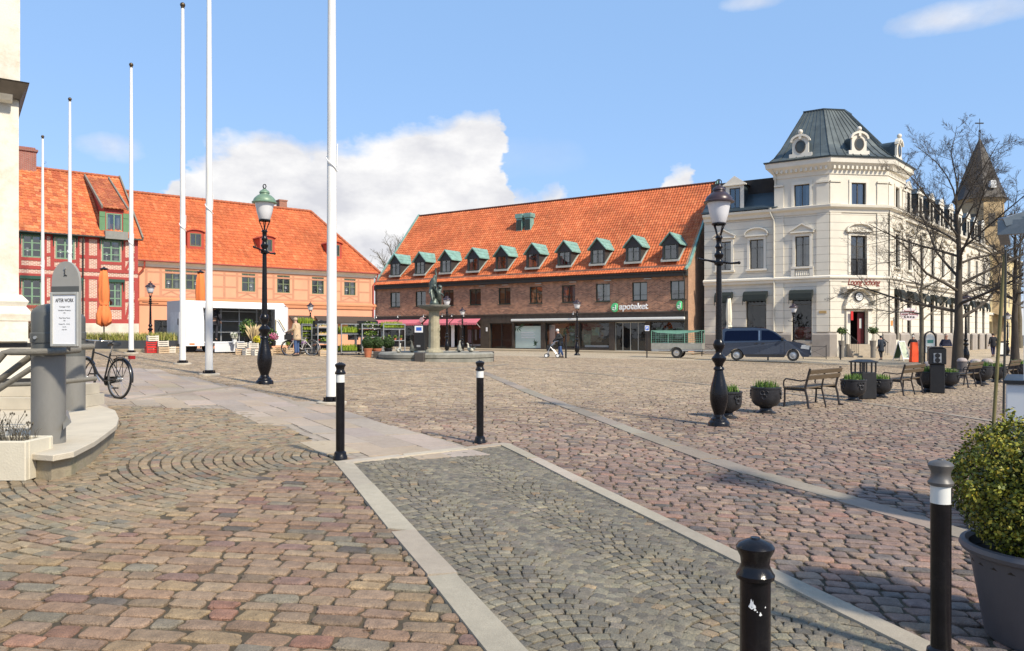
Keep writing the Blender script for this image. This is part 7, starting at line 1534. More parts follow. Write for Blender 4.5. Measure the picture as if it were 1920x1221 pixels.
# ------------------------------------------------------------------ trailer with green netting
Yt = 50.5; xt = xat(1264, Yt); t = thing('utility_trailer', 'flat grey utility trailer with green mesh cage carrying white sacks', 'trailer', (xt, Yt, gz(xt,Yt)), R(-20), sc=1.12); mgal = M['steel']; mnet = pm('green_net_frame', (.16,.34,.25), .6)
m = MB(); m.box(-1.35,1.6,0,1.5,.52,.58); m.box(-1.35,1.6,0,.03,.585,.88); m.box(-1.35,1.6,1.47,1.5,.585,.88); m.box(-1.35,-1.32,.031,1.469,.585,.88); m.box(1.57,1.6,.031,1.469,.585,.88); m.build('trailer_bed', pm('galvanised_side', (.36,.35,.30), .5, .4, .15, 5), t)
m = MB(); m.box(-1.3,-.9,-.01,-.002,.40,.52); m.box(-1.35,1.6,.02,.08,.42,.515); m.bar((1.6,.2,.45),(2.9,.75,.48),.07); m.bar((1.6,1.3,.45),(2.9,.75,.48),.07); m.bar((2.75,.75,.0),(2.75,.75,.6),.05); m.build('drawbar', mgal, t); m = MB(); m.lathe([(.11,-.04),(.11,.04)],14,T=Matrix.Translation((2.75,.8,.11)) @ Matrix.Rotation(R(90),4,'X')); m.build('jockey_wheel', M['rubber'], t)
for y in (-.05,1.55):
    m = MB(); m.lathe([(.18,-.09),(.30,-.09),(.31,0),(.30,.09),(.18,.09),(.18,-.09)],20,T=Matrix.Translation((.15,y,.31)) @ Matrix.Rotation(R(90),4,'X'), caps=False); w = m.build('wheel', M['rubber'], t, smooth=40); m = MB(); m.lathe([(.185,-.07),(.16,-.075),(.12,-.05),(.05,-.08),(.05,.08),(.12,.05),(.185,.07)],16,T=Matrix.Translation((.15,y,.31)) @ Matrix.Rotation(R(90),4,'X')); m.build('rim', M['chrome'], w)
m = MB(); P = [(.15+.38*math.cos(a), .31+.36*math.sin(a)) for a in np.linspace(.1,3.04,12)]
for (a,b),(c,d) in zip(P[:-1],P[1:]): m.quad((a,-.18,b),(c,-.18,d),(c,.02,d),(a,.02,b))
m.build('mudguard', mgal, t)
m = MB()
for x in (-1.33,-.35,.6,1.58):
    for y in (.01,1.49): m.bar((x,y,.88),(x,y,1.62),.035)
for y in (.01,1.49): m.bar((-1.33,y,1.62),(1.58,y,1.62),.035)
for x in (-1.33,1.58): m.bar((x,.03,1.62),(x,1.47,1.62),.035)
m.build('cage_frame', mnet, t); m = MB()
for y in (.01,1.49):
    for k in range(22): x = -1.33+2.91*k/21; m.bar((x,y,.88),(x,y,1.6),.008)
    for k in range(6): z = .92+.12*k; m.bar((-1.33,y,z),(1.58,y,z),.008)
m.add([(-1.33,.0,1.605),(1.58,.0,1.605),(1.58,1.5,1.605),(-1.33,1.5,1.605),(-1.0,-.01,1.5),(.2,-.01,1.42),(1.2,-.01,1.52)],[(0,1,2,3),(0,4,5,6,1)]); m.build('netting', mnet, t)
for (x, y, r) in ((-.6,.7,.24),(.0,.6,.2),(.9,.8,.22)): m = MB(); m.ball((x,y,.72), r, 12, 1.7, 1.1, .8); o = m.build('sack', pm('white_sack_cloth', (.6,.58,.54), .85, 0, .1, 4, .5, 9)); tb = t.matrix_basis; o.matrix_basis = tb; tag(o, {-.6:'leftmost white sack inside the green trailer cage',.0:'middle white sack inside the green trailer cage',.9:'rightmost white sack inside the green trailer cage'}[x], 'sack', 'white sacks in the trailer')
# ------------------------------------------------------------------ fountain
xf = xat(814, 36.6); Yf = 36.6; zf0 = gz(xf,Yf)-.06; fo = thing('fountain', 'grey stone fountain with low curved basin, carved column and scalloped bowl', 'fountain', (xf,Yf,zf0))
mfs = pm('weathered_fountain_granite', (.25,.24,.20), .8, 0, .2, 2.2, .3, 30, dirt=(.11,.11,.085), dscale=1.4); mfc = pm('yellowish_fountain_stone', (.34,.30,.20), .85, 0, .2, 3, .3, 30, dirt=(.16,.15,.09), dscale=2); mbz = pm('green_grey_bronze', (.085,.105,.09), .45, .5, .3, 8, .2, 40, dirt=(.20,.24,.20), dscale=7)
path = [];
for k in range(48):
    a = 2*math.pi*k/48; r = 2.34*(1+.07*math.cos(3*a+.4)); path.append((r*math.cos(a)*1.06, r*math.sin(a)))
m = MB(); m.sweep(path, [(-.32,-.2),(.18,-.2),(.20,.14),(.12,.165),(.20,.19),(.22,.34),(.14,.42),(-.25,.43),(-.32,.38)], True); m.build('basin_wall', mfs, fo, smooth=40)
m = MB(); m.prism([(p[0]*.9,p[1]*.9) for p in path],.0,.30,axis='z'); m.build('water', pm('dark_basin_water', (.03,.035,.03), .06), fo)
for a0 in (-98,-178, 0): m = MB(); a = R(a0); r = 2.40; m.box(-.22,.22,-.36,.36,-.1,.45,T=Matrix.Translation((r*math.cos(a)*1.04,r*math.sin(a),0)) @ Matrix.Rotation(a+R(90),4,'Z')); m.build('dark_basin_block', pm('dark_wet_granite', (.06,.052,.045), .5), fo, bevel=.03)
m = MB(); m.lathe([(.44,.2),(.44,.42),(.40,.5),(.31,.55),(.275,.62),(.255,1.6),(.245,2.3),(.27,2.34),(.25,2.38)], 12); m.build('column', mfc, fo, smooth=20)
m = MB(); rs_ = random.Random(8)
for k in range(26): a = rs_.uniform(0,6.28); z = rs_.uniform(.7,2.1); m.tube([(.262*math.cos(a+q*.2),.262*math.sin(a+q*.2),z+.06*q) for q in range(5)], [.01,.022,.026,.02,.008], 5)
m.build('carved_relief', mfc, fo)
m = MB(); n = 32; prof = [(.26,2.36),(.45,2.44),(.66,2.52),(.74,2.58),(.76,2.64),(.70,2.65),(.55,2.60),(.02,2.58)]; vs = []; fs = []
for r, z in prof:
    for k in range(n): a = 2*math.pi*k/n; q = r*(1+(.05 if r > .4 else 0)*math.cos(8*a)); vs.append((q*math.cos(a),q*math.sin(a),z))
for i in range(len(prof)-1):
    for k in range(n): fs.append((i*n+k,i*n+(k+1)%n,(i+1)*n+(k+1)%n,(i+1)*n+k))
m.add(vs, fs); m.build('upper_bowl', mfs, fo, smooth=50)
stt = thing('bronze_statue', 'green-grey bronze statue of a rising figure above crouching children on the fountain bowl', 'statue', (xf,Yf,zf0+2.58), sc=1.0)
V = [(0,0,.0),(.02,0,.18),(-.02,0,.42),(-.10,0,.62),(-.10,0,.86),(-.02,0,1.12),(.02,0,1.30),(.03,0,1.40),(.04,0,1.52)]; Rr = [(.40,.32),(.30,.26),(.20,.17),(.15,.14),(.17,.15),(.19,.14),(.08,.08),(.06,.06),(.09,.10)]; E = [(i,i+1) for i in range(8)]
V += [(.08,0,1.28),(.10,.02,1.5),(.06,.03,1.72),(.10,0,1.86),(-.10,0,1.26),(-.22,.0,1.08),(-.18,.02,.86)]; Rr += [.07,.055,.045,.035,.07,.055,.045]; E += [(6,9),(9,10),(10,11),(11,12),(6,13),(13,14),(14,15)]
skin_mesh('standing_figure', V, E, Rr, mbz, stt, 3)
for (x, y, z, s, a) in ((.20,-.16,.12,1.35,0),(.28,.02,.42,1.25,2),(-.10,-.26,.26,1.15,4),(.05,-.25,.55,1.0,5)):
    V = [(0,0,.1),(.02,.0,.24),(.03,.0,.34),(.03,0,.43),(.13,.03,.28),(.2,.08,.2),(-.1,.02,.28),(-.16,.1,.36),(.08,.1,.06),(.07,.16,-.12),(-.08,.09,.06),(-.09,.02,-.12)]; E = [(0,1),(1,2),(2,3),(2,4),(4,5),(2,6),(6,7),(0,8),(8,9),(0,10),(10,11)]; Rr = [.09,.09,.05,.075,.04,.03,.04,.03,.055,.035,.055,.035]
    o = skin_mesh('crouching_child', V, E, Rr, mbz, stt, 0); o.location = (x,y,z+.1); o.rotation_euler = (0,0,a); o.scale = (s,)*3
for (px, yy_, up_, lb, col) in ((748,-1.9,.0,'pale stone goose at the left end of the basin, neck stretched',(.42,.40,.33)),(773,-1.2,.1,'dark bronze goose standing upright on the basin rim',(.09,.09,.07)),(861,-1.0,.1,'small grey goose right of the fountain column',(.26,.25,.20)),(882,-.9,.0,'pale stone goose with raised wings near the right rim',(.45,.42,.33))):
    Yg = Yf+yy_; g_ = thing('goose_figure', lb, 'goose statue', (xat(px,Yg), Yg, zf0+.40), R(px*3), 'stone and bronze geese on the fountain'); mg_ = pm('goose_stone', col, .7, 0, .15, 6)
    V = [(-.22,0,.10),(-.05,0,.13),(.12,0,.17),(.20,0,.28),(.20,0,.40),(.27,0,.43),(.34,0,.42)] if up_ == 0 else [(0,0,.02),(0,0,.16),(.02,0,.30),(.03,0,.42),(.03,0,.52),(.08,0,.55),(.14,0,.55)]
    skin_mesh('goose_body', V, [(i,i+1) for i in range(6)], [.04,.11,.09,.045,.035,.04,.015], mg_, g_, 1)
    for s_ in (-1,1): q = MB(); q.add([(-.25,s_*.1,.2),(.08,s_*.1,.2),(.1,s_*.12,.12),(-.1,s_*.13,.08)] if up_ else [(-.28,s_*.12,.30),(.05,s_*.1,.22),(.08,s_*.1,.12),(-.15,s_*.12,.10)],[(0,1,2,3)]); q.box(-.03,.03,s_*.05-.02,s_*.05+.02,-.05,.06); q.build('wing', mg_, g_)
# ------------------------------------------------------------------ market trailer
Ym = 36.0; FM = Fr(xat(345,Ym), Ym, gz(xat(345,Ym),Ym), d=(.7,.714)); Lm = FM.px(545)[0]
mk = thing('market_trailer', 'white market trailer with rounded end and wide open serving side full of flowers', 'market trailer', FM.o, FM.a); mwv = pm('white_trailer_panel', (.80,.80,.80), .35, 0, .02, 1, coat=.2); mgv = pm('shaded_white_end', (.42,.43,.45), .5, 0, .05, 2)  # end of the white body, greyed in colour as its shaded side
z0 = .30; z1 = zat(563,Ym)-FM.o[2]; o0, o1 = FM.px(383)[0], FM.px(516)[0]; oz0, oz1 = .50, z1-.32; Wm = 2.0
m = MB(); wall(m, 0, Lm-.35, z0, z1-.12, [(o0,o1,oz0,oz1)], .06); P = [(Lm-.35,0)]+[(Lm-.35+.35*math.sin(a), .35-.35*math.cos(a)) for a in np.linspace(0.2,math.pi/2,6)]+[(Lm,Wm-.35)]
for (a,b),(c,d) in zip(P[:-1],P[1:]): m.quad((a,b,z0),(c,d,z0),(c,d,z1-.2),(a,b,z1-.2))
m.quad((Lm,.35,z0),(Lm,Wm,z0),(Lm,Wm,z1-.2),(Lm,.35,z1-.2)); m.quad((Lm,Wm,z0),(0,Wm,z0),(0,Wm,z1-.12),(Lm,Wm,z1-.12))
m.quad((0,0,z1-.12),(Lm-.35,0,z1-.12),(Lm-.35,.12,z1),(0,.12,z1)); m.quad((0,.12,z1),(Lm-.35,.12,z1),(Lm-.35,Wm,z1),(0,Wm,z1)); m.quad((Lm-.35,0,z1-.12),(Lm,.35,z1-.2),(Lm-.35,.12,z1)); m.quad((Lm,.35,z1-.2),(Lm,Wm,z1-.2),(Lm-.35,Wm,z1),(Lm-.35,.12,z1))
m.build('body_shell', mwv, mk)
m = MB(); m.quad((0,Wm,z0),(0,0,z0),(0,0,z1-.12),(0,.12,z1),(0,Wm,z1)); m.build('end_panel', mgv, mk); m = MB(); m.box(-.03,-.003,.5,1.5,z0+.1,z1-.55); d_ = m.build('end_door', pm('shaded_end_door', (.5,.51,.53), .5), mk); m = MB(); m.box(-.06,-.031,.55,.6,z0+1.0,z0+1.3); m.build('handle', M['black'], d_)  # door greyed along with the panel for the shaded end
m = MB(); m.box(o0-.3,o1+.3,.1,Wm-.05,oz0-.08,oz0-.02); m.box(.1,Lm-.1,Wm-.12,Wm-.06,oz0,z1-.3); m.build('interior', pm('dim_trailer_interior', (.12,.12,.11), .8, 0, .2, 2), mk)
m = MB(); m.box(o0,o1,-.9,.05,oz0-.06,oz0-.02); m.box(o0+.1,o0+1.7,-.92,-.88,.02,oz0-.07); m.build('front_skirt', pm('white_ribbed_skirt', (.62,.63,.65), .6, 0, .04, 5), mk)
m = MB()
for k in range(4): x = o0+.5+k*(o1-o0-.8)/3; m.bar((x,1.4,oz0),(x,1.4,oz1),.05)
for z in (.95,1.5,2.0): m.box(o0+.5,o1-.3,1.2,1.6,z,z+.03)
m.build('inner_shelf', M['steel'], mk)
m = MB(); m.bar((o0-.05,-.02,oz1),(o0+.05,-.25,oz0+.7),.03); m.bar((o0+.12,-.02,oz1),(o0+.0,-.25,oz0+.9),.03); m.build('hatch_strut', M['black'], mk)
m = MB(); m.tube([(o1-.02,-.1,oz0+.1),(o1-.02,-.1,oz0+1.1),(o1+.15,-.1,oz0+1.1),(o1+.5,-.1,oz0+.55)], .025, 6); m.build('hand_rail', pm('dark_yellow_rail', (.35,.26,.10), .5), mk)
for x in (.5,1.3): m = MB(); m.lathe([(.2,-.08),(.27,-.08),(.27,.08),(.2,.08)],16,T=Matrix.Translation((x,.4,.27)) @ Matrix.Rotation(R(90),4,'X')); m.build('wheel', M['rubber'], mk)
m = MB(); m.box(.25,.5,-.012,-.002,z0+.06,z0+.13); m.build('side_marker', pm('orange_marker', (.7,.2,.03), .4), mk)
def wp(s, y, z): return tuple(FM.M @ Vector((s,y,z)))
def atpx(px, Y): x = xat(px, Y); return (x, Y, gz(x,Y))
person('vendor in black clothes standing inside the market trailer opening', wp(o0+.75,.6,oz0-.0), FM.a+R(-40), 1.80, (.018,.018,.025), (.022,.022,.03), (.05,.03,.02), .35, .05)
def crate(label, loc, rz, w=.42, d=.32, h=.30, mat=None, grp='wooden and plastic crates round the flower stall', lying=False):
    mat = mat or M['crate']; t = thing('crate', label, 'crate', loc, rz, grp)
    m = MB()
    for x in (-w/2, w/2-.03):
        for y in (-d/2, d/2-.03): m.box(x,x+.03,y,y+.03,0,h)
    n = 3
    for k in range(n): z = .01+k*h/n; m.box(-w/2,w/2,-d/2-.012,-d/2-.001,z,z+h/n-.035); m.box(-w/2,w/2,d/2+.001,d/2+.012,z,z+h/n-.035)
    m.build('slatted_side', mat, t)
    for sx_ in (-1,1):
        m = MB(); x = sx_*(w/2+.007); m.box(x-.006,x+.006,-d/2,d/2,.0,h*.62); m.box(x-.006,x+.006,-d/2,-d*.18,h*.62,h); m.box(x-.006,x+.006,d*.18,d/2,h*.62,h); m.box(x-.006,x+.006,-d*.18,d*.18,h*.85,h); m.build('end_board', mat, t)
    m = MB(); m.box(-w/2+.031,w/2-.031,-d/2,d/2,.012,.03); m.build('crate_floor', mat, t)
    return t
wcr = pm('white_crate_paint', (.66,.60,.50), .7, 0, .12, 5); rcr = pm('red_plastic', (.55,.03,.025), .4)
rows_c = [(451,35.4,0,None,'wooden crate at the left end of the flower display'),(452,35.5,.31,wcr,'pale crate stacked on the leftmost wooden crate'),(466,35.2,0,wcr,'white crate below the pampas grass'),(474,35.3,.31,wcr,'small white crate under the yellow flowers'),(483,35.1,0,wcr,'white crate between pampas grass and lamp post base'),(500,35.3,0,None,'wooden crate just behind the lamp post base'),
    (516,38.2,0,None,'wooden crate right behind the bicycle front wheel'),(526,38.3,0,pm('brown_cardboard',(.35,.24,.14),.8),'brown box seen through the bicycle front wheel'),(541,38.2,0,None,'wooden crate beside the blue jeans'),(571,38.4,0,wcr,'white crate seen through the bicycle rear wheel'),(580,38.5,0,wcr,'white crate right of the bicycle rear wheel'),(607,36.6,0,None,'wooden crate left of the thick flagpole'),
    (283,34.6,0,rcr,'red plastic crate at the foot of the small lamp'),(284,34.7,.26,rcr,'upper red plastic crate holding a paper stack'),(286,34.8,.53,wcr,'pale crate on top of the red crates'),(297,34.9,0,wcr,'pale crate next to the red crates'),(306,34.6,0,None,'wooden crate between red crates and trailer'),(306,34.7,.31,wcr,'pale crate on top of its neighbour before the trailer'),(318,35.2,0,wcr,'white crate against the shaded trailer end'),(331,35.6,0,None,'wooden crate under the trailer end')]
for i, (px, Y, dz, mt_, lb) in enumerate(rows_c): l = atpx(px,Y); crate(lb, (l[0],l[1],l[2]+dz), R(35+(i*37)%25-12), mat=mt_, h=.30 if dz == 0 else .26)
def bunch(name, label, loc, kind, seed, sc=1.0, group='flowers and foliage of the market stall'):
    t = thing(name, label, 'flowers' if kind != 'green' else 'plant', loc, 0, group, sc)
    m = MB(); m.lathe([(.10,0),(.13,.26),(.12,.26)], 12); m.build('bucket', M['black'] if kind != 'white' else M['white'], t, smooth=40)
    if kind == 'pampas':
        m = MB(); r_ = random.Random(seed)
        for k in range(26): a = r_.uniform(0,6.28); l = r_.uniform(.15,.42); h = r_.uniform(.75,1.05); m.tube([(0,0,.2),(l*.35*math.cos(a),l*.35*math.sin(a),h*.5),(l*.8*math.cos(a),l*.8*math.sin(a),h*.85),(l*1.1*math.cos(a),l*1.1*math.sin(a),h)], [.006,.012,.045,.006], 5)
        m.build('plumes', pm('pampas_straw', (.58,.44,.24), .9, 0, .15, 9), t)
    elif kind == 'green': leaves('foliage', t, (0,0,.60), .40, 900, .06, GRN+[(.14,.17,.06)], [3,3,2,1], seed, .2, (1,1,.95), 8)
    else:
        c = {'yellow':[(.70,.58,.03),(.6,.45,.02),(.2,.28,.03)],'pink':[(.62,.08,.22),(.70,.35,.45),(.10,.16,.03)],'white':[(.7,.68,.6),(.6,.6,.5),(.12,.2,.05)],'mixed':[(.35,.12,.4),(.75,.7,.7),(.08,.12,.03)],'brown':[(.25,.17,.07),(.35,.24,.10),(.14,.12,.05)],'lime':LIME}[kind]
        leaves('blooms', t, (0,0,.48), .24, 520, .05, c, [4,3,2], seed, .2, (1,1,.9), 6)
    return t
for i, (px, Y, dz, kind, lb, sc) in enumerate(((475,35.9,.25,'pampas','tall pale pampas grass plumes in front of the trailer',1.15),(483,35.4,.30,'yellow','bright yellow flowers below the pampas grass',.9),(463,36.6,.55,'green','dark leafy bouquet with white blooms above the pampas grass',1.15),(505,37.0,.25,'green','dark green foliage behind the lamp post shaft',1.05),(488,36.2,.1,'green','olive green foliage right of the yellow flowers',.8),
    (494,35.8,.1,'brown','dry brown bouquet left of the lamp post base',.95),(488,37,.35,'mixed','purple and white flowers left of the lamp post',.75),(513,36.2,.42,'pink','pink flowers right of the lamp post',.9),(547,37,.35,'pink','small pink flowers behind the person in beige',.7),(543,38.6,.1,'lime','light green plant behind the bicycle frame',.9),(440,36.5,.45,'white','pale dried stems in a crate left of the pampas grass',.85),(570,37.5,.3,'mixed','white flowers behind the bicycle saddle',.6))):
    l = atpx(px,Y); bunch('flower_bunch', lb, (l[0],l[1],l[2]+dz), kind, 50+i, sc)
# ------------------------------------------------------------------ plant trolleys
def trolley(label, px0, px1, Y, tiers, seed, pots):
    x0 = xat(px0,Y); x1 = xat(px1,Y+.8); w = math.hypot(x1-x0,.8); zb = gz(x0,Y); t = thing('plant_trolley', label, 'plant trolley', (x0,Y,zb), math.atan2(.8,x1-x0), 'steel plant trolleys of the market stall'); H = zat(607,Y)-zb
    for x in (.0,w):
        for y in (.0,.55): m = MB(); m.bar((x,y,.1),(x,y,H),.045); m.build('upright', M['steel'], t)
    m = MB(); m.box(0,w,-.02,.0,H-.04,H); m.build('top_rail', M['steel'], t)
    for k, z in enumerate(tiers):
        z = z*H; m = MB(); m.box(.025,w-.025,-.02,.57,z,z+.035); sh = m.build('shelf', M['steel'], t)
        kind = pots[k]
        if not kind: continue
        if kind == 'lime': blades('lime_seedlings', sh, .06,w-.06,.02,.5,z+.05,520,.34,.018,LIME,[5,3,1],seed+k,.3); m = MB(); m.box(.05,w-.05,.0,.40,z+.04,z+.10); m.box(.04,w-.04,.42,.54,z+.04,z+.34); m.build('tray_and_dark_back', M['black'], sh)  # black box at the back paints in the shadowed crates
        elif kind == 'dark':
            m = MB(); m.box(.04,w-.04,.3,.54,z+.04,z+.40); m.box(.05,w-.05,.02,.29,z+.04,z+.12); m.build('tray_and_dark_back', M['black'], sh); leaves('mixed_plants', sh, (w/2,.2,z+.17), w*.46, 600, .055, GRN+[(.55,.5,.45)]+LIME, [3,3,2,1,1,1,1], seed+k, .1, (1,.5,.42))  # tall black back box stands for stacked crates and their shadow
        elif kind == 'clay':
            for j in range(4):
                x = .12+(w-.24)*j/3; m = MB(); m.lathe([(.05,0),(.075,.11),(.07,.11)],10,(x,.2,z+.036)); m.build('clay_pot', M['terracotta'], sh); leaves('pot_plant', sh, (x,.2,z+.2), .10, 90, .045, LIME+GRN, [2,3,2,2,2,1], seed+k*7+j, .1)
        elif kind == 'flower':
            m = MB(); m.box(.05,w-.05,.0,.3,z+.04,z+.11); m.build('wooden_tray', M['crate'], sh); m = MB(); m.box(.04,w-.04,.31,.54,z+.04,z+.36); m.build('dark_crate_back', M['black'], sh); leaves('blooms', sh, (w/2,.25,z+.14), w*.45, 200, .04, [(.7,.62,.55),(.6,.42,.05),(.1,.16,.03)], [3,3,2], seed+k, .1, (1,.5,.16))  # black crate doubles as a painted shadow behind the blooms
    for x in (.1,w-.1): m = MB(); m.lathe([(.05,-.02),(.05,.02)],10,T=Matrix.Translation((x,.05,.05)) @ Matrix.Rotation(R(90),4,'X')); m.build('castor', M['rubber'], t)
trolley('plant trolley with four tiers of lime-green seedlings behind the bicycle', 566,594,38.0,(.08,.30,.52,.74,.93),1,('dark','lime','lime','lime','lime'))
trolley('plant trolley with trays of white and orange blooms left of the thick flagpole', 596,632,37.6,(.08,.36,.62,.86),2,('flower','dark','flower','flower'))
trolley('plant trolley with two boxes of tall green bulbs right of the thick flagpole', 640,677,38.2,(.08,.66),3,('lime','lime'))
trolley('plant trolley with mixed dark plants above the two topiary balls', 679,716,38.6,(.1,.56,.84),4,('dark','dark','dark'))
trolley('rightmost plant trolley with lime plants above small clay pots', 719,759,39.0,(.1,.46,.82),5,('', 'clay','lime'))
for px, Y, pot, lb in ((690,36.8,True,'left clipped box ball in a terracotta pot'),(707.5,37.0,True,'right clipped box ball in a terracotta pot'),(728,38.0,False,'clipped box ball without visible pot behind the fountain rim')):
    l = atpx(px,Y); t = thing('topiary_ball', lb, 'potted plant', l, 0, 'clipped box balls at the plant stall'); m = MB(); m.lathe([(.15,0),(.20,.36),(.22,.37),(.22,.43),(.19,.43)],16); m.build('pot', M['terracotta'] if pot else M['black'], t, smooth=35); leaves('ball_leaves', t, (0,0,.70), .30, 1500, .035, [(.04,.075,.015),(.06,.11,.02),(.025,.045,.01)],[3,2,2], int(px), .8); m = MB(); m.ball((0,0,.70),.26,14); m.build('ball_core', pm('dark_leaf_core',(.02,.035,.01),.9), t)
# ------------------------------------------------------------------ hedge planter, parasols, fences, signs
Yh = 35.5; x0, x1 = xat(60,Yh+3), xat(326,Yh); FH = Fr(xat(150,Yh+1)-4, Yh+3.2-.0, 0, d=(x1-xat(150,Yh+1)+0,-.9)); 
pz = gz(xat(240,Yh),Yh); t = thing('grass_planter', 'long dark grey planter with yellow-green ornamental grass behind the bicycle', 'planter', (xat(120,36.5), 36.5, pz-.05), R(-4)); Lh_ = xat(326,36)-xat(120,36.5)
m = MB(); m.box(0,Lh_,0,.06,0,.55); m.box(0,Lh_,.74,.8,0,.55); m.box(0,.06,.061,.739,0,.55); m.box(Lh_-.06,Lh_,.061,.739,0,.55); m.build('trough', pm('dark_grey_trough',(.05,.052,.055),.6,0,.15,3), t); m = MB(); m.box(.06,Lh_-.06,.06,.74,.3,.5); m.build('soil', M['soil'], t)
o = blades('ornamental_grass', t, .05,Lh_-.05,.06,.74,.48, 4200,.42,.012,[(.40,.36,.10),(.30,.32,.06),(.45,.38,.16),(.18,.22,.05)],[4,4,2,2],9,.8); o['kind'] = 'stuff'
m = MB(); bz_ = gz(xat(240,34.5),34.5); m.box(xat(100,36),xat(330,35.2),35.3,36.2,bz_-.3,bz_+.13); tag(m.build('pavement_edge', mpav, None), kind='structure')
def parasol(label, px, Y, col, H, pxw, grp=None, foot=.0):
    x = xat(px,Y); t = thing('closed_parasol', label, 'parasol', (x,Y,gz(x,Y)), 0, grp); mc = pm('parasol_cloth', col, .85, 0, .10, 2.5, .3, 8, stretch=(3,3,.4)); w = pxw/1440*Y/2
    m = MB(); m.tube([(0,0,0),(0,0,H+.03)], .035, 8); m.build('pole', M['darkwood'], t); n = 24; prof = [(.22,H*.30),(.95,H*.34),(1.0,H*.42),(.62,H*.52),(.52,H*.545),(.68,H*.60),(.70,H*.72),(.55,H*.88),(.38,H*.975),(.1,H*.985)]; vs = []; fs = []
    for i, (r, z) in enumerate(prof):
        for k in range(n): a = 2*math.pi*k/n; q = r*w*(1+.16*math.cos(6*a+i*.2)+.07*math.cos(11*a+i)); vs.append((q*math.cos(a),q*math.sin(a),z-(.14*H*.3*abs(math.sin(2*a)) if i < 2 else 0)))
    for i in range(len(prof)-1):
        for k in range(n): fs.append((i*n+k,i*n+(k+1)%n,(i+1)*n+(k+1)%n,(i+1)*n+k))
    m = MB(); m.add(vs, fs); m.build('folded_canopy', mc, t, smooth=70); m = MB(); m.lathe([(w*.66,H*.535),(w*.66,H*.555)],16); m.build('tie_strap', mc, t); m = MB(); m.lathe([(w*.55,H*.975),(w*.62,H*.985),(w*.2,H*1.0),(.03,H*1.01)],14); m.build('top_cap', M['black'], t, smooth=40)
def px_par(label, px, top, Y, col, pxw, grp=None): x = xat(px,Y); parasol(label, px, Y, col, zat(top,Y)-gz(x,Y), pxw, grp)
px_par('closed orange parasol in front of the red half-timbered house', 195,502,39,(.80,.21,.06),26,'closed orange market parasols'); px_par('closed orange parasol rising behind the white market trailer', 376,508,45,(.80,.20,.05),24,'closed orange market parasols')
px_par('closed cream parasol behind the roof of the dark van', 1367,556,57,(.72,.66,.52),14)
def fence(label, pxs, Y0, Y1):
    a = (xat(pxs[0],Y0),Y0); b = (xat(pxs[1],Y1),Y1); L = math.hypot(b[0]-a[0],b[1]-a[1]); t = thing('cafe_railing', label, 'railing', (*a,gz(*a)), math.atan2(b[1]-a[1],b[0]-a[0]), 'low black cafe railings'); n = max(1,int(L/1.5))
    for k in range(n+1): m = MB(); m.bar((L*k/n,0,0),(L*k/n,0,1.0),.05); m.build('railing_post', M['black'], t)
    for k in range(n):
        xa, xb = L*k/n+.03, L*(k+1)/n-.03; m = MB(); m.bar((xa,0,.9),(xb,0,.9),.03); m.bar((xa,0,.15),(xb,0,.15),.03); m.bar((xa,0,.15),(xb,0,.9),.015); m.bar((xa,.006,.9),(xb,.006,.15),.015); xm = (xa+xb)/2; m.box(xm-.2,xm+.2,-.006,-.004,.35,.36); m.box(xm-.2,xm+.2,-.006,-.004,.7,.71); m.build('railing_panel', M['black'], t)
fence('low black railing behind the drawbar of the trailer', (1316,1352), 57.5,56.5); fence('low black railing in front of the grey plinth right of the van', (1506,1549), 55,54.5)
def plainposts(px, Y, H, lb): l = atpx(px,Y); t = thing('slim_bollard', lb, 'bollard', l, 0, 'slim dark metal bollards'); m = MB(); m.lathe([(.05,0),(.05,H-.05)],12); m.build('shaft', M['black'], t, smooth=40); m = MB(); m.lathe([(.06,H-.05),(.062,H),(.02,H+.03)],12); m.build('knob', M['black'], t, smooth=40)
plainposts(1576,54,1.05,'slim dark bollard at the foot of the entrance steps'); plainposts(1061,44,1.35,'slim dark bollard just right of the stooping person'); plainposts(1440,50,.35,'short post stub beneath the dark van')
l = atpx(1213,50); t = thing('parking_sign_post', 'dark post with a small blue and white sign beside the pharmacy doors', 'sign', l); m = MB(); m.tube([(0,0,0),(0,0,2.1)], .04, 8); m.build('sign_post', M['black'], t); m = MB(); m.box(-.14,.14,-.06,-.042,1.75,2.1); s_ = m.build('sign_plate', M['white'], t); m = MB(); m.box(-.11,.11,-.066,-.061,1.79,2.06); s2 = m.build('blue_field', pm('sign_blue',(.03,.12,.5),.4), s_); text('P', .22, M['white'], s_, 'sign_letter', (0,-.07,1.925), extr=.002, off=.006)
l = atpx(786,58); t = thing('vending_machine', 'tall black machine with a blue and white sign before the pink-awning shop', 'machine', l, R(-15)); m = MB(); m.box(-.45,.45,0,.6,0,2.0); m.build('cabinet', M['black'], t, bevel=.03); m = MB(); m.box(-.36,.30,-.02,-.002,1.45,1.95); s_ = m.build('sign_plate', M['white'], t); m = MB(); m.box(-.24,.20,-.026,-.021,1.58,1.84); m.build('blue_logo', pm('sign_blue',(.03,.12,.5),.4), s_); m = MB(); m.box(-.2,.1,-.02,-.002,.35,.5); m.build('tray_slot', M['steel'], t)
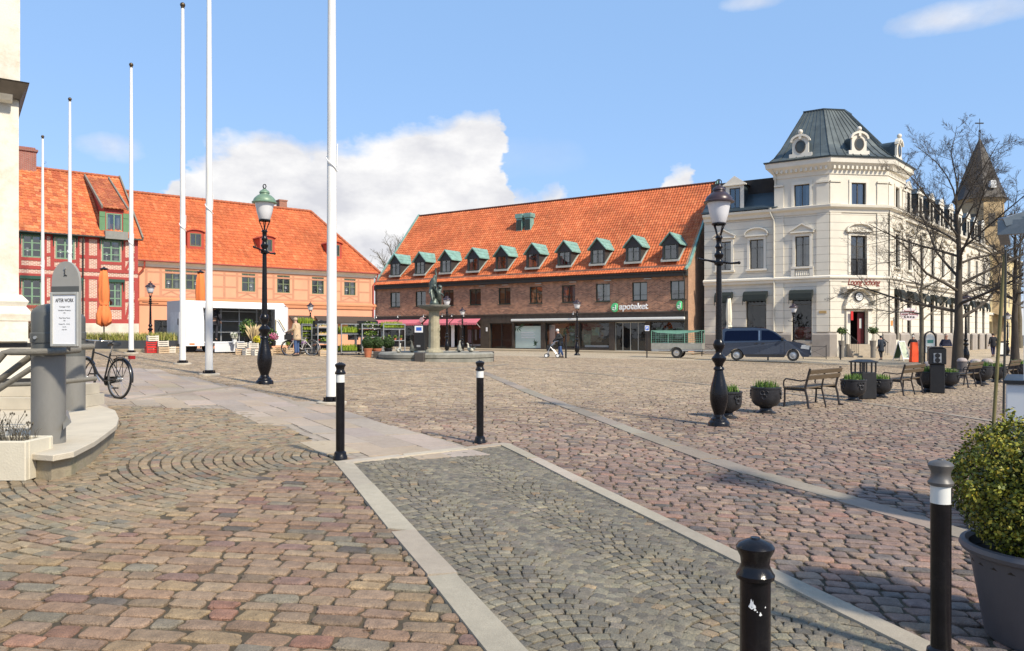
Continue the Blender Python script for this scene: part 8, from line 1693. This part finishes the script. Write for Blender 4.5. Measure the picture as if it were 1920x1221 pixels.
def asign(label, px, Y, H, W_, c1, c2):
    l = atpx(px,Y); t = thing('sandwich_board', label, 'sign', l, R(35)); f = .05
    for s_ in (-1,1):
        T = Matrix.Translation((0,s_*.0,H)) @ Matrix.Rotation(s_*R(16),4,'X'); m = MB(T); m.box(-W_/2,-W_/2+f,-.015,.015,-H*1.04,0); m.box(W_/2-f,W_/2,-.015,.015,-H*1.04,0); m.box(-W_/2+f,W_/2-f,-.015,.015,-.06,0); m.box(-W_/2+f,W_/2-f,-.015,.015,-H*.94,-H*.9); m.build('board_frame', M['white'], t); m = MB(T); m.box(-W_/2+f,W_/2-f,-.008,.008,-H*.9,-.06); m.build('board_face', pm('board_face_colour', c1 if s_ < 0 else c2, .6, 0, .3, 3), t)
asign('white-framed green sandwich board right of the entrance', 1690,52.5,1.35,.85,(.45,.50,.38),(.02,.10,.04))
l = atpx(1714,50); t = thing('orange_sign_pillar', 'bright orange-red tapered sign pillar in front of the chatting people', 'sign', l, R(10)); hO = zat(642,50)-l[2]; m = MB(); m.lathe([(.40,0),(.39,.05),(.27,hO-.02),(.24,hO)],4,a0=R(45),sy=.5); m.build('pillar_cover', pm('orange_red_cloth',(.85,.09,.02),.7,0,.08,2), t); m = MB(); m.box(-.36,.36,-.2,.2,0,.02); m.build('foot_plate', M['black'], t)
l = atpx(1744,47); t = thing('oval_info_board', 'black oval-topped frame holding a pale menu board beside the thin tree', 'sign', l, R(15)); hI = zat(622,47)-l[2]; m = MB(); a_ = [(.42*math.cos(a), hI-.42+.42*math.sin(a)) for a in np.linspace(0,math.pi,14)]; m.tube([(.42,0,.1)]+[(p,0,q) for p, q in a_]+[(-.42,0,.1)], .05, 6); m.box(-.45,.45,-.25,.25,0,.06); m.build('arched_frame', M['black'], t); m = MB(); m.prism([(-.33,.75),(0,.5),(.33,.75),(.33,hI-.45)]+[(.33*math.cos(a), hI-.45+.3*math.sin(a)) for a in np.linspace(.2,math.pi-.2,8)]+[(-.33,hI-.45)],-.02,.02); b_ = m.build('menu_panel', pm('pale_menu_board',(.60,.64,.62),.5,0,.06,3), t); m = MB(); m.box(-.22,.22,-.026,-.021,1.3,1.5); m.build('printed_line', pm('teal_print',(.05,.22,.18),.6), b_)
l = atpx(1781,44.3); t = thing('counter_box', 'brown counter box in front of the person in navy', 'counter', (l[0]-.9,l[1],l[2]), R(4)); m = MB(); m.box(0,1.55,0,.7,0,1.12); m.build('box_front', pm('tan_brown_panel',(.26,.20,.15),.7,0,.1,2), t, bevel=.01); m = MB(); m.box(-.03,1.58,-.03,.73,1.123,1.16); m.build('counter_top', M['crate'], t)
l = atpx(1877,58); t = thing('menu_easel', 'dark framed easel with pale sheet right of the far walker', 'sign', l, R(10)); m = MB(); m.box(-.42,.42,-.04,0,.1,1.25); m.tube([(-.35,-.02,0),(-.35,-.02,1.3)],.03,6); m.tube([(.35,-.02,0),(.35,-.02,1.3)],.03,6); m.build('easel_frame', M['black'], t); m = MB(); m.box(-.3,.3,-.05,-.041,.25,1.12); m.build('pale_sheet', M['curtain'], t)
l = atpx(1902,50); t = thing('purple_arch_frame', 'tall narrow dark blue arched frame before the tree by the kiosk', 'sign', l, R(60)); m = MB(); m.tube([(-.25,0,0),(-.25,0,2.2)]+[(-.25*math.cos(a),0,2.2+.25*math.sin(a)) for a in np.linspace(.3,math.pi-.3,6)]+[(.25,0,2.2),(.25,0,0)], .07, 8); m.build('arched_frame', pm('dark_blue_paint',(.015,.012,.06),.4), t); m = MB(); m.box(-.2,.2,-.02,.02,.5,2.1); m.build('panel', M['black'], t)
# dry shrub and potted trees by the entrance
l = atpx(68,43); t = thing('dry_shrub', 'brown leafless shrub below the red house windows', 'shrub', (l[0],l[1],l[2]+.5)); m = MB(); rs_ = random.Random(12)
for k in range(520):
    a = rs_.uniform(0,6.28); r = rs_.uniform(.1,1.6); h = rs_.uniform(.4,2.3)*(1.1-r/2.2); p = Vector((r*.35*math.cos(a),r*.35*math.sin(a),0)); e = Vector((r*math.cos(a),r*math.sin(a),h)); md = p.lerp(e,.5)+Vector((rs_.gauss(0,.12),rs_.gauss(0,.12),.1)); m.tube([p,md,e],[.014,.009,.004],3,cap=False)
m.build('twigs', pm('brown_twigs',(.17,.115,.06),.9,0,.3,5), t); 
for px, lb in ((1578,'small potted tree left of the corner entrance'),(1637,'small potted tree right of the entrance steps')):
    l = atpx(px,57.6); t = thing('potted_tree', lb, 'potted plant', (l[0],l[1],l[2]+.9), 0, 'small potted trees beside the corner entrance'); m = MB(); m.lathe([(.18,-1.0),(.18,0),(.2,.0),(.25,.4),(.22,.4)],12); m.build('pot', pm('grey_pot',(.2,.18,.15),.7), t, smooth=40); m = MB(); m.tube([(0,0,.3),(0,0,1.0)],.03,6); m.build('stem', mbark2, t); leaves('crown', t, (0,0,1.15), .42, 500, .07, GRN, [2,3,2], px, .1, (1,1,.8), 6)
